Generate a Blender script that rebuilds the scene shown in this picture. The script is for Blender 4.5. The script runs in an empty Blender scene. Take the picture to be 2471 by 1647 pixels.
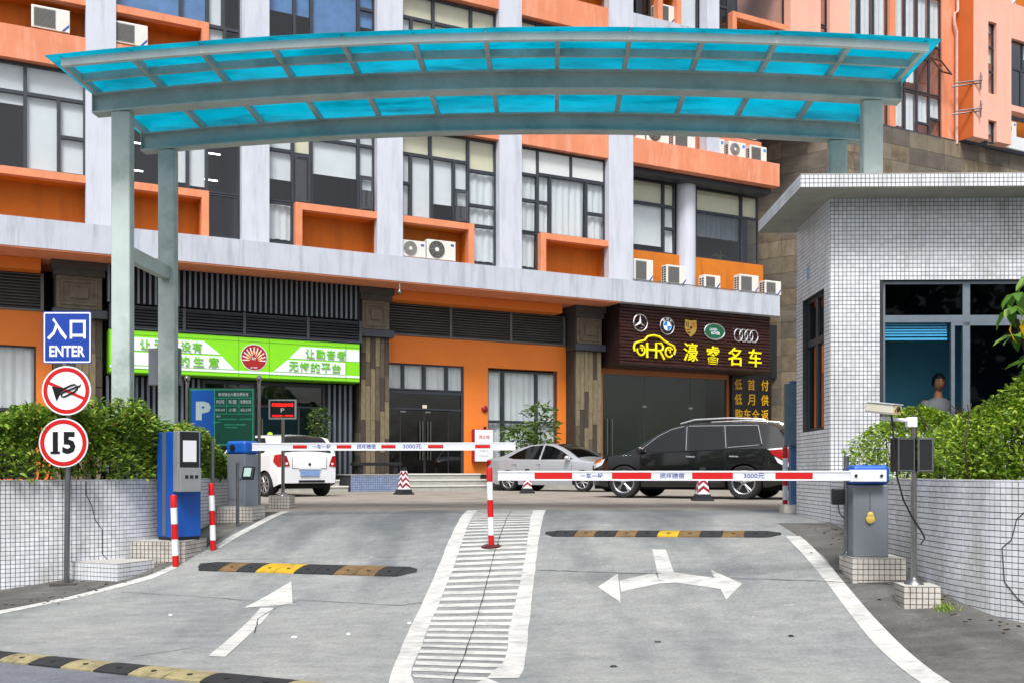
import bpy, bmesh, math, random
from mathutils import Vector, Matrix
rad = math.radians
RNG = random.Random(11)
sc = bpy.context.scene
COL = sc.collection

# ------------------------------------------------------------ camera
cam_d = bpy.data.cameras.new('camera')
cam = bpy.data.objects.new('camera', cam_d)
COL.objects.link(cam)
cam.location = (0, 0, 0.62)
cam.rotation_euler = (rad(90), 0, 0)
cam_d.lens = 34.966
cam_d.sensor_width = 36
cam_d.shift_y = (1135 - 823.5) / 2471
cam_d.clip_start = 0.1
cam_d.clip_end = 2000
sc.camera = cam

# ------------------------------------------------------------ sky, sun, exposure
SUN_EL, SUN_AZ = 56, 184          # azimuth measured clockwise from +Y
wd = bpy.data.worlds.new('World')
sc.world = wd
wd.use_nodes = True
nt = wd.node_tree
bg = nt.nodes['Background']
sky = nt.nodes.new('ShaderNodeTexSky')
sky.sky_type = 'NISHITA'
sky.sun_disc = False
sky.sun_elevation = rad(SUN_EL)
sky.sun_rotation = rad(SUN_AZ)
sky.air_density = 1.0
sky.dust_density = 4.0
sky.ozone_density = 1.0
# thin overcast: the blue of the clear sky is half greyed out by cloud
hsv = nt.nodes.new('ShaderNodeHueSaturation')
hsv.inputs['Saturation'].default_value = 0.45
nt.links.new(sky.outputs[0], hsv.inputs['Color'])
nt.links.new(hsv.outputs[0], bg.inputs['Color'])
bg.inputs['Strength'].default_value = 0.105
sun_d = bpy.data.lights.new('sun', 'SUN')
sun_d.energy = 2.0
sun_d.angle = rad(15)
sun_d.color = (1.0, 0.98, 0.955)
sun = bpy.data.objects.new('sun', sun_d)
COL.objects.link(sun)
sun.location = (0, -20, 40)
az, el = rad(SUN_AZ), rad(SUN_EL)
sdir = Vector((math.sin(az) * math.cos(el), math.cos(az) * math.cos(el), math.sin(el)))
sun.rotation_euler = sdir.to_track_quat('Z', 'Y').to_euler()
sc.view_settings.view_transform = 'Standard'
sc.view_settings.look = 'None'
sc.view_settings.gamma = 1
sc.view_settings.use_curve_mapping = False
sc.view_settings.exposure = 0.85
sc.cycles.max_bounces = 8
sc.cycles.transparent_max_bounces = 12

# ------------------------------------------------------------ helpers
def hexc(h):
    o = []
    for i in (0, 2, 4):
        c = int(h[i:i + 2], 16) / 255
        o.append(c / 12.92 if c <= 0.04045 else ((c + 0.055) / 1.055) ** 2.4)
    return (o[0], o[1], o[2], 1)

MATS = {}
def mat(name, col, rough=0.6, metal=0.0, var=0.12, scale=6.0, bump=0.0, bscale=60.0, spec=0.5,
        coat=0.0, emit=None, stretch=None, island=0.0, transl=0.0, col2=None, dirt=None):
    if name in MATS:
        return MATS[name]
    m = bpy.data.materials.new(name)
    m.use_nodes = True
    t = m.node_tree
    N, L = t.nodes, t.links
    b = N['Principled BSDF']
    c = hexc(col) if isinstance(col, str) else tuple(col) + (1,)
    b.inputs['Roughness'].default_value = rough
    b.inputs['Metallic'].default_value = metal
    b.inputs['Specular IOR Level'].default_value = spec
    b.inputs['Coat Weight'].default_value = coat
    b.inputs['Coat Roughness'].default_value = 0.04
    out = None
    geo = N.new('ShaderNodeNewGeometry')
    vec = geo.outputs['Position']
    if stretch:
        mp = N.new('ShaderNodeMapping')
        mp.inputs['Scale'].default_value = stretch
        L.new(vec, mp.inputs['Vector'])
        vec = mp.outputs[0]
    if var > 0:
        nz = N.new('ShaderNodeTexNoise')
        nz.inputs['Scale'].default_value = scale
        nz.inputs['Detail'].default_value = 5
        nz.inputs['Roughness'].default_value = 0.62
        L.new(vec, nz.inputs['Vector'])
        rp = N.new('ShaderNodeValToRGB')
        rp.color_ramp.elements[0].position = 0.3
        rp.color_ramp.elements[1].position = 0.7
        c2 = hexc(col2) if col2 else tuple(x * (1 - 2 * var) for x in c[:3]) + (1,)
        rp.color_ramp.elements[0].color = c2
        rp.color_ramp.elements[1].color = c
        L.new(nz.outputs['Fac'], rp.inputs['Fac'])
        out = rp.outputs[0]
    if dirt:                                   # (colour, amount, scale): stains with a shape of their own
        n2 = N.new('ShaderNodeTexNoise')
        n2.inputs['Scale'].default_value = dirt[2]
        n2.inputs['Detail'].default_value = 8
        n2.inputs['Roughness'].default_value = 0.7
        mp2 = N.new('ShaderNodeMapping')
        mp2.inputs['Scale'].default_value = dirt[3] if len(dirt) > 3 else (1, 1, 1)
        L.new(geo.outputs['Position'], mp2.inputs['Vector'])
        L.new(mp2.outputs[0], n2.inputs['Vector'])
        r2 = N.new('ShaderNodeValToRGB')
        r2.color_ramp.elements[0].position = 0.48
        r2.color_ramp.elements[1].position = 0.72
        r2.color_ramp.elements[0].color = (0, 0, 0, 1)
        a = dirt[1]
        r2.color_ramp.elements[1].color = (a, a, a, 1)
        L.new(n2.outputs['Fac'], r2.inputs['Fac'])
        mx = N.new('ShaderNodeMix')
        mx.data_type = 'RGBA'
        L.new(r2.outputs[0], mx.inputs['Factor'])
        if out:
            L.new(out, mx.inputs[6])
        else:
            mx.inputs[6].default_value = c
        mx.inputs[7].default_value = hexc(dirt[0])
        out = mx.outputs[2]
    if island > 0:
        hs = N.new('ShaderNodeHueSaturation')
        mr = N.new('ShaderNodeMapRange')
        mr.inputs['To Min'].default_value = 1 - island
        mr.inputs['To Max'].default_value = 1 + island
        L.new(geo.outputs['Random Per Island'], mr.inputs['Value'])
        L.new(mr.outputs[0], hs.inputs['Value'])
        if out:
            L.new(out, hs.inputs['Color'])
        else:
            hs.inputs['Color'].default_value = c
        out = hs.outputs[0]
    if out:
        L.new(out, b.inputs['Base Color'])
    else:
        b.inputs['Base Color'].default_value = c
    if bump > 0:
        n3 = N.new('ShaderNodeTexNoise')
        n3.inputs['Scale'].default_value = bscale
        n3.inputs['Detail'].default_value = 4
        L.new(vec, n3.inputs['Vector'])
        bp = N.new('ShaderNodeBump')
        bp.inputs['Strength'].default_value = bump
        bp.inputs['Distance'].default_value = 0.02
        L.new(n3.outputs['Fac'], bp.inputs['Height'])
        L.new(bp.outputs[0], b.inputs['Normal'])
    if emit:
        b.inputs['Emission Color'].default_value = hexc(emit[0])
        b.inputs['Emission Strength'].default_value = emit[1]
    if transl > 0:
        tr = N.new('ShaderNodeBsdfTranslucent')
        if out:
            L.new(out, tr.inputs['Color'])
        else:
            tr.inputs['Color'].default_value = c
        ms = N.new('ShaderNodeMixShader')
        ms.inputs[0].default_value = transl
        L.new(b.outputs[0], ms.inputs[1])
        L.new(tr.outputs[0], ms.inputs[2])
        L.new(ms.outputs[0], N['Material Output'].inputs['Surface'])
    MATS[name] = m
    return m

def glass(name, tint, refl=1.45, gain=1.0, wav=0.0):
    if name in MATS:
        return MATS[name]
    m = bpy.data.materials.new(name)
    m.use_nodes = True
    t = m.node_tree
    N, L = t.nodes, t.links
    N.remove(N['Principled BSDF'])
    tr = N.new('ShaderNodeBsdfTransparent')
    tr.inputs['Color'].default_value = hexc(tint)
    gl = N.new('ShaderNodeBsdfGlossy')
    gl.inputs['Roughness'].default_value = 0.02
    # Schlick reflectance, the same from both sides of the thin pane
    fr = N.new('ShaderNodeLayerWeight')
    fr.inputs['Blend'].default_value = 0.5
    pw = N.new('ShaderNodeMath')
    pw.operation = 'POWER'
    pw.inputs[1].default_value = 4.0
    L.new(fr.outputs['Facing'], pw.inputs[0])
    r0 = 0.05 * gain
    mu = N.new('ShaderNodeMath')
    mu.operation = 'MULTIPLY_ADD'
    mu.use_clamp = True
    mu.inputs[1].default_value = 1 - r0
    mu.inputs[2].default_value = r0
    L.new(pw.outputs[0], mu.inputs[0])
    if wav > 0:
        geo = N.new('ShaderNodeNewGeometry')
        nz = N.new('ShaderNodeTexNoise')
        nz.inputs['Scale'].default_value = 1.3
        L.new(geo.outputs['Position'], nz.inputs['Vector'])
        bp = N.new('ShaderNodeBump')
        bp.inputs['Strength'].default_value = wav
        bp.inputs['Distance'].default_value = 0.05
        L.new(nz.outputs['Fac'], bp.inputs['Height'])
        L.new(bp.outputs[0], gl.inputs['Normal'])
    ms = N.new('ShaderNodeMixShader')
    L.new(mu.outputs[0], ms.inputs[0])
    L.new(tr.outputs[0], ms.inputs[1])
    L.new(gl.outputs[0], ms.inputs[2])
    L.new(ms.outputs[0], N['Material Output'].inputs['Surface'])
    MATS[name] = m
    return m

class MB:
    """collects faces; build() links them as one mesh object"""
    def __init__(s):
        s.v, s.f, s.m = [], [], []
    def add(s, vs, fs, mi=0):
        b = len(s.v)
        s.v += [tuple(p) for p in vs]
        s.f += [tuple(i + b for i in f) for f in fs]
        s.m += [mi] * len(fs)
        return s
    def box(s, x0, x1, y0, y1, z0, z1, mi=0):
        return s.add([(x0, y0, z0), (x1, y0, z0), (x1, y1, z0), (x0, y1, z0), (x0, y0, z1), (x1, y0, z1), (x1, y1, z1), (x0, y1, z1)],
                     [(0, 3, 2, 1), (4, 5, 6, 7), (0, 1, 5, 4), (1, 2, 6, 5), (2, 3, 7, 6), (3, 0, 4, 7)], mi)
    def poly(s, pts, mi=0):
        return s.add(pts, [tuple(range(len(pts)))], mi)
    def prism(s, pts, a, b, axis='y', mi=0):
        """pts: 2D outline; axis y -> (x, z) outline from y=a to y=b; z -> (x, y); x -> (y, z)"""
        def P(p, t):
            return {'y': (p[0], t, p[1]), 'z': (p[0], p[1], t), 'x': (t, p[0], p[1])}[axis]
        n = len(pts)
        vs = [P(p, a) for p in pts] + [P(p, b) for p in pts]
        fs = [tuple(range(n)), tuple(range(2 * n - 1, n - 1, -1))]
        fs += [(i, i + n, (i + 1) % n + n, (i + 1) % n) for i in range(n)]
        return s.add(vs, fs, mi)
    def tube(s, pts, r, n=8, mi=0, closed=False):
        P = [Vector(p) for p in pts]
        rs = r if isinstance(r, (list, tuple)) else [r] * len(P)
        up0 = None
        vs, fs = [], []
        for i, p in enumerate(P):
            if closed:
                d = P[(i + 1) % len(P)] - P[i - 1]
            else:
                d = P[min(i + 1, len(P) - 1)] - P[max(i - 1, 0)]
            d.normalize()
            if up0 is None:
                up0 = Vector((0, 0, 1)) if abs(d.z) < 0.9 else Vector((1, 0, 0))
            a = d.cross(up0)
            if a.length < 1e-5:
                a = d.cross(Vector((0, 1, 0)))
            a.normalize()
            b = a.cross(d).normalized()
            up0 = b
            for k in range(n):
                t = 2 * math.pi * k / n
                vs.append(p + (a * math.cos(t) + b * math.sin(t)) * rs[i])
        m = len(P)
        for i in range(m if closed else m - 1):
            j = (i + 1) % m
            for k in range(n):
                fs.append((i * n + k, i * n + (k + 1) % n, j * n + (k + 1) % n, j * n + k))
        if not closed:
            fs.append(tuple(range(n - 1, -1, -1)))
            fs.append(tuple(range((m - 1) * n, m * n)))
        return s.add(vs, fs, mi)
    def lathe(s, prof, c=(0, 0, 0), n=20, axis='z', mi=0):
        vs, fs = [], []
        for r, h in prof:
            for k in range(n):
                t = 2 * math.pi * k / n
                x, y = r * math.cos(t), r * math.sin(t)
                p = {'z': (x, y, h), 'y': (x, h, y), 'x': (h, x, y)}[axis]
                vs.append((p[0] + c[0], p[1] + c[1], p[2] + c[2]))
        for i in range(len(prof) - 1):
            for k in range(n):
                fs.append((i * n + k, i * n + (k + 1) % n, (i + 1) * n + (k + 1) % n, (i + 1) * n + k))
        fs.append(tuple(range(n - 1, -1, -1)))
        fs.append(tuple(range((len(prof) - 1) * n, len(prof) * n)))
        return s.add(vs, fs, mi)
    def mesh(s, name, mats, smooth=False, fix=True):
        me = bpy.data.meshes.new(name)
        me.from_pydata(s.v, [], s.f)
        for q in (mats if isinstance(mats, (list, tuple)) else [mats]):
            me.materials.append(q)
        if len(set(s.m)) > 1:
            me.polygons.foreach_set('material_index', s.m)
        if fix:
            bm = bmesh.new()
            bm.from_mesh(me)
            bmesh.ops.recalc_face_normals(bm, faces=bm.faces)
            bm.to_mesh(me)
            bm.free()
        if smooth:
            me.polygons.foreach_set('use_smooth', [True] * len(me.polygons))
            me.set_sharp_from_angle(angle=rad(38))
        me.update()
        return me
    def build(s, name, mats, parent=None, smooth=False, bevel=0.0, loc=None, rot=None, seg=2, fix=True):
        o = bpy.data.objects.new(name, s.mesh(name, mats, smooth, fix))
        COL.objects.link(o)
        if parent:
            o.parent = parent
        if loc:
            o.location = loc
        if rot:
            o.rotation_euler = rot
        if bevel:
            bv = o.modifiers.new('bevel', 'BEVEL')
            bv.width = bevel
            bv.segments = seg
            bv.limit_method = 'ANGLE'
            bv.angle_limit = rad(40)
        return o

def tag(o, label, cat, group=None):
    o['label'] = label
    o['category'] = cat
    if group:
        o['group'] = group
    return o

def struct(o):
    o['kind'] = 'structure'
    return o

def stuff(o):
    o['kind'] = 'stuff'
    return o

def thing(name, label, cat, loc=(0, 0, 0), rz=0.0, group=None):
    o = bpy.data.objects.new(name, None)
    COL.objects.link(o)
    o.empty_display_size = 0.2
    o.location = loc
    o.rotation_euler = (0, 0, rz)
    return tag(o, label, cat, group)

def copy_tree(o, parent=None):
    c = o.copy()
    COL.objects.link(c)
    c.parent = parent
    for ch in list(o.children):
        copy_tree(ch, c)
    return c

def link_mesh(name, me, parent, loc=None, rot=None):
    o = bpy.data.objects.new(name, me)
    COL.objects.link(o)
    o.parent = parent
    if loc:
        o.location = loc
    if rot:
        o.rotation_euler = rot
    return o

TXT = {}
def text_mesh(body, bold=0.0, shear=0.0):
    """outline of the words, facing -y, normalised to a unit box centred on the origin"""
    k = (body, bold, shear)
    if k not in TXT:
        cu = bpy.data.curves.new('lettering', 'FONT')
        cu.body = body
        cu.offset = bold
        cu.shear = shear
        cu.resolution_u = 2
        ob = bpy.data.objects.new('lettering', cu)
        COL.objects.link(ob)
        bpy.context.view_layer.update()
        me = bpy.data.meshes.new_from_object(ob.evaluated_get(bpy.context.evaluated_depsgraph_get()))
        vs = [v.co.copy() for v in me.vertices]
        fs = [tuple(p.vertices) for p in me.polygons]
        bpy.data.objects.remove(ob)
        bpy.data.curves.remove(cu)
        bpy.data.meshes.remove(me)
        x0, x1 = min(v.x for v in vs), max(v.x for v in vs)
        y0, y1 = min(v.y for v in vs), max(v.y for v in vs)
        TXT[k] = ([((v.x - x0) / (x1 - x0) - 0.5, (v.y - y0) / (y1 - y0) - 0.5) for v in vs], fs)
    return TXT[k]

def text(body, w, h, m, parent, loc, name='lettering', bold=0.0, depth=0.0, rot=None, shear=0.0):
    vs, fs = text_mesh(body, bold, shear)
    me = bpy.data.meshes.new(name)
    V = [(x * w, 0, y * h) for x, y in vs]
    F = list(fs)
    me.from_pydata(V, [], F)
    if depth > 0:
        bm = bmesh.new()
        bm.from_mesh(me)
        bmesh.ops.remove_doubles(bm, verts=bm.verts, dist=1e-5)
        r = bmesh.ops.extrude_face_region(bm, geom=list(bm.faces))
        bmesh.ops.translate(bm, vec=(0, -depth, 0), verts=[g for g in r['geom'] if isinstance(g, bmesh.types.BMVert)])
        bmesh.ops.recalc_face_normals(bm, faces=bm.faces)
        bm.to_mesh(me)
        bm.free()
    me.materials.append(m)
    return link_mesh(name, me, parent, loc, rot)

def lerp_tab(tab, x):
    if x <= tab[0][0]:
        return tab[0][1]
    for i in range(len(tab) - 1):
        if x <= tab[i + 1][0]:
            t = (x - tab[i][0]) / (tab[i + 1][0] - tab[i][0])
            return tab[i][1] + t * (tab[i + 1][1] - tab[i][1])
    return tab[-1][1]

def smooth_tab(tab, x):
    """Catmull-Rom through the table, never overshooting badly"""
    if x <= tab[0][0]:
        return tab[0][1]
    if x >= tab[-1][0]:
        return tab[-1][1]
    for i in range(len(tab) - 1):
        if x <= tab[i + 1][0]:
            x0, y0 = tab[i]
            x1, y1 = tab[i + 1]
            xm, ym = tab[i - 1] if i > 0 else (x0 - (x1 - x0), y0)
            xp, yp = tab[i + 2] if i + 2 < len(tab) else (x1 + (x1 - x0), y1)
            h = x1 - x0
            m0 = (y1 - ym) / (x1 - xm) * h
            m1 = (yp - y0) / (xp - x0) * h
            t = (x - x0) / h
            return ((2 * t ** 3 - 3 * t * t + 1) * y0 + (t ** 3 - 2 * t * t + t) * m0 + (-2 * t ** 3 + 3 * t * t) * y1 + (t ** 3 - t * t) * m1)

# ------------------------------------------------------------ materials
M_white = mat('white_paint', 'c6cbd6', 0.7, var=0.04, scale=1.2, bump=0.04, dirt=('9096a3', 0.5, 1.2, (3.0, 3.0, 0.35)))
M_ledge = mat('ledge_paint', 'b9bfca', 0.75, var=0.05, scale=1.5, bump=0.05, dirt=('747b87', 0.6, 1.3, (3.5, 3.5, 0.3)))
M_salmon = mat('salmon_paint', 'df8a64', 0.75, var=0.1, scale=1.0, bump=0.04, dirt=('eba88c', 0.75, 1.1, (2.5, 2.5, 0.4)))
M_orange = mat('orange_paint', 'cb720c', 0.7, var=0.09, scale=1.2, bump=0.04, dirt=('96500f', .6, 1.1, (2.5, 2.5, .35)))
M_gorange = mat('ground_orange_paint', 'e67c24', 0.62, var=0.05, scale=0.9, bump=0.04, dirt=('d9702c', .7, .6))
M_trim = mat('orange_trim', 'e28e66', 0.7, var=0.08, scale=2, dirt=('c06a3f', .6, 1.5, (2, 2, .4)))
M_pink = mat('pink_paint', 'eab09c', 0.75, var=0.05, scale=0.8, bump=0.03, dirt=('e08a6c', 0.4, 0.9, (2, 2, 0.4)))
M_frame = mat('window_frame_metal', '3b4048', 0.45, metal=0.3, var=0.1)
M_framel = mat('light_frame_metal', '7d8893', 0.4, metal=0.5, var=0.08)
M_blind = mat('white_blind', 'e2e7ea', 0.8, var=0.04, scale=2, transl=0.15)
M_cream = mat('cream_blind', 'e8e2c4', 0.8, var=0.04, scale=2, transl=0.15)
M_bluebl = mat('blue_blind', '5583b8', 0.8, var=0.15, scale=3)
M_greybl = mat('grey_blind', '5b636b', 0.8, var=0.12, scale=3)
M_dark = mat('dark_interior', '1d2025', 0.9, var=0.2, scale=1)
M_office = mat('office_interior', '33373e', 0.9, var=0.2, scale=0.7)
M_tube = mat('lit_ceiling_tube', 'ffffff', 0.5, var=0, emit=('ffffff', 3.0))
G_win = glass('window_glass', 'f8fbfc', 1.5, 1.4, 0.2)
G_dark = glass('shop_glass', '78857f', 1.5, 1.6, 0.15)
G_car = glass('car_glass', '5a605e', 1.5, 1.4)
M_louv = mat('louvre_metal', '6d6c6c', 0.5, metal=0.3, var=0.12, scale=2)
M_fin = mat('fin_metal', '6b737d', 0.4, metal=0.4, var=0.1, scale=3)
M_finbk = mat('fin_backing', '14171c', 0.8, var=0.1)
M_stone1 = mat('slate_strip', '5f5444', 0.85, var=0.22, scale=5, bump=0.4, bscale=25, stretch=(3, 3, 1))
M_stone2 = mat('slate_strip_tan', '7f7359', 0.85, var=0.2, scale=5, bump=0.4, bscale=25, stretch=(3, 3, 1))
M_stone3 = mat('slate_strip_dark', '463c33', 0.85, var=0.2, scale=5, bump=0.4, bscale=25, stretch=(3, 3, 1))
M_cap = mat('capital_stone', '4a4744', 0.8, var=0.15, scale=4, bump=0.2, bscale=30)
M_capl = mat('capital_relief', '6f6656', 0.8, var=0.2, scale=5, bump=0.3, bscale=20)
M_sill = mat('dark_granite', '3f434c', 0.5, var=0.15, scale=12)
M_clad = [mat('clad_stone_%d' % i, h, 0.8, var=0.25, scale=1.6, bump=0.25, bscale=9, stretch=st, col2=c2)
          for i, (h, st, c2) in enumerate([('7d7464', (1, 1, 1), '5f574a'), ('8a7d68', (3, 3, 0.8), '5e5341'),
                                           ('6f675c', (0.8, 0.8, 3), '544c43'), ('7a6d58', (2, 2, 2), '54493b'), ('676058', (1, 1, 1), '4d4740')])]
M_grout = mat('wall_grout', '37383c', 0.9, var=0.15, scale=9)
M_tile = mat('white_mosaic_tile', 'dde0e6', 0.28, var=0.06, scale=1.4, island=0.1, dirt=('9f9b8d', 0.65, 1.1, (2, 2, 0.45)))
M_tileold = mat('weathered_mosaic_tile', 'd2ccc4', 0.4, var=0.12, scale=3, island=0.14, dirt=('857c70', 0.75, 2.4))
M_tiletop = mat('plinth_render', 'b9b7b0', 0.85, var=0.15, scale=7)
M_steel = mat('galvanised_steel', '85888b', 0.35, metal=0.85, var=0.15, scale=8)
M_stainless = mat('stainless_steel', 'a9a9a6', 0.22, metal=1.0, var=0.08, scale=6)
M_canopy = mat('canopy_paint', 'b9c6c2', 0.5, var=0.08, scale=2.5, bump=0.03, dirt=('6d7f79', 0.65, 1.6))
M_blackrub = mat('black_rubber', '26282b', 0.75, var=0.2, scale=8, bump=0.15, bscale=120)
M_yelrub = mat('yellow_rubber', 'c9a31c', 0.7, var=0.15, scale=10, dirt=('4a4432', 0.95, 4.5))
M_tanrub = mat('worn_yellow_rubber', '84683f', 0.75, var=0.25, scale=14, dirt=('35322d', 0.95, 7))
M_creamrub = mat('faded_yellow_rubber', 'a3986e', 0.75, var=0.2, scale=12, dirt=('46433a', 0.95, 5))
M_black = mat('black_plastic', '17181b', 0.5, var=0.1)
M_red = mat('red_reflective', 'c40d0d', 0.4, var=0.05)
M_wht = mat('white_reflective', 'e4e6ea', 0.4, var=0.03)
M_navy = mat('blue_lettering', '0c3488', 0.5, var=0.0)
# ------------------------------------------------------------ ground
KS = [(-80, -1.0), (0, -.9), (6, -.86), (8, -.83), (9, -.77), (10, -.63), (11, -.46), (12, -.29), (13, -.155), (14, -.055), (15, -.012), (16.2, 0), (300, 0)]
def gz(x, y):
    s = y + 0.45 * x
    return smooth_tab(KS, s) if 6 < s < 16.2 else lerp_tab(KS, s)

def grid_sheet(name, m, cols, rows, dz=0.0):
    """cols: x values; rows(x) -> list of y values"""
    mb = MB()
    R = [rows(x) for x in cols]
    ny = len(R[0])
    vs = [(x, y, gz(x, y) + dz) for x, r in zip(cols, R) for y in r]
    fs = [(i * ny + j, (i + 1) * ny + j, (i + 1) * ny + j + 1, i * ny + j + 1) for i in range(len(cols) - 1) for j in range(ny - 1)]
    mb.add(vs, fs)
    return struct(mb.build(name, m, smooth=True))

def concrete(name, base, dark, light, stain, oil, traffic=False):
    m = bpy.data.materials.new(name)
    m.use_nodes = True
    t = m.node_tree
    N, L = t.nodes, t.links
    b = N['Principled BSDF']
    b.inputs['Roughness'].default_value = 0.82
    b.inputs['Specular IOR Level'].default_value = 0.3
    g = N.new('ShaderNodeNewGeometry')
    def noise(scale, detail, stretch, rough=0.6, rz=0.0):
        mp = N.new('ShaderNodeMapping')
        mp.inputs['Scale'].default_value = stretch
        mp.inputs['Rotation'].default_value = (0, 0, rz)
        L.new(g.outputs['Position'], mp.inputs['Vector'])
        n = N.new('ShaderNodeTexNoise')
        n.inputs['Scale'].default_value = scale
        n.inputs['Detail'].default_value = detail
        n.inputs['Roughness'].default_value = rough
        L.new(mp.outputs[0], n.inputs['Vector'])
        return n.outputs['Fac']
    def ramp(f, a, b_, ca, cb):
        r = N.new('ShaderNodeValToRGB')
        r.color_ramp.elements[0].position = a
        r.color_ramp.elements[1].position = b_
        r.color_ramp.elements[0].color = ca
        r.color_ramp.elements[1].color = cb
        L.new(f, r.inputs['Fac'])
        return r.outputs[0]
    def mix(fac, c1, c2, mode='MIX'):
        x = N.new('ShaderNodeMix')
        x.data_type = 'RGBA'
        x.blend_type = mode
        L.new(fac, x.inputs['Factor'])
        for k, c in ((6, c1), (7, c2)):
            if isinstance(c, tuple):
                x.inputs[k].default_value = c
            else:
                L.new(c, x.inputs[k])
        return x.outputs[2]
    k1 = (1, 1, 1, 1)
    k0 = (0, 0, 0, 1)
    c = ramp(noise(0.9, 6, (1, 1, 1)), 0.3, 0.7, hexc(dark), hexc(base))
    # trowel and tyre streaks running across the slope
    st = ramp(noise(3.2, 7, (0.55, 1.6, 1), 0.75, rad(-14)), 0.45, 0.75, k0, (0.5, 0.5, 0.5, 1))
    c = mix(st, c, hexc(light))
    sp = ramp(noise(38, 4, (1, 1, 1), 0.7), 0.35, 0.75, (0.74, 0.74, 0.74, 1), (1.15, 1.15, 1.15, 1))
    one = N.new('ShaderNodeValue')
    one.outputs[0].default_value = 1.0
    c = mix(one.outputs[0], c, sp, 'MULTIPLY')
    on = noise(0.55, 5, (1.6, 0.45, 1), 0.6, rad(6))
    if traffic:                      # darker blotches spread wider towards the top of the ramp
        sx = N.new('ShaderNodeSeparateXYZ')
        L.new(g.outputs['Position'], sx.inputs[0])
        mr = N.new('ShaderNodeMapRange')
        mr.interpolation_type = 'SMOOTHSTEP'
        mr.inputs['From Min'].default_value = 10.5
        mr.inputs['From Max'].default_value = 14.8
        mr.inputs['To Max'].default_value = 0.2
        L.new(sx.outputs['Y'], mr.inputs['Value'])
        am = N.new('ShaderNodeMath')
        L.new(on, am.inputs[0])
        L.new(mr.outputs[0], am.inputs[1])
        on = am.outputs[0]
        for cx in (-2.95, -1.55, 0.95, 2.35):        # tyre tracks
            d0 = N.new('ShaderNodeMath')
            d0.operation = 'SUBTRACT'
            d0.inputs[1].default_value = cx
            L.new(sx.outputs['X'], d0.inputs[0])
            d1 = N.new('ShaderNodeMath')
            d1.operation = 'ABSOLUTE'
            L.new(d0.outputs[0], d1.inputs[0])
            m1 = N.new('ShaderNodeMapRange')
            m1.interpolation_type = 'SMOOTHSTEP'
            m1.inputs['From Min'].default_value = 0.32
            m1.inputs['From Max'].default_value = 0.03
            m1.inputs['To Max'].default_value = 0.05
            L.new(d1.outputs[0], m1.inputs['Value'])
            a1 = N.new('ShaderNodeMath')
            L.new(on, a1.inputs[0])
            L.new(m1.outputs[0], a1.inputs[1])
            on = a1.outputs[0]
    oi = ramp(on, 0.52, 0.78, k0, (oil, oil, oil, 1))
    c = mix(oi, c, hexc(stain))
    mo = ramp(noise(4.5, 6, (1, 1.4, 1), 0.75), 0.35, 0.7, (0.8, 0.8, 0.8, 1), (1.06, 1.06, 1.05, 1))
    c = mix(one.outputs[0], c, mo, 'MULTIPLY')
    fl = ramp(noise(11, 3, (1, 1, 1), 0.4), 0.74, 0.78, k0, (0.35, 0.35, 0.35, 1))
    c = mix(fl, c, hexc('d2d2cc'))
    L.new(c, b.inputs['Base Color'])
    bp = N.new('ShaderNodeBump')
    bp.inputs['Strength'].default_value = 0.35
    bp.inputs['Distance'].default_value = 0.01
    L.new(noise(55, 5, (1, 1.6, 1), 0.7), bp.inputs['Height'])
    L.new(bp.outputs[0], b.inputs['Normal'])
    return m

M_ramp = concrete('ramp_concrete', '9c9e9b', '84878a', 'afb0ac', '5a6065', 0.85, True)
M_plaza = concrete('plaza_concrete', 'a69f95', '877f76', 'b5afa4', '625e58', 0.5)
M_asph = concrete('street_asphalt', '7b7f87', '656970', '878b92', '4a4d52', 0.3)
M_gut = concrete('gutter_concrete', '72716e', '4c4b49', '8a8985', '2f2f2d', 0.9)
S0 = 6.12
def frange(a, b, n):
    return [a + (b - a) * i / n for i in range(n + 1)]
XS = [-120, -60, -30] + frange(-16, 16, 64) + [30, 60, 120]
grid_sheet('street', M_asph, XS, lambda x: [S0 - 0.45 * x - d for d in (120, 60, 30, 12, 6, 3, 0)])
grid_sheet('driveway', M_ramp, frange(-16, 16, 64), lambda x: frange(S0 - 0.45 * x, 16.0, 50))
grid_sheet('plaza', M_plaza, XS, lambda x: [16.0 if abs(x) <= 16 else max(16.0, S0 - 0.45 * x), 17, 18.5, 22, 30, 40, 60, 200] if abs(x) <= 16 else [max(16.0, S0 - .45 * x) + d for d in (0, .5, 2, 6, 14, 24, 44, 180)])

def sheet_poly(mb, pts, dz, sub=0.25):
    """drape a convex quad strip given as left/right edge points over the ground"""
    mb.poly([(x, y, gz(x, y) + dz) for x, y in pts])

def strip(mb, left, right, dz):
    """left/right: polylines with equal counts, subdivided so that the sheet follows the ground"""
    vs, fs = [], []
    L2, R2 = [], []
    for i in range(len(left) - 1):
        n = max(1, int(math.dist(left[i], left[i + 1]) / 0.2))
        for k in range(n):
            t = k / n
            L2.append((left[i][0] + t * (left[i + 1][0] - left[i][0]), left[i][1] + t * (left[i + 1][1] - left[i][1])))
            R2.append((right[i][0] + t * (right[i + 1][0] - right[i][0]), right[i][1] + t * (right[i + 1][1] - right[i][1])))
    L2.append(left[-1])
    R2.append(right[-1])
    for a, b in zip(L2, R2):
        for p in (a, ((a[0] + b[0]) / 2, (a[1] + b[1]) / 2), b):
            vs.append((p[0], p[1], gz(*p) + dz))
    for i in range(len(L2) - 1):
        for k in (0, 1):
            fs.append((i * 3 + k, i * 3 + k + 1, i * 3 + k + 4, i * 3 + k + 3))
    mb.add(vs, fs)
    return mb

def jit(pts, a=0.008):
    return [(x + RNG.uniform(-a, a), y + RNG.uniform(-a, a)) for x, y in pts]

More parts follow.
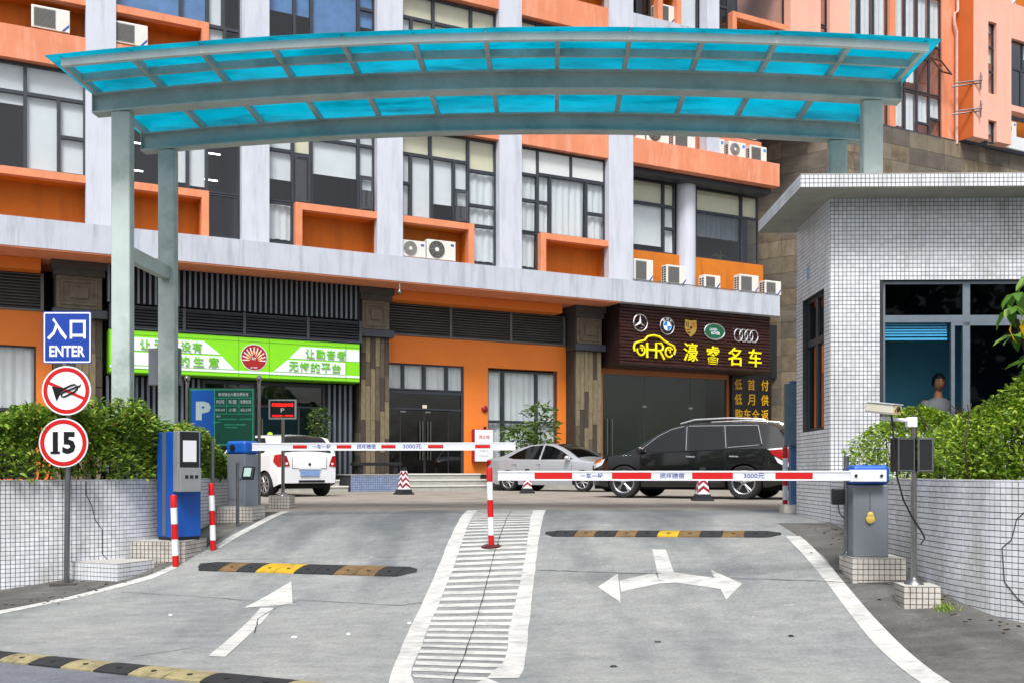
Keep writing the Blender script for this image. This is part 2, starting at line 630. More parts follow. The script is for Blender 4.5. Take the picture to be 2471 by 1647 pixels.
M_paint = mat('road_paint', 'c9c9c4', 0.8, var=0.12, scale=4, bump=0.15, dirt=('85868a', 0.9, 4.5, (1, 2.2, 1)))
# painted hatched island between the lanes
isl = bpy.data.objects.new('road_marking', None)
COL.objects.link(isl)
struct(isl)
def densify(pts, step=0.35):
    o = []
    for a, b in zip(pts, pts[1:]):
        n = max(1, int(math.dist(a, b) / step))
        o += [(a[0] + (b[0] - a[0]) * k / n, a[1] + (b[1] - a[1]) * k / n) for k in range(n)]
    return o + [pts[-1]]
OL = [(-.70, 15.75), (-.83, 11.5), (-.93, 9.03), (-.88, 7.17), (-.84, 6.72)]
IL = [(-.54, 15.75), (-.65, 11.5), (-.76, 9.1), (-.74, 7.24), (-.68, 6.9)]
IR = [(.34, 15.75), (.15, 11.4), (-.02, 8.92), (-.05, 7.66), (-.18, 7.05)]
OR_ = [(.54, 15.75), (.28, 11.4), (.15, 8.94), (.09, 7.34), (.0, 6.75)]
def edgepair(a, b, n=34):
    ta = [(p[1], p[0]) for p in reversed(a)]
    tb = [(p[1], p[0]) for p in reversed(b)]
    y0, y1 = max(ta[0][0], tb[0][0]), 15.75
    ys = frange(y0, y1, n)
    return [(lerp_tab(ta, y), y) for y in ys], [(lerp_tab(tb, y), y) for y in ys]
def wear(pair):
    return [jit(p, 0.005) for p in pair]
strip(MB(), *wear(edgepair(OL, IL)), 0.004).build('edge_line', M_paint, isl)
strip(MB(), *wear(edgepair(IR, OR_)), 0.004).build('edge_line', M_paint, isl)
TL = [(p[1], p[0]) for p in reversed(IL)]
TR = [(p[1], p[0]) for p in reversed(IR)]
y = 7.02
while y < 15.7:
    w = 0.115
    ys = (y + RNG.uniform(-.01, .01), y + w + RNG.uniform(-.01, .01))
    tilt = -0.06
    strip(MB(), jit([(lerp_tab(TL, q) + .003, q - tilt) for q in ys], .004), jit([(lerp_tab(TR, q) - .003, q + tilt) for q in ys], .004), 0.0045).build('stripe', M_paint, isl)
    y += 0.222
# end arc of the island
arc = MB()
vs_o = [(-.84, 6.72), (-.7, 6.5), (-.5, 6.42), (-.25, 6.5), (.0, 6.75)]
vs_i = [(-.68, 6.9), (-.6, 6.72), (-.48, 6.64), (-.32, 6.75), (-.18, 7.05)]
strip(arc, vs_o, vs_i, 0.004).build('end_arc', M_paint, isl)

def marking(name, parts):
    e = bpy.data.objects.new(name, None)
    COL.objects.link(e)
    struct(e)
    for pn, l, r in parts:
        strip(MB(), jit(l, .006), jit(r, .006), 0.004).build(pn, M_paint, e)
    return e
marking('edge_marking', [('line', [(3.2, 11.64), (3.17, 11.3), (3.05, 9.65), (2.93, 8.48), (2.87, 7.82), (2.8, 7.02), (2.78, 6.6)],
                          [(3.36, 11.6), (3.34, 11.3), (3.22, 9.75), (3.11, 8.55), (3.06, 7.92), (3.0, 7.1), (2.98, 6.6)])])
marking('edge_marking', [('line', [(-5.6, 9.7), (-5.21, 10.11), (-4.97, 10.72), (-4.64, 11.25), (-4.26, 11.75), (-4.1, 12.2)],
                          [(-5.75, 9.9), (-5.33, 10.32), (-5.07, 10.87), (-4.74, 11.4), (-4.36, 11.91), (-4.22, 12.3)]),
                         ('line', [(-3.99, 13.1), (-3.82, 14.44), (-3.71, 16.0)], [(-3.85, 13.1), (-3.68, 14.46), (-3.57, 16.0)])])
marking('fork_arrow_marking', [
    ('stem', [(1.6, 11.36), (1.52, 10.41), (1.49, 10.02)], [(1.75, 11.31), (1.69, 10.37), (1.66, 10.0)]),
    ('arm', [(1.5, 10.41), (1.1, 10.22)], [(1.5, 10.02), (1.08, 9.83)]),
    ('arm', [(1.69, 10.37), (2.06, 10.05)], [(1.65, 10.0), (2.03, 9.68)]),
    ('head', [(1.12, 10.49), (0.87, 10.05)], [(1.04, 9.49), (0.871, 10.04)]),
    ('head', [(2.07, 10.36), (2.26, 9.79)], [(2.01, 9.33), (2.259, 9.78)])])
marking('lane_arrow_marking', [
    ('stem', [(-2.41, 7.9), (-2.56, 10.12)], [(-2.27, 7.87), (-2.41, 10.07)]),
    ('head', [(-2.74, 10.16), (-2.48, 11.15)], [(-2.25, 10.2), (-2.475, 11.14)])])

# darker gutter strips along the walls
grid = MB()
strip(grid, [(3.37, 12.6), (3.3, 10.5), (3.2, 9.6), (3.12, 8.6), (3.0, 7.3), (3.0, 6.2)], [(4.4, 12.6), (4.3, 10.5), (4.3, 9.6), (4.5, 8.3), (5.5, 7.4), (7.5, 6.2)], 0.003)
struct(grid.build('gutter', M_gut))
grid = MB()
strip(grid, [(-6.6, 9.3), (-5.36, 10.34), (-4.77, 11.42), (-4.37, 11.95), (-4.1, 12.9), (-3.9, 14.4), (-3.75, 16.0)],
      [(-7.8, 10.9), (-6.2, 11.8), (-5.4, 12.4), (-4.7, 13.0), (-4.6, 13.6), (-4.5, 14.6), (-4.5, 16.0)], 0.003)
struct(grid.build('gutter', M_gut))

# joints and cracks of the slab
def crack(pts, w, name='slab_crack'):
    P = densify(pts, 0.09)
    P = [(x + RNG.uniform(-.005, .005) * w / .005, y + RNG.uniform(-.01, .01)) for x, y in P]
    l, r = [], []
    for i, p in enumerate(P):
        a, b = P[max(0, i - 1)], P[min(len(P) - 1, i + 1)]
        d = Vector((b[0] - a[0], b[1] - a[1])).normalized()
        ww = w * RNG.uniform(.4, 1.3)
        l.append((p[0] - d.y * ww, p[1] + d.x * ww))
        r.append((p[0] + d.y * ww, p[1] - d.x * ww))
    return struct(strip(MB(), l, r, 0.0065).build(name, M_crack))
M_crack = mat('crack_dirt', '3b3b3a', 0.95, var=0.2, scale=9)
crack([(-.42, 6.6), (-.34, 9), (-.22, 11.5), (-.1, 13.5), (.0, 15.6)], .005)
crack([(.27, 10.85), (1.27, 10.44), (1.55, 10.35)], .006)
crack([(2.2, 10.0), (2.93, 9.71), (3.6, 9.4)], .007)
crack([(-4.4, 11.2), (-3.02, 10.59), (-2.7, 10.42)], .004)
crack([(-2.3, 8.9), (-2.45, 9.6), (-2.4, 10.1), (-2.2, 10.35), (-1.6, 10.1), (-1.1, 9.9), (-.9, 9.95)], .005)
crack([(-3.9, 12.5), (-1.2, 11.85)], .003)
crack([(.5, 12.9), (1.6, 12.9), (3.3, 12.4)], .004)
crack([(3.3, 12.6), (3.9, 12.35)], .012)
crack([(-3.0, 7.9), (-2.6, 8.3)], .005)
# small litter on the slab
for lx, ly in [(-1.45, 8.8), (-1.9, 8.7), (-.95, 9.2), (1.2, 8.2), (2.3, 8.2), (.75, 7.4), (-3.4, 9.9)]:
    mb = MB()
    n = 7
    pts = [(math.cos(k * 2 * math.pi / n) * .03 * RNG.uniform(.5, 1.3), math.sin(k * 2 * math.pi / n) * .022 * RNG.uniform(.5, 1.3)) for k in range(n)]
    mb.add([(px, py, 0) for px, py in pts] + [(px * .5, py * .5, .012) for px, py in pts], [tuple(range(n, 2 * n))] + [(k, (k + 1) % n, n + (k + 1) % n, n + k) for k in range(n)])
    tag(mb.build('litter_scrap', M_wht if ly > 8.6 else M_black, loc=(lx, ly, gz(lx, ly) + .001)), ('pale scrap of paper lying on the concrete ramp' if ly > 8.6 else 'small black scrap lying on the concrete ramp'), 'litter', 'scraps on the ramp')

# ------------------------------------------------------------ rubber speed bumps
def speed_bump(p0, p1, cols, label, wid=0.34, hgt=0.034, ends=True):
    p0, p1 = Vector(p0 + (0,)), Vector(p1 + (0,))
    L = (p1 - p0).length
    ang = math.atan2(p1.y - p0.y, p1.x - p0.x)
    t = thing('speed_bump', label, 'speed bump', (p0.x, p0.y, gz(p0.x, p0.y)), ang)
    n = len(cols)
    e = 0.16 if ends else 0
    seg = (L - 2 * e) / n
    prof = [(-wid / 2, 0.0), (-wid / 2, .012), (-wid * .32, hgt * .75), (-wid * .12, hgt), (wid * .12, hgt), (wid * .32, hgt * .75), (wid / 2, .012), (wid / 2, 0.0)]
    d = (p1 - p0).normalized()
    nr = Vector((-d.y, d.x, 0))
    def gl(x, yy):
        q = p0 + d * x + nr * yy
        return gz(q.x, q.y) - gz(p0.x, p0.y)
    for i, c in enumerate(cols):
        mb = MB()
        x0, x1 = e + i * seg + .004, e + (i + 1) * seg - .004
        vs = [(x, yy, zz + gl(x, yy)) for x in (x0, x1) for yy, zz in prof]
        m = len(prof)
        mb.add(vs, [(k, k + 1, m + k + 1, m + k) for k in range(m - 1)] + [tuple(range(m)), tuple(range(2 * m - 1, m - 1, -1))])
        o = mb.build('segment', {'k': M_blackrub, 'y': M_yelrub, 't': M_tanrub, 'c': M_creamrub}[c], t, smooth=False)
        # bolt recess and ribs
        b2 = MB()
        xm = (x0 + x1) / 2
        b2.lathe([(.022, 0), (.022, .004), (.012, .004)], (xm, -wid * .2, gl(xm, -wid * .2) + hgt * .9), 10)
        b2.build('bolt', M_black, o)
    if ends:
        for xx, sgn in ((e, -1), (L - e, 1)):
            mb = MB()
            vs = [(xx + sgn * .004, yy, zz + gl(xx, yy)) for yy, zz in prof]
            tip = [(xx + sgn * e * f, yy * (1 - f * .75), zz * (1 - f * .85) + gl(xx + sgn * e * f, yy)) for f in (.5, 1.0) for yy, zz in prof]
            m = len(prof)
            mb.add(vs + tip, [(k + j * m, k + 1 + j * m, m + k + 1 + j * m, m + k + j * m) for j in (0, 1) for k in range(m - 1)] + [tuple(range(2 * m, 3 * m)), tuple(range(m))])
            mb.build('end_cap', M_blackrub, t)
    return t
speed_bump((-3.85, 12.2), (-1.08, 11.15), 'ktkyykkttk', 'black rubber speed bump with two bright yellow segments on the entry lane', wid=.36)
speed_bump((.42, 12.62), (3.18, 11.75), 'ktktkytktk', 'black rubber speed bump with one bright yellow segment behind the fork arrow', wid=.36)
speed_bump((-5.75, 8.62), (.3, 6.05), 'kckckkckckcckkckckkc', 'long black and faded yellow rubber speed bump at the foot of the ramp', wid=.3, ends=False)
# ------------------------------------------------------------ mosaic tile helper
PT = 0.0515                      # tile pitch
def tile_box(size=PT - .0062, th=.005):
    h = size / 2
    mb = MB()
    mb.add([(-h, 0, -h), (h, 0, -h), (h, 0, h), (-h, 0, h), (-h * .96, -th, -h * .96), (h * .96, -th, -h * .96), (h * .96, -th, h * .96), (-h * .96, -th, h * .96)],
           [(4, 5, 6, 7), (0, 1, 5, 4), (1, 2, 6, 5), (2, 3, 7, 6), (3, 0, 4, 7)])
    return mb
TILE_ME = {}
def place_tiles(parent, tl, m, world=lambda p: p, limit=300):
    """tl: (position, rotation about z) in the parent's frame; the nearest ones are single tiles, the rest one field"""
    if m.name not in TILE_ME:
        TILE_ME[m.name] = tile_box().mesh('tile', m, fix=False)
    me = TILE_ME[m.name]
    cp = Vector((0, 0, .62))
    order = sorted(tl, key=lambda q: (Vector(world(q[0])) - cp).length)
    for p, rz in order[:limit]:
        link_mesh('tile', me, parent, p, (RNG.gauss(0, .012), RNG.gauss(0, .012), rz + RNG.gauss(0, .012)))
    rest = order[limit:]
    if rest:
        base = tile_box()
        mb = MB()
        for p, rz in rest:
            rz += RNG.gauss(0, .012)
            c, s = math.cos(rz), math.sin(rz)
            mb.add([(p[0] + x * c - y * s, p[1] + x * s + y * c, p[2] + z) for x, y, z in base.v], base.f)
        stuff(mb.build('tile_field', m, parent, fix=False))

def path_wall(name, label, pts, ztop, zbot, th=.2, zvis=None):
    t = thing(name, label, 'wall')
    P = [Vector(p) for p in densify(pts, .02)]
    # smooth the corners
    for _ in range(60):
        P = [P[0]] + [(P[i - 1] + P[i] * 2 + P[i + 1]) / 4 for i in range(1, len(P) - 1)] + [P[-1]]
    out = []
    for i in range(len(P)):
        d = (P[min(i + 1, len(P) - 1)] - P[max(0, i - 1)]).normalized()
        out.append((P[i], d, Vector((d.y, -d.x))))
    mb = MB()
    vs, fs = [], []
    smp = out[::6] + [out[-1]]
    for p, d, n in smp:
        q = p - n * th
        vs += [(p.x, p.y, zbot), (p.x, p.y, ztop), (q.x, q.y, ztop), (q.x, q.y, zbot)]
    for i in range(len(smp) - 1):
        for k in range(4):
            fs.append((i * 4 + k, i * 4 + (k + 1) % 4, i * 4 + 4 + (k + 1) % 4, i * 4 + 4 + k))
    fs += [(0, 1, 2, 3), tuple(len(vs) - 4 + k for k in (3, 2, 1, 0))]
    mb.add(vs, fs)
    mb.build('core', M_grout, t)
    # coping bed of render on top
    cp = MB()
    vs, fs = [], []
    for p, d, n in smp:
        a, b = p + n * .006, p - n * (th + .004)
        vs += [(a.x, a.y, ztop + .001), (a.x, a.y, ztop + .014), (b.x, b.y, ztop + .014), (b.x, b.y, ztop + .001)]
    for i in range(len(smp) - 1):
        for k in range(4):
            fs.append((i * 4 + k, i * 4 + (k + 1) % 4, i * 4 + 4 + (k + 1) % 4, i * 4 + 4 + k))
    cp.add(vs, fs)
    cp.build('coping', M_tile, t)
    tl = []
    acc, nxt = 0.0, PT / 2
    for i in range(1, len(out)):
        seg = (out[i][0] - out[i - 1][0]).length
        while acc + seg >= nxt:
            f = (nxt - acc) / seg
            p = out[i - 1][0].lerp(out[i][0], f)
            n = out[i][2]
            rz = math.atan2(n.x, -n.y)
            gzz = gz(p.x + n.x * .05, p.y + n.y * .05)
            k = 0
            while True:
                z = ztop - PT / 2 - k * PT
                if z < gzz - .06:
                    break
                tl.append(((p.x + RNG.uniform(-.0008, .0008), p.y, z), rz))
                k += 1
            nxt += PT
        acc += seg
    place_tiles(t, tl, M_tile)
    return t, out

wallL, pathL = path_wall('planter_wall', 'curved white mosaic planter wall under the broad-leaved hedge behind the sign post',
                         [(-10, 9.9), (-7, 11.15), (-6, 11.62), (-5.6, 11.9), (-5.2, 12.15), (-4.9, 12.4), (-4.7, 12.8), (-4.6, 13.3), (-4.55, 14), (-4.5, 16.3)], .5, -1.1)
wallR, pathR = path_wall('planter_wall', 'curved white mosaic planter wall under the small-leaved hedge beside the guardhouse',
                         [(4.0, 12.47), (3.97, 11), (3.93, 9.6), (3.93, 8.9), (4.05, 8.35), (4.35, 7.95), (4.9, 7.7), (6.8, 7.35)], .53, -1.1)
def wall_crack(parent, pts):
    mb = MB()
    mb.tube(pts, .0045, 5)
    mb.build('crack', M_crack, parent)
def on_path(out, y=None, x=None):
    best = min(out, key=lambda q: abs(q[0].y - y) if y is not None else abs(q[0].x - x))
    return best[0] + best[2] * .008
def wc(out, key, spec, parent):
    pts = []
    for v, z in spec:
        p = on_path(out, **{key: v})
        pts.append((p.x, p.y, z))
    wall_crack(parent, pts)
wc(pathL, 'x', [(-5.21, .49), (-5.21, .33), (-5.16, .2), (-5.13, .02), (-5.06, -.1), (-5.06, -.4), (-4.98, -.52), (-4.98, -.68)], wallL)
wc(pathR, 'x', [(4.21, .52), (4.21, .3), (4.16, .22), (4.14, .05), (4.10, -.02), (4.11, -.3), (4.16, -.42), (4.22, -.5), (4.28, -.62), (4.34, -.8)], wallR)

# soil behind the walls
M_soil = mat('planter_soil', '3a2f24', 0.95, var=0.3, scale=9, bump=0.4, bscale=30)
mb = MB()
mb.add([(-9.5, 10.45, .3), (-7, 11.4, .3), (-5.5, 12.25, .3), (-4.85, 12.9, .3), (-4.75, 16.2, .3), (-10, 16.2, .3)], [tuple(range(6))])
struct(mb.build('planter_soil', M_soil))
mb = MB()
mb.add([(4.2, 12.3, .3), (4.15, 9.2, .3), (4.4, 8.3, .3), (5.3, 7.85, .3), (7.5, 7.6, .3), (9.5, 12.2, .3)], [tuple(range(6))])
struct(mb.build('planter_soil', M_soil))

def plinth(name, label, loc, rz, w, d, h, m=None, group=None):
    """tile-clad block; loc = middle of the base"""
    t = thing(name, label, 'plinth', loc, rz, group)
    mb = MB()
    mb.box(-w / 2 + .006, w / 2 - .006, -d / 2 + .006, d / 2 - .006, -.12, h)
    mb.build('core', M_grout, t)
    mb = MB()
    mb.box(-w / 2, w / 2, -d / 2, d / 2, h + .001, h + .006)
    mb.build('top', M_tiletop, t)
    nw, nd = round(w / PT), round(d / PT)
    pw, pd = w / nw, d / nd
    c, s = math.cos(rz), math.sin(rz)
    W = lambda p: (loc[0] + p[0] * c - p[1] * s, loc[1] + p[0] * s + p[1] * c, loc[2] + p[2])
    tl = []
    nh = int((h + .11) / PT)
    for k in range(nh):
        z = h - PT / 2 - k * PT
        for i in range(nw):
            tl.append(((-w / 2 + pw * (i + .5), -d / 2 + .006, z), 0))
        for i in range(nd):
            tl.append(((w / 2 - .006, -d / 2 + pd * (i + .5), z), rad(90)))
            tl.append(((-w / 2 + .006, -d / 2 + pd * (i + .5), z), rad(-90)))
    place_tiles(t, tl, m or M_tileold, W, 130)
    return t
plinth('tiled_plinth', 'low empty tiled block beside the sign post', (-4.86, 12.12, gz(-4.7, 11.8)), rad(-22), .72, .62, .2, M_tile)
plinth('tiled_plinth', 'tiled block under the blue ticket machine', (-4.44, 12.86, gz(-4.1, 12.5)), rad(-6), .74, .68, .25)
plinth('tiled_plinth', 'tiled block under the barrier cabinet beside the ticket machine lane', (-4.2, 15.15, gz(-4.1, 14.85)), rad(-8), .72, .5, .24)
plinth('tiled_plinth', 'tiled block under the barrier cabinet with the yellow padlock cover', (3.53, 9.76, gz(3.4, 9.5)), rad(-4), .5, .5, .235)
plinth('tiled_plinth', 'tiled block under the camera pole', (3.6, 8.84, gz(3.5, 8.65)), rad(-6), .31, .32, .2)
plinth('tiled_plinth', 'tiled block under the red display post', (-3.9, 16.85, 0), rad(-6), .36, .3, .2)

# ------------------------------------------------------------ guardhouse
GH = thing('guardhouse', 'white mosaic guardhouse with overhanging flat roof and wide dark window', 'guardhouse', (4.0, 12.5, 0), rad(-1.3))
GW, GD, GT = 5.4, 1.62, 4.14
mb = MB()
wx0, wx1, wz0, wz1 = .66, 4.4, 1.12, 3.01
mb.box(0, wx0, 0, .16, -.6, GT).box(wx1, GW, 0, .16, -.6, GT).box(wx0, wx1, 0, .16, -.6, wz0).box(wx0, wx1, 0, .16, wz1, GT)
sy0, sy1, sz0, sz1 = .29, 1.25, 1.15, 2.95
mb.box(0, .16, .16, sy0, -.6, GT).box(0, .16, sy1, GD, -.6, GT).box(0, .16, sy0, sy1, -.6, sz0).box(0, .16, sy0, sy1, sz1, GT)
mb.box(GW - .16, GW, .16, GD, -.6, GT)
mb.build('wall', M_grout, GH)
M_teal = mat('teal_room_paint', '6cc8ee', 0.8, var=0.08, scale=1.5)
mb = MB()
mb.box(.16, GW - .16, GD - .16, GD, -.6, GT)
mb.build('rear_wall', M_teal, GH)
mb = MB()
mb.box(.16, GW - .16, .16, GD - .16, .02, .1)
mb.build('floor', M_sill, GH)
def ghw(p):
    c, s = math.cos(rad(-1.3)), math.sin(rad(-1.3))
    return (4 + p[0] * c - p[1] * s, 12.5 + p[0] * s + p[1] * c, p[2])
tl = []
nrow = int((GT + .3) / PT)
for k in range(nrow):
    z = GT - PT / 2 - k * PT
    for i in range(int(4.9 / PT)):
        x = PT * (i + .5)
        if wx0 - .02 < x < wx1 + .02 and wz0 - .02 < z < wz1 + .02:
            continue
        if x > .3 and z < .45:
            continue
        tl.append(((x, 0, z), 0))
    for i in range(int(GD / PT)):
        y = PT * (i + .5)
        if sy0 - .02 < y < sy1 + .02 and sz0 - .02 < z < sz1 + .02:
            continue
        tl.append(((0, y, z), rad(-90)))
place_tiles(GH, tl, M_tile, ghw)
# roof slab with tiled edge
mb = MB()
mb.box(-.5, GW + .3, -.5, GD + .15, GT - .105, GT + .05)
roof = mb.build('roof', M_grout, GH)
mb = MB()
mb.box(-.497, GW + .297, -.497, GD + .147, GT - .112, GT - .106)
mb.build('soffit', mat('soffit_render', 'a5a498', 0.9, var=0.1, scale=3, dirt=('77766c', .5, 1.4)), roof)
mb = MB()
mb.box(-.503, GW + .303, -.503, GD + .153, GT + .051, GT + .06)
mb.build('roof_bed', M_tiletop, roof)
tl = []
for k in range(3):
    z = GT + .05 - PT / 2 - k * PT
    for i in range(int(5.4 / PT)):
        tl.append(((-.5 + PT * (i + .5), -.5, z), 0))
    for i in range(int((GD + .65) / PT)):
        tl.append(((-.5, -.5 + PT * (i + .5), z), rad(-90)))
place_tiles(roof, tl, M_tile, ghw, 110)
# windows
G_gh = glass('guardhouse_glass', '454e56', 1.5, .2)
def frame_rect(mb, x0, x1, z0, z1, y, w=.045, dp=.05):
    mb.box(x0, x1, y, y + dp, z1 - w, z1).box(x0, x1, y, y + dp, z0, z0 + w)
    mb.box(x0, x0 + w, y, y + dp, z0 + w, z1 - w).box(x1 - w, x1, y, y + dp, z0 + w, z1 - w)
def ghwin(cells, y, pane_ok):
    for (x0, x1, z0, z1), g in zip(cells, pane_ok):
        mb = MB()
        frame_rect(mb, x0, x1, z0, z1, y)
        w = mb.build('window', M_framel, GH)
        if g:
            mb = MB()
            mb.poly([(x0 + .04, y + .025, z0 + .04), (x1 - .04, y + .025, z0 + .04), (x1 - .04, y + .025, z1 - .04), (x0 + .04, y + .025, z1 - .04)])
            mb.build('pane', G_gh, w)
ghwin([(wx0, 1.72, 2.53, wz1), (1.72, wx1, 2.53, wz1), (wx0, 1.72, wz0, 2.53), (1.72, 3.05, wz0, 2.53), (3.05, wx1, wz0, 2.53), (1.53, 2.6, wz0 + .03, 2.49)],
      .06, [1, 1, 0, 1, 1, 0])
# side window
for (y0, y1, z0, z1) in [(sy0, .77, 2.35, sz1), (.77, sy1, 2.35, sz1), (sy0, .77, sz0, 2.35), (.77, sy1, sz0, 2.35)]:
    mb = MB()
    w = .045
    x = .05
    mb.box(x, x + .05, y0, y1, z1 - w, z1).box(x, x + .05, y0, y1, z0, z0 + w).box(x, x + .05, y0, y0 + w, z0 + w, z1 - w).box(x, x + .05, y1 - w, y1, z0 + w, z1 - w)
    f = mb.build('window', M_frame, GH)
    mb = MB()
    mb.poly([(x + .025, y0 + .04, z0 + .04), (x + .025, y1 - .04, z0 + .04), (x + .025, y1 - .04, z1 - .04), (x + .025, y0 + .04, z1 - .04)])
    mb.build('pane', glass('side_glass', '7b868c', 1.5, 1.6), f)
mb = MB()
mb.poly([(.045, .34, 1.9), (.045, .52, 1.9), (.045, .52, 2.25), (.045, .34, 2.25)])
mb.build('orange_notice', M_gorange, GH)
mb = MB()
for k in range(24):
    y0 = sy0 + .04 + k * (sy1 - sy0 - .08) / 24
    mb.add([(.17 + .012 * math.sin(k * 1.9), y0, sz0), (.17 + .012 * math.sin((k + 1) * 1.9), y0 + (sy1 - sy0 - .08) / 24, sz0), (.17 + .012 * math.sin((k + 1) * 1.9), y0 + (sy1 - sy0 - .08) / 24, sz1), (.17 + .012 * math.sin(k * 1.9), y0, sz1)], [(0, 1, 2, 3)])
mb.build('curtain', M_blind, GH, fix=False)
# rolled venetian blind in the open half
for k in range(5):
    mb = MB()
    mb.box(wx0 + .05, 1.5, .115, .14, 2.475 - k * .034 - .02, 2.475 - k * .034)
    mb.build('blind_slat', mat('blue_slat', '3f9fd0', 0.45, var=0.05), GH)
mb = MB()
mb.box(wx0 + .05, 1.5, .11, .15, 2.27, 2.298)
mb.build('blind_rail', MATS['blue_slat'], GH)
# coiled wires behind the fanlight
mb = MB()
for cx, cz, r in [(1.30, 2.78, .075), (1.40, 2.80, .085), (1.5, 2.82, .09), (1.82, 2.72, .06), (1.9, 2.72, .06)]:
    mb.tube([(cx + math.cos(a) * r, .13, cz + math.sin(a) * r * .8) for a in frange(0, 2 * math.pi, 14)], .006, 5)
mb.tube([(1.03, .13, 2.97), (1.04, .13, 2.85), (1.06, .13, 2.75), (1.02, .13, 2.58)], .009, 5)
mb.build('cable', M_steel, GH)
# blue star sticker on the side wall
mb = MB()
pts = [(math.cos(k * math.pi / 6) * (.09 if k % 2 else .05), math.sin(k * math.pi / 6) * (.15 if k % 2 else .09)) for k in range(12)]
mb.add([(-.0075, 1.0 + a, 3.3 + b) for a, b in pts], [tuple(range(12))])
mb.build('sticker', mat('pale_blue_print', '8fc3e6', 0.6, var=0.2, scale=20), GH)
# desk inside
tag(MB().box(4.9, 6.2, 13.35, 13.75, .1, 1.0).box(4.85, 6.25, 13.3, 13.8, 1.0, 1.04).build('desk', M_greybl), 'grey desk standing inside the guardhouse window', 'desk')

# ------------------------------------------------------------ canopy over the gate
CN = thing('entrance_canopy', 'arched steel entrance canopy with cyan translucent roof over the gate', 'canopy', (-.29, 13.4, 0), rad(-2.4))
def arch(x):
    return 5.98 - .0078 * x * x
HX = 5.42
def arch_bar(y0, y1, z0, z1, x0=-HX, x1=HX, n=30):
    mb = MB()
    vs, fs = [], []
    for x in frange(x0, x1, n):
        a = arch(x)
        vs += [(x, y0, a + z0), (x, y1, a + z0), (x, y1, a + z1), (x, y0, a + z1)]
    for i in range(n):
        for k in range(4):
            fs.append((i * 4 + k, i * 4 + (k + 1) % 4, i * 4 + 4 + (k + 1) % 4, i * 4 + 4 + k))
    fs += [(0, 1, 2, 3), tuple(len(vs) - 4 + k for k in (3, 2, 1, 0))]
    return mb.add(vs, fs)
for yb in (0.0, 1.6):
    o = arch_bar(yb - .02, yb + .02, -.245, -.02).build('beam', M_canopy, CN)
    arch_bar(yb - .1, yb + .1, -.27, -.246).build('flange', M_canopy, o)
    arch_bar(yb - .1, yb + .1, -.019, .0).build('flange', M_canopy, o)
    for xe in (-HX, HX):
        mb = MB()
        a = arch(xe)
        mb.box(xe - .006 if xe < 0 else xe + .001, xe - .001 if xe < 0 else xe + .006, yb - .1, yb + .1, a - .27, a)
        mb.build('end_plate', M_canopy, o)
arch_bar(-1.0, -.94, .0, .10, -HX + .02, HX + .02).build('fascia', mat('fascia_paint', 'd7ddd8', .45, var=.06, scale=3, dirt=('93a39d', .4, 2)), CN)
for yp in (-.48, .8):
    arch_bar(yp - .025, yp + .025, .001, .1).build('purlin', M_canopy, CN)
for i in range(13):
    x = -HX + .03 + (2 * HX - .06) * i / 12
    a = arch(x)
    for y0, y1 in ((-.938, -.508), (-.452, .77), (.828, 1.7)):
        mb = MB()
        mb.box(x - .03, x + .03, y0, y1, a + .002, a + .095)
        mb.build('rafter', M_canopy, CN)
sheet = mat('cyan_polycarbonate', '0ad0e2', 0.35, var=0.12, scale=1.1, transl=0.78, dirt=('17707f', .6, 1.3, (.6, 2.0, 1)))
def sheet_z(z0, z1):
    return arch_bar(-1.1, 1.8, z0, z1, -HX - .14, HX + .14, 40)
for i in range(6):                 # sheets lie side by side, their laps on every second rafter
    xa = -HX + .03 + (2 * HX - .06) * i * 2 / 12 - (.17 if i == 0 else -.004)
    xb = -HX + .03 + (2 * HX - .06) * (i * 2 + 2) / 12 + (.17 if i == 5 else -.004)
    arch_bar(-1.1, 1.8, .104 + .003 * (i % 2), .112 + .003 * (i % 2), xa, xb, 8).build('roof_sheet', sheet, CN)
for i in range(13):                # screw caps along the fascia
    x = -HX + .03 + (2 * HX - .06) * i / 12
    MB().lathe([(.02, 0), (.02, .012), (.008, .018)], (x, -1.03, arch(x) + .117), 8).build('screw_cap', M_steel, CN)
def column(x, y, z0, name='column'):
    mb = MB()
    a = arch(x) - .272
    mb.box(x - .13, x + .13, y - .085, y + .085, z0, a)
    o = mb.build(name, M_canopy, CN, bevel=.022, seg=3)
    mb = MB()
    for yy in (-.115, .088):
        mb.box(x - .135, x + .135, y + yy, y + yy + .027, z0, a - .001)
    return o
for x, y, z0 in ((-5.04, 0, .0), (-5.04, 1.6, .0), (5.06, 0, 4.2), (5.06, 1.6, .0)):
    column(x, y, z0)
    mb = MB()
    a = arch(x) - .272
    mb.box(x - .17, x + .17, y - .12, y + .12, a + .0005, a + .002)
mb = MB()
mb.box(-5.1, -4.98, .088, 1.512, 3.52, 3.72)
mb.build('tie_beam', M_canopy, CN)
# grey junction box strapped to the rear left column
bx = thing('junction_box', 'flat grey metal box strapped behind the canopy column above the hedge', 'junction box', (-5.36, 15.33, 1.94), rad(-2.4))
MB().box(-.25, .25, 0, .06, 0, .57).build('casing', mat('grey_enamel', '7c8087', .45, metal=.3, var=.08), bx, bevel=.006)
MB().box(-.243, .243, -.006, -.001, .01, .56).build('door', MATS['grey_enamel'], bx)
MB().box(-.05, .25, -.03, -.007, .2, .24).build('strap', M_steel, bx)
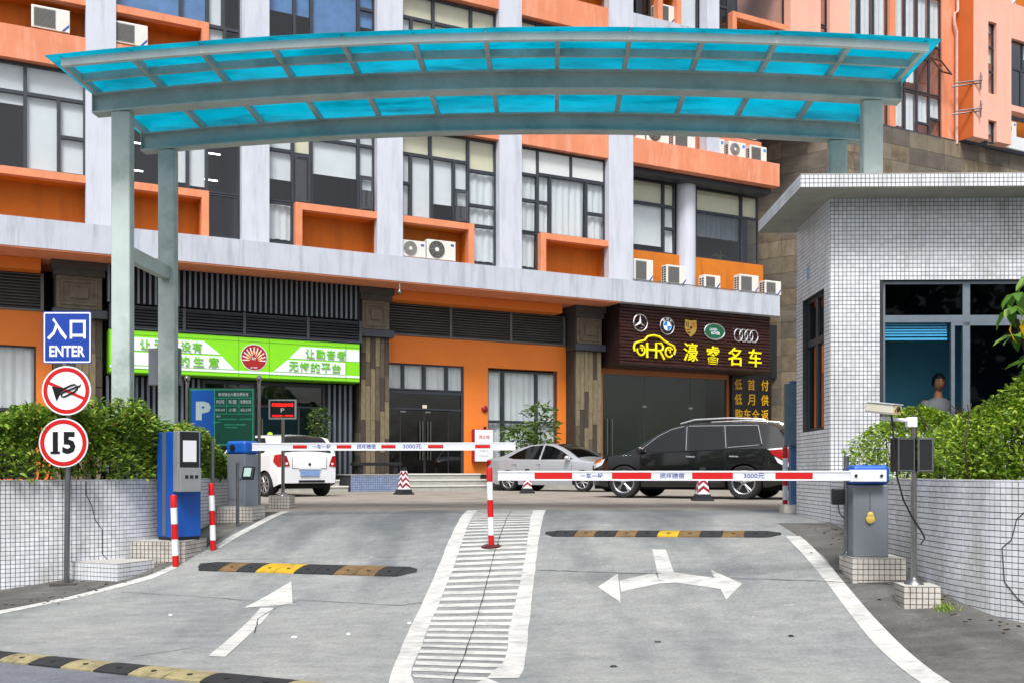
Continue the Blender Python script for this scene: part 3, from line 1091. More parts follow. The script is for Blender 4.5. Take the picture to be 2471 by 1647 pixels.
# ------------------------------------------------------------ office building (local x = along the facade, y = into the building)
TH = math.atan(2400 / 4685.)
BO = (-3.41, 30.4)
OB = thing('office_building', 'large orange and white office building with piers, recessed boxes and shops', 'building', (BO[0], BO[1], 0), TH)
def bw(u, v, w=0.0):
    c, s = math.cos(TH), math.sin(TH)
    return (BO[0] + u * c - v * s, BO[1] + u * s + v * c, w)
def bpart(name, m, *boxes, parent=None, bevel=0.0):
    mb = MB()
    for b in boxes:
        mb.box(*b)
    return mb.build(name, m, parent or OB, bevel=bevel)

TOP = 23.0
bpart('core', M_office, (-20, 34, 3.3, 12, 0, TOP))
# piers
PU = [-21.16, -17.06, -12.96, -8.86, -4.78, -.74, 3.38, 7.54]
PW = [.76, .76, .76, .75, .78, .82, .81, .99]
for u, w in zip(PU, PW):
    bpart('pier', M_white, (u, u + w, 0, .55, 7.16, TOP))
# ledge over the shops
bpart('ledge', M_ledge, (-20, 15.1, -.02, 1.75, 6.4, 7.16))
bpart('soffit', M_trim, (-20, 8.0, .0, 3.1, 6.36, 6.398))

def window(cells, v, parent=None, fm=None, fw=.045, dp=.07, inner=.12):
    """cells: (u0, u1, w0, w1, blind code); one window part with a pane and a blind for each light"""
    mb = MB()
    for u0, u1, w0, w1, k in cells:
        mb.box(u0, u1, v, v + dp, w1 - fw, w1).box(u0, u1, v, v + dp, w0, w0 + fw)
        mb.box(u0, u0 + fw, v, v + dp, w0 + fw, w1 - fw).box(u1 - fw, u1, v, v + dp, w0 + fw, w1 - fw)
    W = mb.build('window', fm or M_frame, parent or OB)
    for u0, u1, w0, w1, k in cells:
        a, b, c, d = u0 + fw, u1 - fw, w0 + fw, w1 - fw
        MB().poly([(a, v + .035, c), (b, v + .035, c), (b, v + .035, d), (a, v + .035, d)]).build('pane', G_win, W, fix=False)
        kind, cov = k[0], float(k[1:] or 1)
        if kind == 'n':
            if cov > 1:            # lit ceiling tubes inside
                for q in range(2):
                    zz = d - (d - c) * (.3 + .35 * q)
                    MB().box(a + .1, a + (b - a) * .6, v + .9 + .4 * q, v + .95 + .4 * q, zz, zz + .03).build('ceiling_tube', M_tube, W)
            continue
        bot = d - (d - c) * cov
        m = {'w': M_blind, 'y': M_cream, 'b': M_bluebl, 'g': M_greybl, 'c': M_blind, 'p': mat('white_paper', 'e6e7e4', .9, var=.03)}[kind]
        vv = v + .05 if kind == 'p' else v + inner
        mb = MB()
        if kind in 'cg':
            n = max(8, int((b - a) / .05))
            ph = RNG.uniform(0, 6)
            vs, fs = [], []
            for i in range(n + 1):
                t = i / n
                f = .022 * math.sin(t * (b - a) * 26 + ph) + .014 * math.sin(t * (b - a) * 11 + 2 * ph)
                drift = RNG.uniform(-.01, .01)
                vs += [(a + (b - a) * t, vv + .03 + f * .5, d), (a + (b - a) * t + drift, vv + .03 + f * 1.6, bot)]
            fs = [(2 * i, 2 * i + 2, 2 * i + 3, 2 * i + 1) for i in range(n)]
            mb.add(vs, fs)
            mb.build('curtain', m, W, smooth=True, fix=False)
        else:
            mb.box(a, b, vv, vv + .004, bot, d)
            if kind in 'wy' and cov < .98:
                mb.box(a, b, vv - .01, vv + .014, bot - .025, bot)
            mb.build('blind', m, W)
    return W

def niche(u0, u1, w0, w1, left=True, right=True, depth=.75):
    """projecting frame around an orange recess for the air conditioner units"""
    f = .2
    bx = []
    bx.append((u0, u1, .04, .30, w1 - .2, w1))
    if left:
        bx.append((u0, u0 + f, .04, .30, w0, w1 - .2))
    if right:
        bx.append((u1 - f, u1, .04, .30, w0, w1 - .2))
    n = bpart('niche_frame', M_trim, *bx)
    a, b = u0 + (f if left else 0), u1 - (f if right else 0)
    bpart('recess', M_orange, (a, b, depth, depth + .05, w0, w1 - .2), (a - .05, a, .3, depth, w0, w1 - .2), (b, b + .05, .3, depth, w0, w1 - .2),
          (a - .05, b + .05, .3, depth + .05, w1 - .2, w1 - .15), (a, b, .1, depth, w0 - .04, w0 + .002), parent=n)
    return n

V = .26
# ---- first office floor, between ledge and band
F2 = {
 'A': ((-12.2, -8.86), (None, 0, 0), [(-12.2, -10.3, 10.45, 11.22, 'w'), (-10.3, -8.86, 10.45, 11.22, 'w'), (-12.2, -10.3, 8.46, 10.45, 'w.12'), (-10.3, -9.5, 8.46, 10.45, 'w.97'),
      (-9.5, -8.86, 9.45, 10.45, 'w'), (-9.5, -8.86, 8.46, 9.45, 'w.93')], (-12.2, -8.86, 0, 0)),
 'B': ((-8.11, -4.78), 0, [(-8.11, -6.65, 10.45, 11.22, 'w'), (-6.65, -5.7, 10.45, 11.22, 'w'), (-5.7, -4.78, 10.45, 11.22, 'w'), (-8.11, -6.65, 8.46, 10.45, 'n2'), (-6.65, -6.22, 8.46, 10.45, 'w.9'), (-6.22, -5.7, 8.46, 10.45, 'w.93'),
      (-5.7, -4.78, 8.46, 10.45, 'n2'), (-5.68, -4.78, 7.22, 8.44, 'n1')], (-8.11, -5.68, 0, 1)),
 'C': ((-4.0, -.74), 0, [(-4.0, -3.25, 9.95, 11.22, 'w'), (-3.25, -2.7, 9.9, 11.22, 'y'), (-2.7, -1.25, 10.45, 11.22, 'w'), (-1.25, -.74, 10.45, 11.22, 'w'), (-4.0, -3.25, 8.46, 9.95, 'w.55'), (-3.25, -2.7, 8.46, 9.9, 'n1'),
      (-2.7, -1.25, 8.46, 10.45, 'w.5'), (-1.25, -.74, 9.5, 10.45, 'w'), (-1.25, -.74, 8.46, 9.5, 'w.3'), (-4.0, -3.24, 7.22, 8.44, 'c.9')], (-3.23, -.74, 1, 0)),
 'D': ((.08, 3.38), 0, [(.08, 1.1, 10.42, 11.22, 'y'), (1.1, 2.4, 10.42, 11.22, 'y'), (2.4, 3.38, 10.2, 11.22, 'y'), (.08, .44, 9.5, 10.42, 'w'), (.08, .44, 8.46, 9.5, 'c'), (.44, 1.15, 8.46, 10.42, 'w.97'), (1.15, 1.9, 8.46, 10.42, 'w.72'),
      (1.9, 2.4, 9.5, 10.42, 'w'), (1.9, 2.4, 8.46, 9.5, 'w.4'), (2.4, 3.38, 9.1, 10.2, 'c'), (2.51, 3.38, 7.22, 8.46, 'c.92'), (2.4, 3.38, 8.46, 9.1, 'c')], (.08, 2.51, 0, 1)),
 'E': ((4.19, 7.54), 0, [(4.19, 4.92, 10.35, 11.22, 'p'), (4.92, 6.2, 10.42, 11.22, 'p'), (6.2, 7.54, 10.42, 11.22, 'p.95'), (4.19, 4.92, 9.5, 10.35, 'c'), (4.19, 4.92, 8.46, 9.5, 'c'), (4.92, 5.4, 9.5, 10.42, 'c'), (4.92, 5.4, 8.46, 9.5, 'c'),
      (5.4, 6.8, 8.46, 10.42, 'c'), (6.8, 7.54, 9.35, 10.42, 'c'), (6.8, 7.54, 8.46, 9.35, 'c'), (4.19, 4.92, 7.22, 8.44, 'c.93')], (4.92, 7.54, 1, 0)),
}
for k, (ext, _, cells, nc) in F2.items():
    window(cells, V)
    niche(nc[0], nc[1], 7.16, 8.44, nc[2], nc[3])
    bpart('spandrel', M_salmon, (ext[0], ext[1], .05, .4, 11.25, 12.1))
# the facade goes on past the last bay in the same pattern
for dx in (-4.1, -8.2):
    _, _, cells, nc = F2['A']
    window([(a + dx, b + dx, c, d, k) for a, b, c, d, k in cells], V)
    niche(nc[0] + dx, nc[1] + dx, 7.16, 8.44, 0, 0)
    bpart('spandrel', M_salmon, (-12.2 + dx, -8.86 + dx, .05, .4, 11.25, 12.1))
    window([(-12.2 + dx, -10.4 + dx, 13.17, 15.4, 'w.6'), (-10.4 + dx, -8.86 + dx, 13.17, 15.4, 'b')], V)
    niche(-12.2 + dx, -8.86 + dx, 12.1, 13.15, 0, 0)
    bpart('spandrel', M_salmon, (-12.2 + dx, -8.86 + dx, .05, .4, 15.45, TOP))
# one casement of bay C and of bay D stands open
for u0, u1, z0, z1, a in ((-1.2, -.8, 8.5, 9.45, -35), (1.95, 2.35, 8.5, 9.45, -32), (-3.2, -2.75, 8.5, 9.85, -8)):
    mb = MB()
    frame_rect(mb, 0, u1 - u0, z0, z1, -.03, .05, .05)
    o = mb.build('casement', M_frame, OB, loc=(u0, V - .02, 0), rot=(0, 0, rad(a)))
    MB().poly([(.05, -.005, z0 + .05), (u1 - u0 - .05, -.005, z0 + .05), (u1 - u0 - .05, -.005, z1 - .05), (.05, -.005, z1 - .05)]).build('pane', G_win, o)
# rooms behind the glass, one floor slab per storey
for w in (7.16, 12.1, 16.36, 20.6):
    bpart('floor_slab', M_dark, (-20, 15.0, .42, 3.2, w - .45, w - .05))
for u, w in zip(PU, PW):
    bpart('room_divider', M_office, (u + .1, u + w - .1, .56, 3.2, 7.2, TOP))

# ---- second office floor, seen above and behind the canopy
F3 = {
 'A': ((-12.2, -8.86), [(-12.2, -8.86, 13.17, 15.4, 'w')], (-12.2, -8.86, 0, 0)),
 'B': ((-8.11, -4.78), [(-8.11, -6.4, 13.17, 15.4, 'b'), (-6.4, -5.68, 13.17, 15.4, 'b'), (-5.68, -5.2, 12.15, 13.17, 'w'), (-5.2, -4.78, 12.15, 13.17, 'n1'), (-5.68, -5.25, 13.17, 15.4, 'w'), (-5.25, -4.78, 13.17, 15.4, 'n1')], (-8.11, -5.68, 0, 1)),
 'C': ((-4.0, -.74), [(-4.0, -3.2, 13.17, 15.4, 'b.62'), (-3.2, -2.7, 13.17, 15.4, 'b.62'), (-2.7, -1.25, 13.17, 15.4, 'b'), (-1.25, -.74, 13.17, 14.6, 'b.35'), (-1.25, -.74, 14.6, 15.4, 'b'), (-4.0, -3.24, 12.15, 13.17, 'n1')], (-3.23, -.74, 1, 0)),
 'D': ((.08, 3.38), [(.08, 1.2, 14.65, 15.4, 'y'), (1.2, 2.5, 14.65, 15.4, 'y'), (2.5, 3.38, 14.5, 15.4, 'y'), (.08, .46, 13.17, 14.65, 'w.7'), (.46, 1.2, 13.17, 14.65, 'y'), (1.2, 2.0, 13.17, 14.65, 'y'), (2.0, 2.5, 13.17, 14.65, 'y'), (2.5, 3.38, 13.17, 14.5, 'y')], (.08, 3.38, 0, 0)),
 'E': ((4.19, 7.54), [(4.19, 4.92, 14.6, 15.4, 'y'), (4.92, 6.3, 14.6, 15.4, 'y'), (6.3, 7.54, 14.6, 15.4, 'y'), (4.19, 7.54, 13.17, 14.6, 'w')], (4.19, 7.54, 0, 0)),
}
for k, (ext, cells, nc) in F3.items():
    window(cells, V)
    niche(nc[0], nc[1], 12.1, 13.15, nc[2], nc[3])
    bpart('spandrel', M_salmon, (ext[0], ext[1], .05, .4, 15.45, 16.36))
    window([(ext[0], (ext[0] + ext[1]) / 2, 17.4, 19.6, 'w'), ((ext[0] + ext[1]) / 2, ext[1], 17.4, 19.6, 'c')], V)
    niche(ext[0], ext[1], 16.36, 17.4, 0, 0)
    bpart('spandrel', M_salmon, (ext[0], ext[1], .05, .4, 19.6, TOP))

# ---- set-back bay above the car showroom
bpart('spandrel', M_salmon, (8.53, 15.1, -.0, .95, 11.25, 12.1))
bpart('lintel', M_frame, (8.53, 15.0, .35, .9, 11.05, 11.249))
bpart('parapet', M_orange, (8.53, 11.15, .9, 1.05, 7.16, 8.47), (11.85, 15.1, .9, 1.05, 7.16, 8.47))
window([(8.53, 10.5, 10.2, 11.05, 'y.9'), (10.5, 11.0, 10.2, 11.05, 'y'), (8.53, 10.5, 8.48, 10.2, 'w.86'), (10.5, 11.0, 9.4, 10.2, 'c'), (10.5, 11.0, 8.48, 9.4, 'c')], .96)
window([(11.95, 14.1, 10.2, 11.05, 'y'), (14.1, 14.9, 10.2, 11.05, 'y'), (11.95, 14.1, 8.48, 10.2, 'g.52'), (14.1, 14.9, 8.48, 10.2, 'n1')], .96)
MB().lathe([(.36, 7.16), (.36, 11.25)], (11.5, .98, 0), 28).build('round_column', M_white, OB, smooth=True)
bpart('showroom_gable', M_dark, (8.5, 15.0, 1.7, 3.2, 7.16, 12))
mb = MB()
for k in range(7):
    a = k * .9
    mb.tube([(13.3, 1.3, 8.5), (13.3 + .15 * math.cos(a), 1.3 + .1 * math.sin(a), 8.75), (13.3 + .35 * math.cos(a), 1.3 + .2 * math.sin(a), 8.7 + .1 * (k % 3))], [.02, .025, .004], 5)
mb.build('houseplant', mat('indoor_leaf', '3f5a34', .6, var=.1), OB)
# upper floor of the set-back bay and white balcony front
bpart('spandrel', M_salmon, (8.53, 15.1, 1.0, 1.15, 12.1, 13.2))
window([(8.53, 11.0, 13.2, 15.4, 'y'), (11.9, 15.0, 13.2, 15.4, 'y')], 1.0)
bpart('balcony_front', M_ledge, (8.53, 12.0, .0, .9, 15.5, 16.4))
bpart('pier', M_white, (11.75, 12.3, .05, .5, 12.1, TOP))
window([(9.0, 9.6, 16.42, 19.4, 'n1'), (10.6, 11.7, 16.42, 19.4, 'w')], .5)
niche(9.6, 10.6, 16.4, 17.9, 1, 1)
window([(12.3, 12.9, 16.0, 17.6, 'n1'), (12.3, 12.9, 17.6, 20.0, 'n1'), (12.9, 15.6, 17.45, 20, 'n1')], .3)
niche(12.9, 15.6, 16.0, 17.4, 1, 1)
bpart('spandrel', M_salmon, (12.3, 15.6, .1, .5, 15.2, 16.0))
bpart('spandrel', M_salmon, (12.3, 15.6, .1, .5, 20.0, TOP))

# ---- tower end of the building
bpart('wall', M_pink, (15.6, 17.11, -.05, 3.0, 14.36, TOP), (17.58, 18.62, -.05, 3.0, 14.36, TOP))
bpart('wall', M_salmon, (20.82, 21.14, -.05, 3.0, 14.36, TOP))
bpart('wall', M_salmon, (23.84, 24.71, -.05, 3.0, 14.36, TOP))
for z in (14.2, 16.0, 17.8, 19.6):
    window([(17.11, 17.58, z, z + 1.75, 'n1')], .1)
for z in (14.3, 16.3, 20.5):
    hh = 1.95 if z < 15 else 4.1
    window([(18.62, 19.3, z, z + hh, 'c'), (19.3, 20.05, z + .9, z + hh, 'c'), (19.3, 20.05, z, z + .9, 'w'), (20.05, 20.82, z, z + hh, 'c')], .08)
for z in (14.2, 16.1, 20.2):
    h = 1.85 if z < 15 else 4.05
    window([(21.14, 21.75, z, z + h, 'c.8'), (21.75, 22.45, z, z + h, 'c.92'), (22.45, 23.15, z, z + h * .35, 'n1'), (22.45, 23.15, z + h * .35, z + h, 'c'), (23.15, 23.84, z, z + h * .5, 'n1'), (23.15, 23.84, z + h * .5, z + h, 'c')], .02)
# open top-hung casement
mb = MB()
frame_rect(mb, 0, .62, -.95, 0, -.03, .05, .05)
o = mb.build('casement', mat('bronze_frame', '4b3a36', .4, metal=.3, var=.1), OB, loc=(23.18, -.02, 17.6), rot=(rad(-35), 0, 0))
MB().poly([(.05, -.01, -.9), (.57, -.01, -.9), (.57, -.01, -.05), (.05, -.01, -.05)]).build('pane', G_win, o)
# projecting pink block
M_dorange = mat('deep_orange_paint', 'cf6a2c', .75, var=.06, scale=1.2, bump=.03)
bpart('wall', M_dorange, (24.71, 24.75, -.84, -.05, 14.36, TOP))
PB = [(24.75, 25.65), (26.17, 27.1)]
bpart('wall', M_pink, *[(a, b, -.84, -.4, 14.36, TOP) for a, b in PB])
bpart('wall', M_pink, *[(25.65, 26.17, -.84, -.4, a, b) for a, b in ((15.2, 16.3), (19.3, TOP))])
window([(25.65, 26.17, 14.3, 15.2, 'w.5')], -.7)
window([(25.65, 26.17, 16.3, 17.3, 'n1'), (25.65, 26.17, 17.3, 18.3, 'y.6'), (25.65, 26.17, 18.3, 19.3, 'w.3')], -.7)
bpart('wall', M_pink, (27.1, 33, -.5, -.1, 16.0, 16.25), (27.1, 33, -.5, -.1, 19.1, 20.6))
bpart('balcony_front', M_blind, (27.1, 33, -.55, -.45, 14.36, 14.9))
bpart('recess', M_orange, (27.1, 33, .3, .4, 14.9, 16.0), (27.1, 33, .3, .4, 20.6, 22))
window([(27.1, 28.4, 16.25, 17.9, 'n1'), (28.4, 30, 16.25, 17.9, 'n1'), (27.1, 27.7, 17.9, 19.1, 'b.8'), (27.7, 28.5, 17.9, 19.1, 'n1'), (28.5, 30, 17.9, 19.1, 'w.5')], -.35)
# rainwater pipe with two wall brackets
mb = MB()
mb.tube([(24.55, -.18, 14.2), (24.55, -.18, 18.9), (24.4, -.18, 19.2), (24.4, -.18, 19.6), (24.62, -.18, 19.75), (24.62, -.18, TOP)], .06, 8)
pipe = mb.build('drain_pipe', mat('pipe_paint', 'd9b7aa', .5, var=.08), OB, smooth=True)
for z in (15.4, 16.55):
    mb = MB()
    mb.tube([(24.1, -.5, z), (25.0, -1.05, z + .1)], .03, 6)
    mb.tube([(24.1, -.3, z - .08), (25.0, -1.0, z), (25.05, -1.0, z + .3)], .03, 6)
    mb.tube([(25.05, -.95, z - .25), (25.05, -.95, z + .45)], .03, 6)
    mb.build('bracket', M_steel, pipe)

# ------------------------------------------------------------ ground floor
# shop walls
bpart('wall', M_gorange, (.1, .22, 1.8, 2.1, .5, 5.0), (.22, 6.9, 1.8, 2.1, 4.12, 5.0), (2.95, 3.84, 1.8, 2.1, .5, 4.12), (6.55, 6.9, 1.8, 2.1, .5, 4.12), (3.84, 6.55, 1.8, 2.1, .1, .55))
bpart('wall', M_gorange, (-20, -10.0, 1.8, 2.1, 4.05, 5.02), (-10.0, -9.6, 1.8, 2.1, .0, 5.02), (-20, -10.0, 1.8, 2.1, 0, .4), (-20, -13.5, 1.8, 2.1, .4, 4.05))
bpart('fascia_beam', M_gorange, (.1, 6.4, 1.2, 1.8, 6.05, 6.35))
bpart('fascia_beam', M_gorange, (-20, -9.9, 1.2, 1.8, 6.05, 6.35))
window([(.22, .8, 3.26, 4.12, 'c'), (.8, 1.55, 3.26, 4.12, 'c'), (1.55, 2.35, 3.26, 4.12, 'c'), (2.35, 2.95, 3.26, 4.12, 'c')], 1.86)
window([(3.84, 4.45, 2.3, 4.05, 'c'), (4.45, 5.75, 2.3, 4.05, 'c'), (5.75, 6.55, 2.3, 4.05, 'c'), (3.84, 4.45, .55, 2.3, 'c'), (4.45, 5.75, .55, 2.3, 'c'), (5.75, 6.55, .55, 2.3, 'c')], 1.86)
window([(-13.5, -11.2, 2.3, 4.05, 'c'), (-11.2, -10.0, 2.3, 4.05, 'c'), (-13.5, -11.2, .4, 2.3, 'n1'), (-11.2, -10.0, .4, 2.3, 'n1')], 1.86)
# louvred bands
def louvre_band(u0, u1, w0, w1, v, posts, m=None):
    b = bpart('louvre_frame', m or M_louv, *[(p - .04, p + .04, v, v + .09, w0, w1) for p in posts], (u0, u1, v + .005, v + .085, w0 - .05, w0 - .001), (u0, u1, v + .16, v + .18, w0, w1))
    mb = MB()
    z = w0 + .02
    while z < w1 - .03:
        mb.add([(u0, v + .02, z), (u1, v + .02, z), (u1, v + .12, z + .07), (u0, v + .12, z + .07), (u0, v + .03, z - .012), (u1, v + .03, z - .012), (u1, v + .13, z + .058), (u0, v + .13, z + .058)],
               [(0, 1, 2, 3), (4, 5, 6, 7), (0, 1, 5, 4), (2, 3, 7, 6)])
        z += .085
    stuff(mb.build('louvre_blades', m or M_louv, b))
    return b
louvre_band(.15, 6.85, 5.06, 6.05, 1.75, [.2, 2.45, 4.7, 6.8])
louvre_band(-20, -9.8, 5.06, 6.05, 1.75, [-9.85])
M_louv2 = mat('blue_louvre_metal', '42464f', .5, metal=.3, var=.1, scale=2)
louvre_band(-8.2, -.9, 4.62, 5.25, .95, [-8.15, -6.2, -4.5, -2.6, -.95], M_louv2)
# vertical fins above and beside the green sign
fb = bpart('fin_backing', M_finbk, (-8.25, -.9, 1.15, 1.25, 5.3, 6.36))
fin_me = MB().box(-.03, .03, -.05, .05, 5.3, 6.36).mesh('fin', M_fin)
n = int(7.3 / .155)
for i in range(n):
    link_mesh('fin', fin_me, fb, (-8.2 + i * .155, 1.08, 0))
fb = bpart('fin_backing', M_finbk, (-8.25, -5.6, 1.55, 1.65, 0, 3.3))
fb2 = bpart('fin_backing', M_finbk, (-1.9, -1.0, 1.55, 1.65, 0, 3.3))
fin_me2 = MB().box(-.035, .035, -.05, .05, 0, 3.3).mesh('fin', M_fin)
for i in range(17):
    link_mesh('fin', fin_me2, fb, (-8.2 + i * .155, 1.48, 0))
for i in range(5):
    link_mesh('fin', fin_me2, fb2, (-1.8 + i * .17, 1.48, 0))
# pilasters with slate strips, a relief block and a granite band
def pilaster(u0, u1, seed):
    r = random.Random(seed)
    p = bpart('pilaster', M_cap, (u0, u1, 1.25, 2.3, .3, 6.36))
    n = max(4, round((u1 - u0) / .17))
    sw = (u1 - u0) / n
    for i in range(n):
        z = .35
        while z < 4.8:
            h = min(r.uniform(.7, 1.9), 4.8 - z)
            if 4.8 - (z + h) < .35:
                h = 4.8 - z
            pr = r.uniform(.02, .045)
            MB().box(u0 + i * sw + .008, u0 + (i + 1) * sw - .008, 1.25 - pr, 1.249, z + .006, z + h - .006).build('slate_strip', r.choice([M_stone1, M_stone2, M_stone2, M_stone3]), p)
            z += h
    d = r.uniform(.3, .35)
    nz = 6
    for i in range(nz):
        h = 4.45 / nz
        MB().box(u0 - .03, u0 - .001, 1.27, 1.78, .35 + i * h + .006, .35 + (i + 1) * h - .006).build('slate_strip', r.choice([M_stone1, M_stone3, M_stone3]), p)
    bpart('granite_band', M_sill, (u0 - .07, u1 + .12, 1.1, 1.85, 4.82, 5.04), parent=p)
    c = bpart('relief_block', M_capl, (u0 + .03, u1 - .02, 1.17, 1.249, 5.06, 5.95), parent=p)
    uc = (u0 + u1) / 2
    hw = (u1 - u0) / 2 - .14
    mb = MB()
    zc, hh = 5.5, .34
    mb.box(uc - hw, uc + hw, 1.13, 1.169, zc + hh - .06, zc + hh).box(uc - hw, uc + hw, 1.13, 1.169, zc - hh, zc - hh + .06)
    mb.box(uc - hw, uc - hw + .06, 1.13, 1.169, zc - hh + .06, zc + hh - .06).box(uc + hw - .06, uc + hw, 1.13, 1.169, zc - hh + .06, zc + hh - .06)
    mb.box(uc - hw * .5, uc + hw * .5, 1.12, 1.168, zc - hh * .45, zc + hh * .45)
    mb.build('relief', M_capl, p)
    bpart('capital', M_cap, (u0 - .04, u1 + .06, 1.12, 1.9, 5.96, 6.15), (u0 - .1, u1 + .12, 1.05, 1.9, 6.15, 6.355), parent=p)
    return p
pilaster(-.85, .09, 1)
pilaster(6.95, 8.0, 2)
pilaster(-9.55, -8.35, 3)
# entrance steps
M_step = mat('step_granite', 'a9a8a1', .7, var=.12, scale=5, bump=.1)
M_nose = mat('step_nosing', 'd3d2cc', .7, var=.05)
def steps(u0, u1, ends):
    for k in range(3):
        s = bpart('step', M_step, (u0 - .0 + k * ends[0], u1 - k * ends[1], .0 + k * .32, 1.8 if k == 2 else .32 + k * .32, 0, .18 * (k + 1)))
        bpart('nosing', M_nose, (u0 + k * ends[0] - .01, u1 - k * ends[1] + .01, -.025 + k * .32, -.002 + k * .32, .18 * (k + 1) - .045, .18 * (k + 1) - .002), parent=s)
steps(-.05, 3.5, (0, .25))
steps(-3.6, -1.65, (0, .18))
M_bluetile = mat('blue_grey_tile', '7f8fae', .5, var=.1, scale=4, island=.12)
def tile_block(u0, u1, v0, v1, w1, m):
    c = bpart('planter_block', M_grout, (u0, u1, v0, v1, 0, w1))
    mb = MB()
    p = .07
    z = 0.0
    while z + p <= w1 + .001:
        u = u0
        while u + p <= u1 + .001:
            mb.box(u + .004, u + p - .004, v0 - .006, v0 - .0005, z + .004, z + p - .004)
            u += p
        z += p
    stuff(mb.build('tile_field', m, c))
    bpart('coping', M_step, (u0 - .02, u1 + .02, v0 - .02, v1, w1 + .001, w1 + .03), parent=c)
tile_block(-1.62, -.08, -.12, 1.2, .49, M_bluetile)
tile_block(3.52, 4.3, .1, 1.8, .49, mat('dark_blue_tile', '4b556b', .5, var=.1, island=.1))
bpart('showroom_platform', M_step, (6.95, 15.0, .9, 1.8, 0, .3), (4.3, 6.95, .5, 1.8, 0, .3))
# black bench on the planter
bn = thing('bench', 'low black bench in front of the slate pilaster', 'bench', bw(-.65, .35, .52), TH)
MB().box(-.75, .75, -.25, .25, .26, .36).build('seat', M_black, bn, bevel=.01)
for x in (-.55, .55):
    MB().box(x - .07, x + .07, -.2, .2, 0, .26).build('leg', M_black, bn)
# glass entrance of the orange shop
dr = bpart('entrance', M_frame, (.22, .3, 1.82, 1.95, .54, 3.24), (2.85, 2.93, 1.82, 1.95, .54, 3.24), (.3, 2.85, 1.82, 1.95, 3.14, 3.24), (.3, 2.85, 1.84, 1.9, 2.62, 2.67))
bpart('shop_room', M_dark, (.3, 2.85, 3.0, 3.1, .5, 4.0))
def pane(u0, u1, w0, w1, v, parent, g=None):
    return MB().poly([(u0, v, w0), (u1, v, w0), (u1, v, w1), (u0, v, w1)]).build('pane', g or G_dark, parent, fix=False)
pane(.3, 2.85, 2.67, 3.14, 1.87, dr)
pane(.3, .68, .54, 2.62, 1.87, dr)
pane(2.42, 2.85, .54, 2.62, 1.87, dr)
for u0, u1, hx in ((.69, 1.54, 1.46), (1.56, 2.41, 1.64)):
    lf = bpart('door_leaf', M_frame, (u0, u0 + .02, 1.87, 1.89, .56, 2.6), (u1 - .02, u1, 1.87, 1.89, .56, 2.6))
    pane(u0 + .02, u1 - .02, .56, 2.6, 1.88, lf, glass('door_glass', '2c3133', 1.5, 1.4, .1))
    for dx in (0, -.1 if hx < 1.5 else .1):
        mb = MB()
        mb.tube([(hx + dx, 1.80, .98), (hx + dx, 1.80, 2.25)], .018, 8)
        mb.build('handle', M_stainless, lf)
    bpart('patch_fitting', M_stainless, (u0 + .02, u0 + .2, 1.865, 1.9, 2.53, 2.58), parent=lf)
bpart('notice', M_cream, (1.46, 1.62, 1.835, 1.839, 2.68, 2.79), parent=dr)
# green shop front
sf = bpart('shopfront', M_frame, (-5.6, -5.52, 1.55, 1.7, 0, 3.3), (-1.98, -1.9, 1.55, 1.7, 0, 3.3), (-5.52, -1.98, 1.55, 1.7, 3.2, 3.3), (-5.52, -1.98, 1.57, 1.66, 2.55, 2.6), (-4.0, -3.95, 1.57, 1.66, .3, 2.55), (-2.75, -2.7, 1.57, 1.66, .3, 2.55), (-5.52, -1.98, 1.5, 1.75, 0, .3))
for a, b in ((-5.52, -4.0), (-3.95, -2.75), (-2.7, -1.98)):
    pane(a, b, .3, 2.55, 1.62, sf)
pane(-5.52, -1.98, 2.6, 3.2, 1.62, sf)
for u in (-4.35, -3.6):
    MB().lathe([(.085, 0), (.085, .004)], (u, 1.6, 1.72), 20, 'y').build('sticker', mat('lime_sticker', 'c8e646', .5, var=0), sf)
mb = MB()
for u in (-4.08, -3.85):
    mb.tube([(u, 1.54, .9), (u, 1.54, 2.2)], .02, 8)
mb.build('handle', M_stainless, sf)
# car showroom front
M_copper = mat('copper_frame', 'c07a52', .35, metal=.6, var=.08)
sh = bpart('shopfront', M_copper, (8.3, 14.1, 1.7, 1.82, 4.12, 4.3), (14.0, 14.12, 1.7, 1.82, .3, 4.12), (8.3, 8.36, 1.7, 1.82, .3, 4.12))
for a, b in ((8.36, 10.2), (10.22, 12.3), (12.32, 14.0)):
    pane(a, b, .3, 4.12, 1.77, sh, glass('showroom_glass', '8b9992', 1.5, 1.6, .06))
mb = MB()
for u in (8.55, 8.75):
    mb.tube([(u, 1.68, 1.2), (u, 1.68, 2.5)], .022, 8)
mb.build('handle', M_stainless, sh)
for u in (10.2, 12.3):
    bpart('patch_fitting', M_stainless, (u - .08, u + .1, 1.75, 1.79, 2.95, 3.02), parent=sh)
bpart('shop_room', mat('showroom_grey', 'b4bdb8', .8, var=.15, scale=.7), (8.36, 14.0, 3.0, 3.1, .3, 4.3), (-5.5, -1.95, 3.0, 3.1, 0, 3.3))
bpart('wall', M_dark, (-8.3, -.9, 1.7, 1.75, 3.3, 5.3))
bpart('wall', M_dark, (8.0, 16.7, 1.85, 1.95, 4.3, 6.4))
bpart('wall', M_dark, (8.0, 8.3, 1.75, 1.95, .0, 4.3))

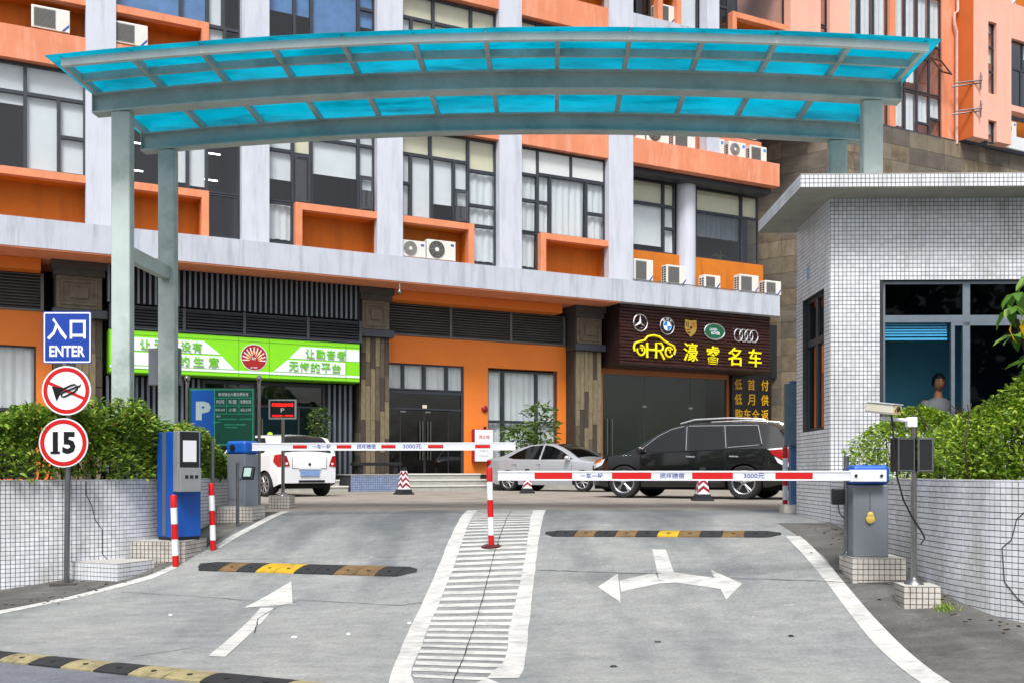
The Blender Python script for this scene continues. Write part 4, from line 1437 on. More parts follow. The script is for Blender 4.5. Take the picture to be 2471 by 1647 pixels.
# ------------------------------------------------------------ stone-clad wing with individual slabs
SW = thing('stone_wing', 'stone-clad building wing rising behind the guardhouse', 'building', (BO[0], BO[1], 0), TH)
c0, c1 = Vector((15.81, 3.58)), Vector((17.68, -.165))
PZT = 14.3
mb = MB()
mb.prism([(15.81, 3.58), (17.68, -.165), (34, -.165), (34, 3.6)], 0, PZT, 'z')
mb.build('core', M_cap, SW)
SLABME = {}
def slab(p, rz, w, h, i):
    k = (round(w, 2), round(h, 2), i)
    if k not in SLABME:
        SLABME[k] = MB().box(.006, w - .006, -.03, -.001, .006, h - .006).mesh('stone_slab', M_clad[i])
    link_mesh('stone_slab', SLABME[k], SW, p, (0, 0, rz))
d = (c1 - c0)
Lf = d.length
dn = d.normalized()
ang = math.atan2(dn.y, dn.x)
rr = random.Random(5)
z = 0.0
field = MB()
while z < PZT - .6:
    h = .65
    for a, b in [(Lf * q / 4, Lf * (q + 1) / 4) for q in range(4)]:
        q = c0 + dn * a
        slab((q.x, q.y, z), ang, b - a, h, rr.randrange(5))
    off = 0
    u = 17.68
    while u < 30:
        w = 1.02
        if z > 9:
            slab((u, -.165, z), 0, w, h, rr.randrange(5))
        else:
            field.box(u + .006, u + w - .006, -.195, -.166, z + .006, z + h - .006, rr.randrange(5))
        u += w
    z += h
stuff(field.build('slab_field', M_clad, SW))
mb = MB()
mb.box(17.66, 32, -.2, .3, PZT, PZT + .05)
mb.build('coping', M_sill, SW)
# ------------------------------------------------------------ air conditioner outdoor units
M_acw = mat('ac_casing', 'dcdbd4', .5, var=.05, scale=4)
M_acg = mat('ac_grille', '8f8f8c', .6, var=.15, scale=30)
M_acd = mat('ac_dark', '3a3634', .7, var=.1)
M_acl = mat('ac_badge', '2f4a9c', .5, var=0)
def make_ac(w=.85, h=.6, d=.34, style='round', badge='diag'):
    t = thing('air_conditioner', 'unit', 'air conditioner')
    MB().box(-w / 2, w / 2, 0, d, .05, h).build('casing', M_acw, t, bevel=.015)
    gw = w * .56
    gx = -w / 2 + .06 + gw / 2
    if style == 'round':
        r = min(gw, h - .12) / 2
        MB().lathe([(r, -.002), (r, -.012), (r * .98, -.014)], (gx, 0, h / 2 + .03), 24, 'y').build('fan_guard', M_acd if w > .9 else M_acg, t)
        mb = MB()
        for k in (.95, .75, .55, .35):
            mb.tube([(gx + math.cos(a) * r * k, -.018, h / 2 + .03 + math.sin(a) * r * k) for a in frange(0, 2 * math.pi, 20)[:-1]], .007, 4, closed=True)
        for k in range(8):
            a = k * math.pi / 4
            mb.tube([(gx, -.02, h / 2 + .03), (gx + math.cos(a) * r, -.018, h / 2 + .03 + math.sin(a) * r)], .005, 4)
        mb.build('guard_rings', M_acg, t)
        MB().lathe([(r * .25, -.02), (r * .25, -.028)], (gx, 0, h / 2 + .03), 14, 'y').build('hub', M_acw, t)
    else:
        MB().box(gx - gw / 2, gx + gw / 2, -.012, -.002, .1, h - .06).build('fan_guard', M_acg, t)
        mb = MB()
        z = .12
        while z < h - .08:
            mb.box(gx - gw / 2 + .01, gx + gw / 2 - .01, -.018, -.013, z, z + .008)
            z += .03
        stuff(mb.build('guard_bars', M_acd, t))
    mb = MB()
    z = .1
    while z < h - .1:
        for yy in (.05, .19):
            mb.box(-w / 2 - .006, -w / 2 - .001, yy, yy + .1, z, z + .055)
        z += .085
    mb.build('side_grille', M_acd, t)
    if badge == 'diag':
        MB().prism([(w / 2 - .2, .07), (w / 2 - .13, .07), (w / 2 - .02, .2), (w / 2 - .02, .27)], -.004, -.001, 'y').build('badge', M_acl, t)
    elif badge == 'blue':
        MB().box(w / 2 - .16, w / 2 - .05, -.004, -.001, h - .19, h - .08).build('badge', mat('ac_bright_badge', '2f86d8', .5, var=0), t)
    else:
        MB().box(w / 2 - .17, w / 2 - .06, -.004, -.001, h - .16, h - .09).build('badge', M_acl, t)
    for x in (-w / 2 + .12, w / 2 - .12):
        MB().box(x - .03, x + .03, .01, d - .01, 0, .052).build('foot', M_acd, t)
    return t
AC_SRC = {}
def ac(u, v, w, label, size=(.85, .6), style='square', badge='diag', rz=0.0):
    k = (size, style, badge)
    if k not in AC_SRC:
        o = make_ac(size[0], size[1], .34, style, badge)
        AC_SRC[k] = o
    else:
        o = copy_tree(AC_SRC[k])
    o.location = bw(u, v, w)
    o.rotation_euler = (0, 0, TH + rz)
    o['label'] = label
    o['group'] = 'air conditioner outdoor units on the facade'
ac(.5, .15, 7.165, 'smaller round-grille air conditioner unit beside its larger twin in the orange recess', (.8, .56), 'round', 'b')
ac(1.42, .15, 7.165, 'larger round-grille air conditioner unit in the orange recess above the shop door', (.98, .66), 'round', 'b')
ac(-9.7, .1, 12.11, 'white air conditioner unit standing in the far end recess above the salmon band', (.92, .64))
ac(-7.75, .1, 12.11, 'white air conditioner unit half hidden by a white pier above the canopy', (.92, .64))
for i, (u, s) in enumerate([(9.05, (.8, .8)), (10.45, (.86, .72)), (12.05, (.72, .52)), (13.75, (.9, .68)), (14.9, (.78, .56))]):
    ac(u, .12, 7.165, ['tall white air conditioner unit on the ledge, touching the white pier',
                      'white air conditioner unit on the ledge just before the round column',
                      'smallest white air conditioner unit on the ledge just past the round column',
                      'wide white air conditioner unit on the ledge below the dark window',
                      'white air conditioner unit on the ledge against the stone wing'][i], s)
for i, (u, s, st, b) in enumerate([(8.75, (.9, .6), 'round', 'b'), (9.75, (.95, .66), 'round', 'b'), (10.9, (.95, .66), 'square', 'b')]):
    ac(u, .25, 12.105, ['air conditioner unit on the salmon band touching the white pier, tucked under the canopy',
                       'round-grille air conditioner unit second from the pier on the salmon band',
                       'square-grille air conditioner unit on the salmon band before the blue-badged row'][i], s, st, b)
for i, u in enumerate((12.3, 13.3, 14.3)):
    ac(u, .25, 12.105, ['blue-badged air conditioner unit first in its row on the salmon band', 'blue-badged air conditioner unit in the middle of its row on the salmon band',
                       'blue-badged air conditioner unit beside the stone wing on the salmon band'][i], (.8, .62), 'round' if i < 2 else 'square', 'blue')
ac(10.05, .2, 16.42, 'white air conditioner unit in the small orange recess above the white balcony front', (.8, .66))
ac(13.7, .2, 16.02, 'white air conditioner unit in the framed recess above the canopy edge', (.8, .55))
ac(27.75, -.3, 14.95, 'round-grille air conditioner unit on the tower balcony above the white panel', (.85, .7), 'round', 'b')
ac(27.7, -.3, 20.62, 'air conditioner unit on the topmost tower balcony', (.85, .7))
ac(18.95, -.38, 16.6, 'air conditioner unit hung on the curtained tower window', (.62, .5))
# handrail pipe along the ledge
mb = MB()
mb.tube([(8.5, -.03, 7.2), (15.0, -.03, 7.2)], .018, 6)
mb.build('ledge_pipe', M_stainless, OB)
# lamp under the ledge
lp = thing('bracket_lamp', 'small metal bracket lamp hanging under the grey ledge above the pilaster', 'lamp', bw(.0, .08, 6.36), TH)
MB().tube([(0, 0, 0), (0, 0, -.2)], .025, 8).build('stem', M_stainless, lp)
MB().lathe([(.03, -.36), (.09, -.34), (.1, -.28), (.05, -.2)], (0, 0, 0), 16).build('head', M_stainless, lp, smooth=True)

# ------------------------------------------------------------ green shop sign
GS = thing('shop_sign', 'long lime green shop sign with white panels and a red sunburst emblem', 'sign', bw(-8.22, .9), TH)
M_lime = mat('lime_panel', '7fd40f', .4, var=.03)
M_limed = mat('lime_edge', '5c9c0c', .45, var=.05)
M_panelw = mat('sign_white', 'dfe2ec', .45, var=.02)
SL = 7.22
MB().box(0, SL, 0, .75, 3.34, 4.53).build('box', M_limed, GS, bevel=.01)
MB().box(.03, SL - .01, -.012, -.001, 3.37, 4.50).build('panel', M_lime, GS)
for z, h in ((4.40, .012), (3.46, .012)):
    MB().box(.03, SL - .01, -.018, -.0125, z, z + h).build('trim_line', M_limed, GS)
MB().box(.03, SL - .01, -.016, -.0125, 3.48, 3.545).build('white_band', M_panelw, GS)
for x in (3.53, 4.42, 6.77):
    MB().box(x, x + .012, -.02, -.0125, 3.37, 4.5).build('joint', M_limed, GS)
def quadp(pts):
    MB().prism(pts, -.02, -.0125, 'y').build('white_panel', M_panelw, GS)
quadp([(.1, 3.98), (3.02, 3.98), (2.55, 4.34), (.1, 4.34)])
quadp([(.1, 3.57), (3.42, 3.57), (3.06, 3.93), (.1, 3.93)])
quadp([(5.02, 3.98), (6.76, 3.98), (6.76, 4.34), (5.37, 4.34)])
quadp([(4.55, 3.57), (6.76, 3.57), (6.76, 3.93), (4.97, 3.93)])
quadp([(6.79, 3.98), (7.2, 3.98), (7.2, 4.34), (6.79, 4.34)])
M_glet = mat('green_letter', '6fc614', .45, var=0)
for ch, x in zip('让天下没有', (.95, 1.32, 1.7, 2.05, 2.36)):
    text(ch, .27, .27, M_glet, GS, (x, -.021, 4.16), 'letter', .006, .03)
for ch, x in zip('难做的生意', (1.2, 1.6, 2.0, 2.4, 2.82)):
    text(ch, .29, .28, M_glet, GS, (x, -.021, 3.755), 'letter', .006, .03)
for ch, x in zip('让勤奋者', (5.65, 5.98, 6.3, 6.62)):
    text(ch, .27, .28, M_glet, GS, (x, -.021, 4.16), 'letter', .006, .03)
for ch, x in zip('无悔的平台', (5.15, 5.48, 5.81, 6.14, 6.47)):
    text(ch, .28, .28, M_glet, GS, (x, -.021, 3.755), 'letter', .006, .03)
M_dred = mat('emblem_red', '9c1712', .45, var=.05)
M_gold = mat('emblem_gold', 'f0b53a', .45, var=.08)
ex, ez, er = 3.98, 3.95, .37
em = MB().lathe([(er + .02, -.013), (er + .02, -.022)], (ex, 0, ez), 40, 'y').build('emblem', M_panelw, GS)
MB().lathe([(er, -.0225), (er, -.026)], (ex, 0, ez), 40, 'y').build('emblem_field', M_dred, em)
mb = MB()
for k in range(11):
    a = rad(-8 + k * 19.6)
    for hw, r0, r1, mi in ((rad(3.2), .12, er, 1), (rad(7.2), .10, er * .72, 0)):
        yy = -.0275 if mi == 0 else -.029
        mb.add([(ex + math.cos(a - hw * .3) * r0, yy, ez - .08 + math.sin(a - hw * .3) * r0), (ex + math.cos(a + hw * .3) * r0, yy, ez - .08 + math.sin(a + hw * .3) * r0),
                (ex + math.cos(a + hw) * r1 * .92, yy, ez - .04 + math.sin(a + hw) * r1 * .92), (ex + math.cos(a - hw) * r1 * .92, yy, ez - .04 + math.sin(a - hw) * r1 * .92)], [(0, 1, 2, 3)], mi)
mb.build('sunburst', [M_gold, M_panelw], em)
MB().prism([(ex - .22, ez - .3), (ex - .08, ez - .12), (ex - .13, ez - .1), (ex, ez + .11), (ex + .13, ez - .1), (ex + .08, ez - .12), (ex + .22, ez - .3)], -.033, -.030, 'y').build('arrow', M_dred, em)
text('DY', .12, .07, M_panelw, em, (ex, -.0345, ez - .035), 'letter', .03)
text('德雅科技', .22, .05, M_panelw, em, (ex, -.0345, ez - .3), 'letter', .02)

# ------------------------------------------------------------ car showroom sign
HS = thing('shop_sign', 'dark brown slatted showroom sign with yellow lettering and car badges', 'sign', bw(8.16, .3), TH)
M_brown = mat('brown_slat', '3d1d1b', .4, var=.2, scale=5, stretch=(1, 1, 3))
M_brownd = mat('brown_side', '2a1513', .5, var=.15)
HW = 6.75
MB().box(0, HW, .035, 1.5, 4.3, 6.38).build('box', M_brownd, HS)
z = 4.32
k = 0
while z < 6.33:
    h = .115
    j = .01 * math.sin(k * 1.7)
    mb = MB()
    n = 24
    vs, fs = [], []
    for i in range(n + 1):
        x = HW * i / n
        wv = .012 * math.sin(i * 1.3 + k * 2.1) + .006 * math.sin(i * 2.9 + k)
        vs += [(x, .03, z + .004), (x, -.005 + wv, z + .03), (x, -.012 + wv, z + h * .6), (x, .03, z + h - .004)]
    for i in range(n):
        for q in range(3):
            fs.append((i * 4 + q, i * 4 + 4 + q, i * 4 + 5 + q, i * 4 + 1 + q))
    mb.add(vs, fs)
    mb.build('slat', M_brown, HS, smooth=True, fix=False)
    z += h
    k += 1
M_chrome = mat('badge_chrome', 'd9dadd', .15, metal=1.0, var=0)
M_bblack = mat('badge_black', '101114', .3, var=0)
M_bblue = mat('badge_blue', '1f7fd0', .35, var=0)
M_bgreen = mat('badge_green', '0d5a3a', .35, var=0)
M_yel = mat('sign_yellow', 'f7e40a', .4, var=0)
YV = -.03
def ring(mb, cx, cz, rx, rz_, th, y=YV, n=28, mi=0):
    mb.tube([(cx + math.cos(a) * rx, y, cz + math.sin(a) * rz_) for a in frange(0, 2 * math.pi, n)[:-1]], th, 6, mi, closed=True)
# px to sign: x along, z up; three pointed star in a ring
def emblem(name, build):
    mb, mats = build()
    return mb.build(name, mats, HS, smooth=True)
def star():
    mb = MB()
    cx, cz, r = .85, 5.78, .29
    ring(mb, cx, cz, r, r, .028)
    for k in range(3):
        a = rad(90 + 120 * k)
        p = (cx + math.cos(a) * r, YV, cz + math.sin(a) * r)
        b1 = (cx + math.cos(a + rad(60)) * .06, YV, cz + math.sin(a + rad(60)) * .06)
        b2 = (cx + math.cos(a - rad(60)) * .06, YV, cz + math.sin(a - rad(60)) * .06)
        c = (cx, YV - .05, cz)
        mb.add([p, b1, b2, c, (cx, YV + .01, cz)], [(0, 1, 3), (0, 3, 2), (0, 4, 1), (0, 2, 4)])
    return mb, [M_chrome]
emblem('star_badge', star)
def roundel():
    mb = MB()
    cx, cz, r = 1.98, 5.74, .3
    mb.lathe([(r, 0), (r, -.05)], (cx, .0, cz), 32, 'y', 0)
    ring(mb, cx, cz, r, r, .02, -.045, mi=1)
    for k in range(4):
        a0 = k * math.pi / 2
        pts = [(cx, -.056, cz)] + [(cx + math.cos(a) * .17, -.056, cz + math.sin(a) * .17) for a in frange(a0, a0 + math.pi / 2, 8)]
        mb.add(pts, [tuple(range(len(pts)))], 2 if k % 2 else 3)
    ring(mb, cx, cz, .175, .175, .012, -.056, mi=1)
    return mb, [M_bblack, M_chrome, M_bblue, M_wht]
emblem('roundel_badge', roundel)
for ch, a in (('B', 128), ('M', 90), ('W', 52)):
    text(ch, .085, .075, M_wht, HS, (1.98 + math.cos(rad(a)) * .235, -.06, 5.74 + math.sin(rad(a)) * .235), 'letter', .03, rot=(0, rad(90 - a), 0))
def shield():
    mb = MB()
    cx, cz = 3.02, 5.74
    out = [(-.25, .29), (0, .26), (.25, .29), (.26, .0), (.2, -.16), (0, -.33), (-.2, -.16), (-.26, .0)]
    mb.prism([(cx + x, cz + z_) for x, z_ in out], -.045, .0, 'y', 0)
    q = lambda pts, y, mi: mb.prism([(cx + x, cz + z_) for x, z_ in pts], y, -.046, 'y', mi)
    for i in range(3):
        q([(.03 + .065 * i, .02), (.06 + .065 * i, .02), (.06 + .065 * i, .2), (.03 + .065 * i, .2)], -.05, 1)
    q([(-.2, -.06), (-.02, -.06), (-.02, -.1), (-.19, -.1)], -.05, 1)
    q([(-.17, -.15), (-.02, -.15), (-.02, -.2), (-.12, -.2)], -.05, 2)
    q([(-.2, .02), (-.17, .02), (-.17, .2), (-.2, .2)], -.05, 2)
    q([(-.13, .02), (-.10, .02), (-.10, .2), (-.13, .2)], -.05, 2)
    q([(-.09, -.05), (.09, -.05), (.1, .1), (-.1, .1)], -.054, 0)
    q([(-.05, -.03), (.04, -.03), (.06, .04), (-.02, .08)], -.058, 2)
    return mb, [mat('badge_gold', 'c9a54a', .25, metal=.7, var=0), M_dred, M_bblack]
emblem('shield_badge', shield)
def oval():
    mb = MB()
    cx, cz = 4.1, 5.68
    n = 32
    vs = [(cx + math.cos(a) * .44, -.04, cz + math.sin(a) * .27) for a in frange(0, 2 * math.pi, n)[:-1]]
    mb.add(vs + [(x, .0, z_) for x, y_, z_ in vs], [tuple(range(n))] + [(i, (i + 1) % n, n + (i + 1) % n, n + i) for i in range(n)], 0)
    ring(mb, cx, cz, .46, .285, .028, -.03, mi=1)
    return mb, [M_bgreen, M_chrome]
emblem('oval_badge', oval)
text('LAND-', .36, .1, M_panelw, HS, (4.05, -.046, 5.75), 'letter', .02)
text('ROVER', .4, .11, M_panelw, HS, (4.14, -.046, 5.62), 'letter', .03)
def rings4():
    mb = MB()
    for k in range(4):
        ring(mb, 5.2 + k * .245, 5.62, .19, .22, .03)
    return mb, [M_chrome]
emblem('four_ring_badge', rings4)
# yellow car outline with H and R
lg = MB()
def zt(pts, r=.035):
    lg.tube([(x, -.05, z_) for x, z_ in pts], r, 6)
zt([(.6, 4.78), (.56, 4.9), (.6, 5.05), (.8, 5.12), (1.0, 5.17), (1.15, 5.32), (1.4, 5.37), (1.65, 5.33), (1.85, 5.2), (2.05, 5.12), (2.25, 5.05), (2.33, 4.92), (2.28, 4.75)], .04)
for cx in (.86, 2.06):
    zt([(cx + .16 * math.cos(rad(a)), 4.82 + .17 * math.sin(rad(a))) for a in frange(-200 if cx < 1.4 else -330, 100 if cx < 1.4 else -30, 14)], .035)
    zt([(cx - .05, 4.9), (cx + .04, 4.9), (cx + .05, 4.8)], .03)
zt([(1.12, 4.58), (1.12, 5.1)], .045)
zt([(1.12, 4.86), (1.5, 4.86)], .045)
zt([(1.5, 4.58), (1.5, 5.1), (1.72, 5.1), (1.8, 5.0), (1.78, 4.9), (1.7, 4.85), (1.5, 4.84)], .045)
zt([(1.65, 4.85), (1.85, 4.56)], .045)
lg.build('car_logo', M_yel, HS, smooth=True)
for ch, x, zc in zip('濠睿名车', (3.02, 4.02, 5.02, 5.98), (4.88, 4.82, 4.82, 4.82)):
    text(ch, .62, .66, M_yel, HS, (x, -.02, zc), 'letter', .006, .04)
# offer board
OBD = thing('offer_board', 'black showroom offer board with yellow characters in three rows', 'sign', bw(14.14, 1.55), TH)
MB().box(0, 1.95, 0, .12, .4, 4.6).build('board', mat('black_board', '160d10', .35, var=.1), OBD)
M_amb = mat('amber_letter', 'efb80f', .45, var=.08)
for row, zc in (('低首付', 3.96), ('低月供', 3.38)):
    for ch, x in zip(row, (.28, .92, 1.6)):
        text(ch, .36, .42, M_amb, OBD, (x, -.004, zc), 'letter', .008, .02)
for ch, x in zip('购车全返', (.3, .72, 1.14, 1.6)):
    text(ch, .36, .42, M_amb, OBD, (x, -.004, 2.8), 'letter', .008, .02)

# ------------------------------------------------------------ hydrant cabinet
HC = thing('hydrant_cabinet', 'white fire hydrant cabinet with crimson sides on the orange wall', 'cabinet', bw(3.22, 1.58), TH)
MB().box(0, .72, .0, .22, .92, 2.02).build('casing', mat('crimson_enamel', '9c1030', .4, var=.05), HC, bevel=.01)
MB().box(.02, .7, -.02, -.001, .94, 2.0).build('door', M_wht, HC, bevel=.006)
text('消火栓', .42, .13, M_red, HC, (.36, -.022, 1.76), 'lettering', .01)
MB().box(.18, .5, -.024, -.021, 1.12, 1.13).build('line', M_greybl, HC)
text('火警119', .3, .06, M_greybl, HC, (.36, -.022, 1.3), 'lettering', .0)
bell = thing('alarm_bell', 'small round dark red alarm bell on the orange wall', 'alarm', bw(3.7, 1.8), TH)
MB().lathe([(.11, 0), (.11, -.05), (.07, -.08), (.02, -.09)], (0, 0, 2.72), 20, 'y').build('dome', mat('bell_red', '8d1420', .35, var=.05), bell, smooth=True)
MB().box(-.03, .05, -.05, 0, 2.02, 2.12).build('switch', M_black, bell)

# ------------------------------------------------------------ sign post
M_sblue = mat('sign_blue', '0f3c9e', .4, var=.03)
SP = thing('sign_post', 'steel post carrying a blue entrance plate, a no-horn disc and a 15 speed limit disc', 'sign', (-5.28, 11.74, gz(-5.28, 11.74)))
z0 = gz(-5.28, 11.74)
Z = lambda w: w - z0
MB().tube([(0, .05, 0), (.035, .05, Z(2.45))], .033, 12).build('pole', M_steel, SP, smooth=True)
MB().box(-.15, .15, -.07, .17, -.03, .02).build('base_plate', M_cap, SP)
def plate_obj(name, m, pts, y0, y1, parent=SP):
    return MB().prism(pts, y0, y1, 'y').build(name, m, parent)
def rrect(cx, cz, w, h, r, n=5):
    o = []
    for sx, sz, a0 in ((1, 1, 0), (-1, 1, 90), (-1, -1, 180), (1, -1, 270)):
        for k in range(n + 1):
            a = rad(a0 + 90 * k / n)
            o.append((cx + sx * (w / 2 - r) + math.cos(a) * r, cz + sz * (h / 2 - r) + math.sin(a) * r))
    return o
bp = plate_obj('entrance_plate', M_sblue, rrect(.03, Z(2.19), .575, .61, .02), 0, .012)
mb = MB()
ob, ib = rrect(.03, Z(2.19), .555, .59, .018), rrect(.03, Z(2.19), .523, .558, .012)
n = len(ob)
mb.add([(x, -.002, z_) for x, z_ in ob] + [(x, -.002, z_) for x, z_ in ib], [(i, (i + 1) % n, n + (i + 1) % n, n + i) for i in range(n)])
mb.build('border', M_wht, bp, fix=False)
text('入', .235, .26, M_wht, bp, (-.09, -.003, Z(2.29)), 'letter', .025)
text('口', .19, .22, M_wht, bp, (.155, -.003, Z(2.285)), 'letter', .025)
text('ENTER', .42, .13, M_wht, bp, (.03, -.003, Z(2.03)), 'lettering', .03)
def disc(cx, cz, r, name):
    c = [(cx + math.cos(a) * r, cz + math.sin(a) * r) for a in frange(0, 2 * math.pi, 48)[:-1]]
    return plate_obj(name, M_wht, c, 0, .012)
def ringflat(mb, cx, cz, r0, r1, y, n=48):
    A = frange(0, 2 * math.pi, n)[:-1]
    mb.add([(cx + math.cos(a) * r0, y, cz + math.sin(a) * r0) for a in A] + [(cx + math.cos(a) * r1, y, cz + math.sin(a) * r1) for a in A], [(i, (i + 1) % n, n + (i + 1) % n, n + i) for i in range(n)])
hc = Z(1.567)
d1 = disc(.02, hc, .29, 'no_horn_disc')
mb = MB()
ringflat(mb, .02, hc, .225, .272, -.002)
a = rad(-24)
dx, dz = math.cos(a), math.sin(a)
wv = .018
mb.add([(.02 - dx * .228 - dz * wv, -.0022, hc - dz * .228 + dx * wv), (.02 - dx * .228 + dz * wv, -.0022, hc - dz * .228 - dx * wv), (.02 + dx * .228 + dz * wv, -.0022, hc + dz * .228 - dx * wv), (.02 + dx * .228 - dz * wv, -.0022, hc + dz * .228 + dx * wv)], [(0, 1, 2, 3)])
mb.build('red_ring', M_red, d1, fix=False)
mb = MB()
hp = lambda x, z_: (.02 + x, -.005, hc + z_)
mb.add([hp(-.17, .05), hp(-.115, -.125), hp(-.06, -.02), hp(-.03, .005), hp(-.04, .035)], [(0, 1, 2, 3, 4)])
def fl(pts, w=.010):
    mb.tube([hp(*p) for p in pts], w, 6)
fl([(-.06, .01), (.06, .065), (.1, .075), (.13, .05), (.13, .02), (.1, -.01), (-.02, -.07), (-.05, -.07), (-.06, -.045), (-.04, -.02), (.15, .055)])
mb.add([hp(.135, .04), hp(.165, .04), hp(.175, .085)], [(0, 1, 2)])
mb.build('horn_symbol', M_bblack, d1, fix=False)
sc_ = Z(.952)
d2 = disc(-.015, sc_, .29, 'speed_limit_disc')
mb = MB()
ringflat(mb, -.015, sc_, .225, .275, -.002)
mb.build('red_ring', M_red, d2, fix=False)
text('15', .27, .26, M_bblack, d2, (-.005, -.003, sc_), 'lettering', .045)
MB().box(-.165, -.055, -.006, -.004, sc_ - .13, sc_ - .102).build('serif', M_bblack, d2)

# ------------------------------------------------------------ red and white bollards
def bollard(x, y, h, r, label, lean=0.0, flange=True):
    t = thing('bollard', label, 'bollard', (x, y, gz(x, y)), 0, 'red and white bollards')
    t.rotation_euler = (0, rad(lean), 0)
    n = 5
    fr = [0, .15, .38, .6, .83, 1.0]
    for i in range(n):
        MB().lathe([(r, fr[i] * h + .0005), (r, fr[i + 1] * h)] + ([(r * .85, h + .012), (r * .3, h + .018)] if i == n - 1 else []), (0, 0, 0), 18).build('band', M_red if i % 2 == 0 else M_wht, t, smooth=True)
    if flange:
        MB().lathe([(.125, -.03), (.125, .012), (.1, .02), (r + .01, .028)], (0, 0, 0), 20).build('flange', mat('dark_red_iron', '5c1c1e', .5, var=.2, scale=9), t, smooth=True)
        for k in range(4):
            a = k * math.pi / 2 + .6
            MB().lathe([(.014, .015), (.014, .035)], (math.cos(a) * .1, math.sin(a) * .1, 0), 8).build('bolt', M_steel, t)
    return t
bollard(-.25, 12.05, .95, .036, 'leaning red and white steel bollard bolted to the hatched island', -1.5)
bollard(-4.16, 12.31, .87, .04, 'red and white bollard directly before the blue ticket machine', -2.0, False)
bollard(-3.91, 13.02, .86, .038, 'red and white bollard between ticket machine and barrier cabinet', -1.8, False)
bollard(4.45, 16.2, 1.0, .042, 'red and white bollard behind the long barrier arm at the guardhouse corner', 0, False)

# ------------------------------------------------------------ barriers
M_bgrey = mat('cabinet_grey', '7d838b', .45, var=.06, scale=2, metal=.2)
M_bblu = mat('cabinet_blue', '1459b8', .4, var=.05)
M_arm = mat('arm_white', 'd5d8de', .4, var=.03)
def barrier(label, loc, rz, w, d, h, caph, arm, segs, texts, armh, armz, front=True):
    t = thing('barrier', label, 'barrier', loc, rz)
    MB().box(-w / 2, w / 2, -d / 2, d / 2, 0, h - caph).build('cabinet', M_bgrey, t, bevel=.012)
    MB().box(-w / 2 - .012, w / 2 + .012, -d / 2 - .012, d / 2 + .012, h - caph + .001, h).build('cap', M_bblu, t, bevel=.045, seg=4)
    return t
# right barrier
zb = gz(3.4, 9.5) + .242
RB = barrier('lift barrier with a yellow padlock cover on its grey cabinet beside the guardhouse hedge', (3.47, 9.76, zb), rad(-3), .335, .34, .89, .19, None, None, None, 0, 0)
AZ = .575 - zb
ay = -.225
arm = MB().box(-3.6, -.02, ay - .025, ay + .025, AZ - .047, AZ + .047).build('arm', M_arm, RB, bevel=.006)
MB().box(-3.6, -.02, ay - .031, ay - .0255, AZ + .032, AZ + .047).build('rail', M_wht, arm)
MB().box(-3.6, -.02, ay - .031, ay - .0255, AZ - .047, AZ - .034).build('rail', M_wht, arm)
X = lambda px: (px - 1235.5) / 2400 * 9.53 - 3.47 + .0
for a, b in ((1293, 1385), (1482, 1577), (1676, 1774), (1876, 1965)):
    MB().box(X(a), X(b), ay - .029, ay - .0255, AZ - .033, AZ + .031).build('red_band', M_red, arm)
for s, a, b in (('一车一杆', 1405, 1460), ('损坏赔偿', 1598, 1657), ('3000元', 1800, 1850)):
    text(s, X(b) - X(a), .052, M_navy, arm, ((X(a) + X(b)) / 2, ay - .027, AZ - .002), 'lettering', .008)
ck = MB().box(-.22, .12, ay - .04, ay + .035, AZ - .058, AZ + .056).build('arm_clamp', M_wht, RB, bevel=.006)
for x in (-.17, .07):
    MB().lathe([(.014, ay - .0405), (.014, ay - .05)], (x, 0, AZ), 10, 'y').build('bolt', M_black, ck)
MB().tube([(-.02, ay + .04, AZ), (-.02, -.17, AZ)], .045, 12).build('spindle', M_steel, RB)
MB().box(-.012, -.008, -.173, -.1705, .3, .64).build('door_slot', M_black, RB)
MB().lathe([(.038, -.176), (.042, -.19), (.02, -.2)], (-.01, 0, .37), 16, 'y').build('lock_cover', mat('yellow_lock', 'e3c25a', .45, var=.05), RB, smooth=True)
MB().lathe([(.025, -.176), (.03, -.19), (.015, -.2)], (-.01, 0, .41), 14, 'y').build('lock_cover', MATS['yellow_lock'], RB, smooth=True)
# slim post with intercom behind the cabinet
IP = thing('intercom_post', 'slim steel post with a black intercom box behind the grey barrier cabinet', 'intercom', (3.3, 9.82, zb))
MB().lathe([(.08, 0), (.06, .02), (.03, .04)], (0, 0, 0), 16).build('foot', M_stainless, IP, smooth=True)
MB().tube([(0, 0, 0), (0, 0, .98)], .026, 12).build('pole', M_steel, IP, smooth=True)
MB().box(-.14, -.03, -.04, .04, .5, .66).build('intercom', M_black, IP, bevel=.012)
MB().tube([(-.08, 0, .5), (-.07, 0, .42), (-.03, 0, .38), (0, 0, .3)], .006, 5).build('cable', M_black, IP)
# left barrier
zb = gz(-4.1, 14.85) + .246
LB = barrier('lift barrier with plain grey door, its arm crossing before the white hatchback', (-4.08, 15.08, zb), rad(-28), .36, .3, .98, .2, None, None, None, 0, 0)
MB().box(-.15, .14, -.156, -.1505, .1, .68).build('door', M_bgrey, LB)
MB().lathe([(.012, -.157), (.012, -.162)], (.1, 0, .4), 8, 'y').build('lock', M_black, LB)
MB().lathe([(.05, -.163), (.05, -.175)], (-.05, 0, .88), 16, 'y').build('sensor', M_black, LB)
Al = 3.95
aL = MB().box(.0, Al, -.03, .02, -.058, .058).build('arm', M_arm, LB, bevel=.006, loc=(.27, -.083, .98 - zb), rot=(0, 0, rad(28 - 5)))
MB().box(0, Al, -.036, -.0305, .042, .057).build('rail', M_wht, aL)
MB().box(0, Al, -.036, -.0305, -.057, -.045).build('rail', M_wht, aL)
XL = lambda px: (px - 612) / (1224 - 612) * Al
for a, b in ((709, 742), (812, 846), (916, 949), (1024, 1059), (1132, 1166)):
    MB().box(XL(a), XL(b), -.034, -.0305, -.024, .024).build('red_band', M_red, aL)
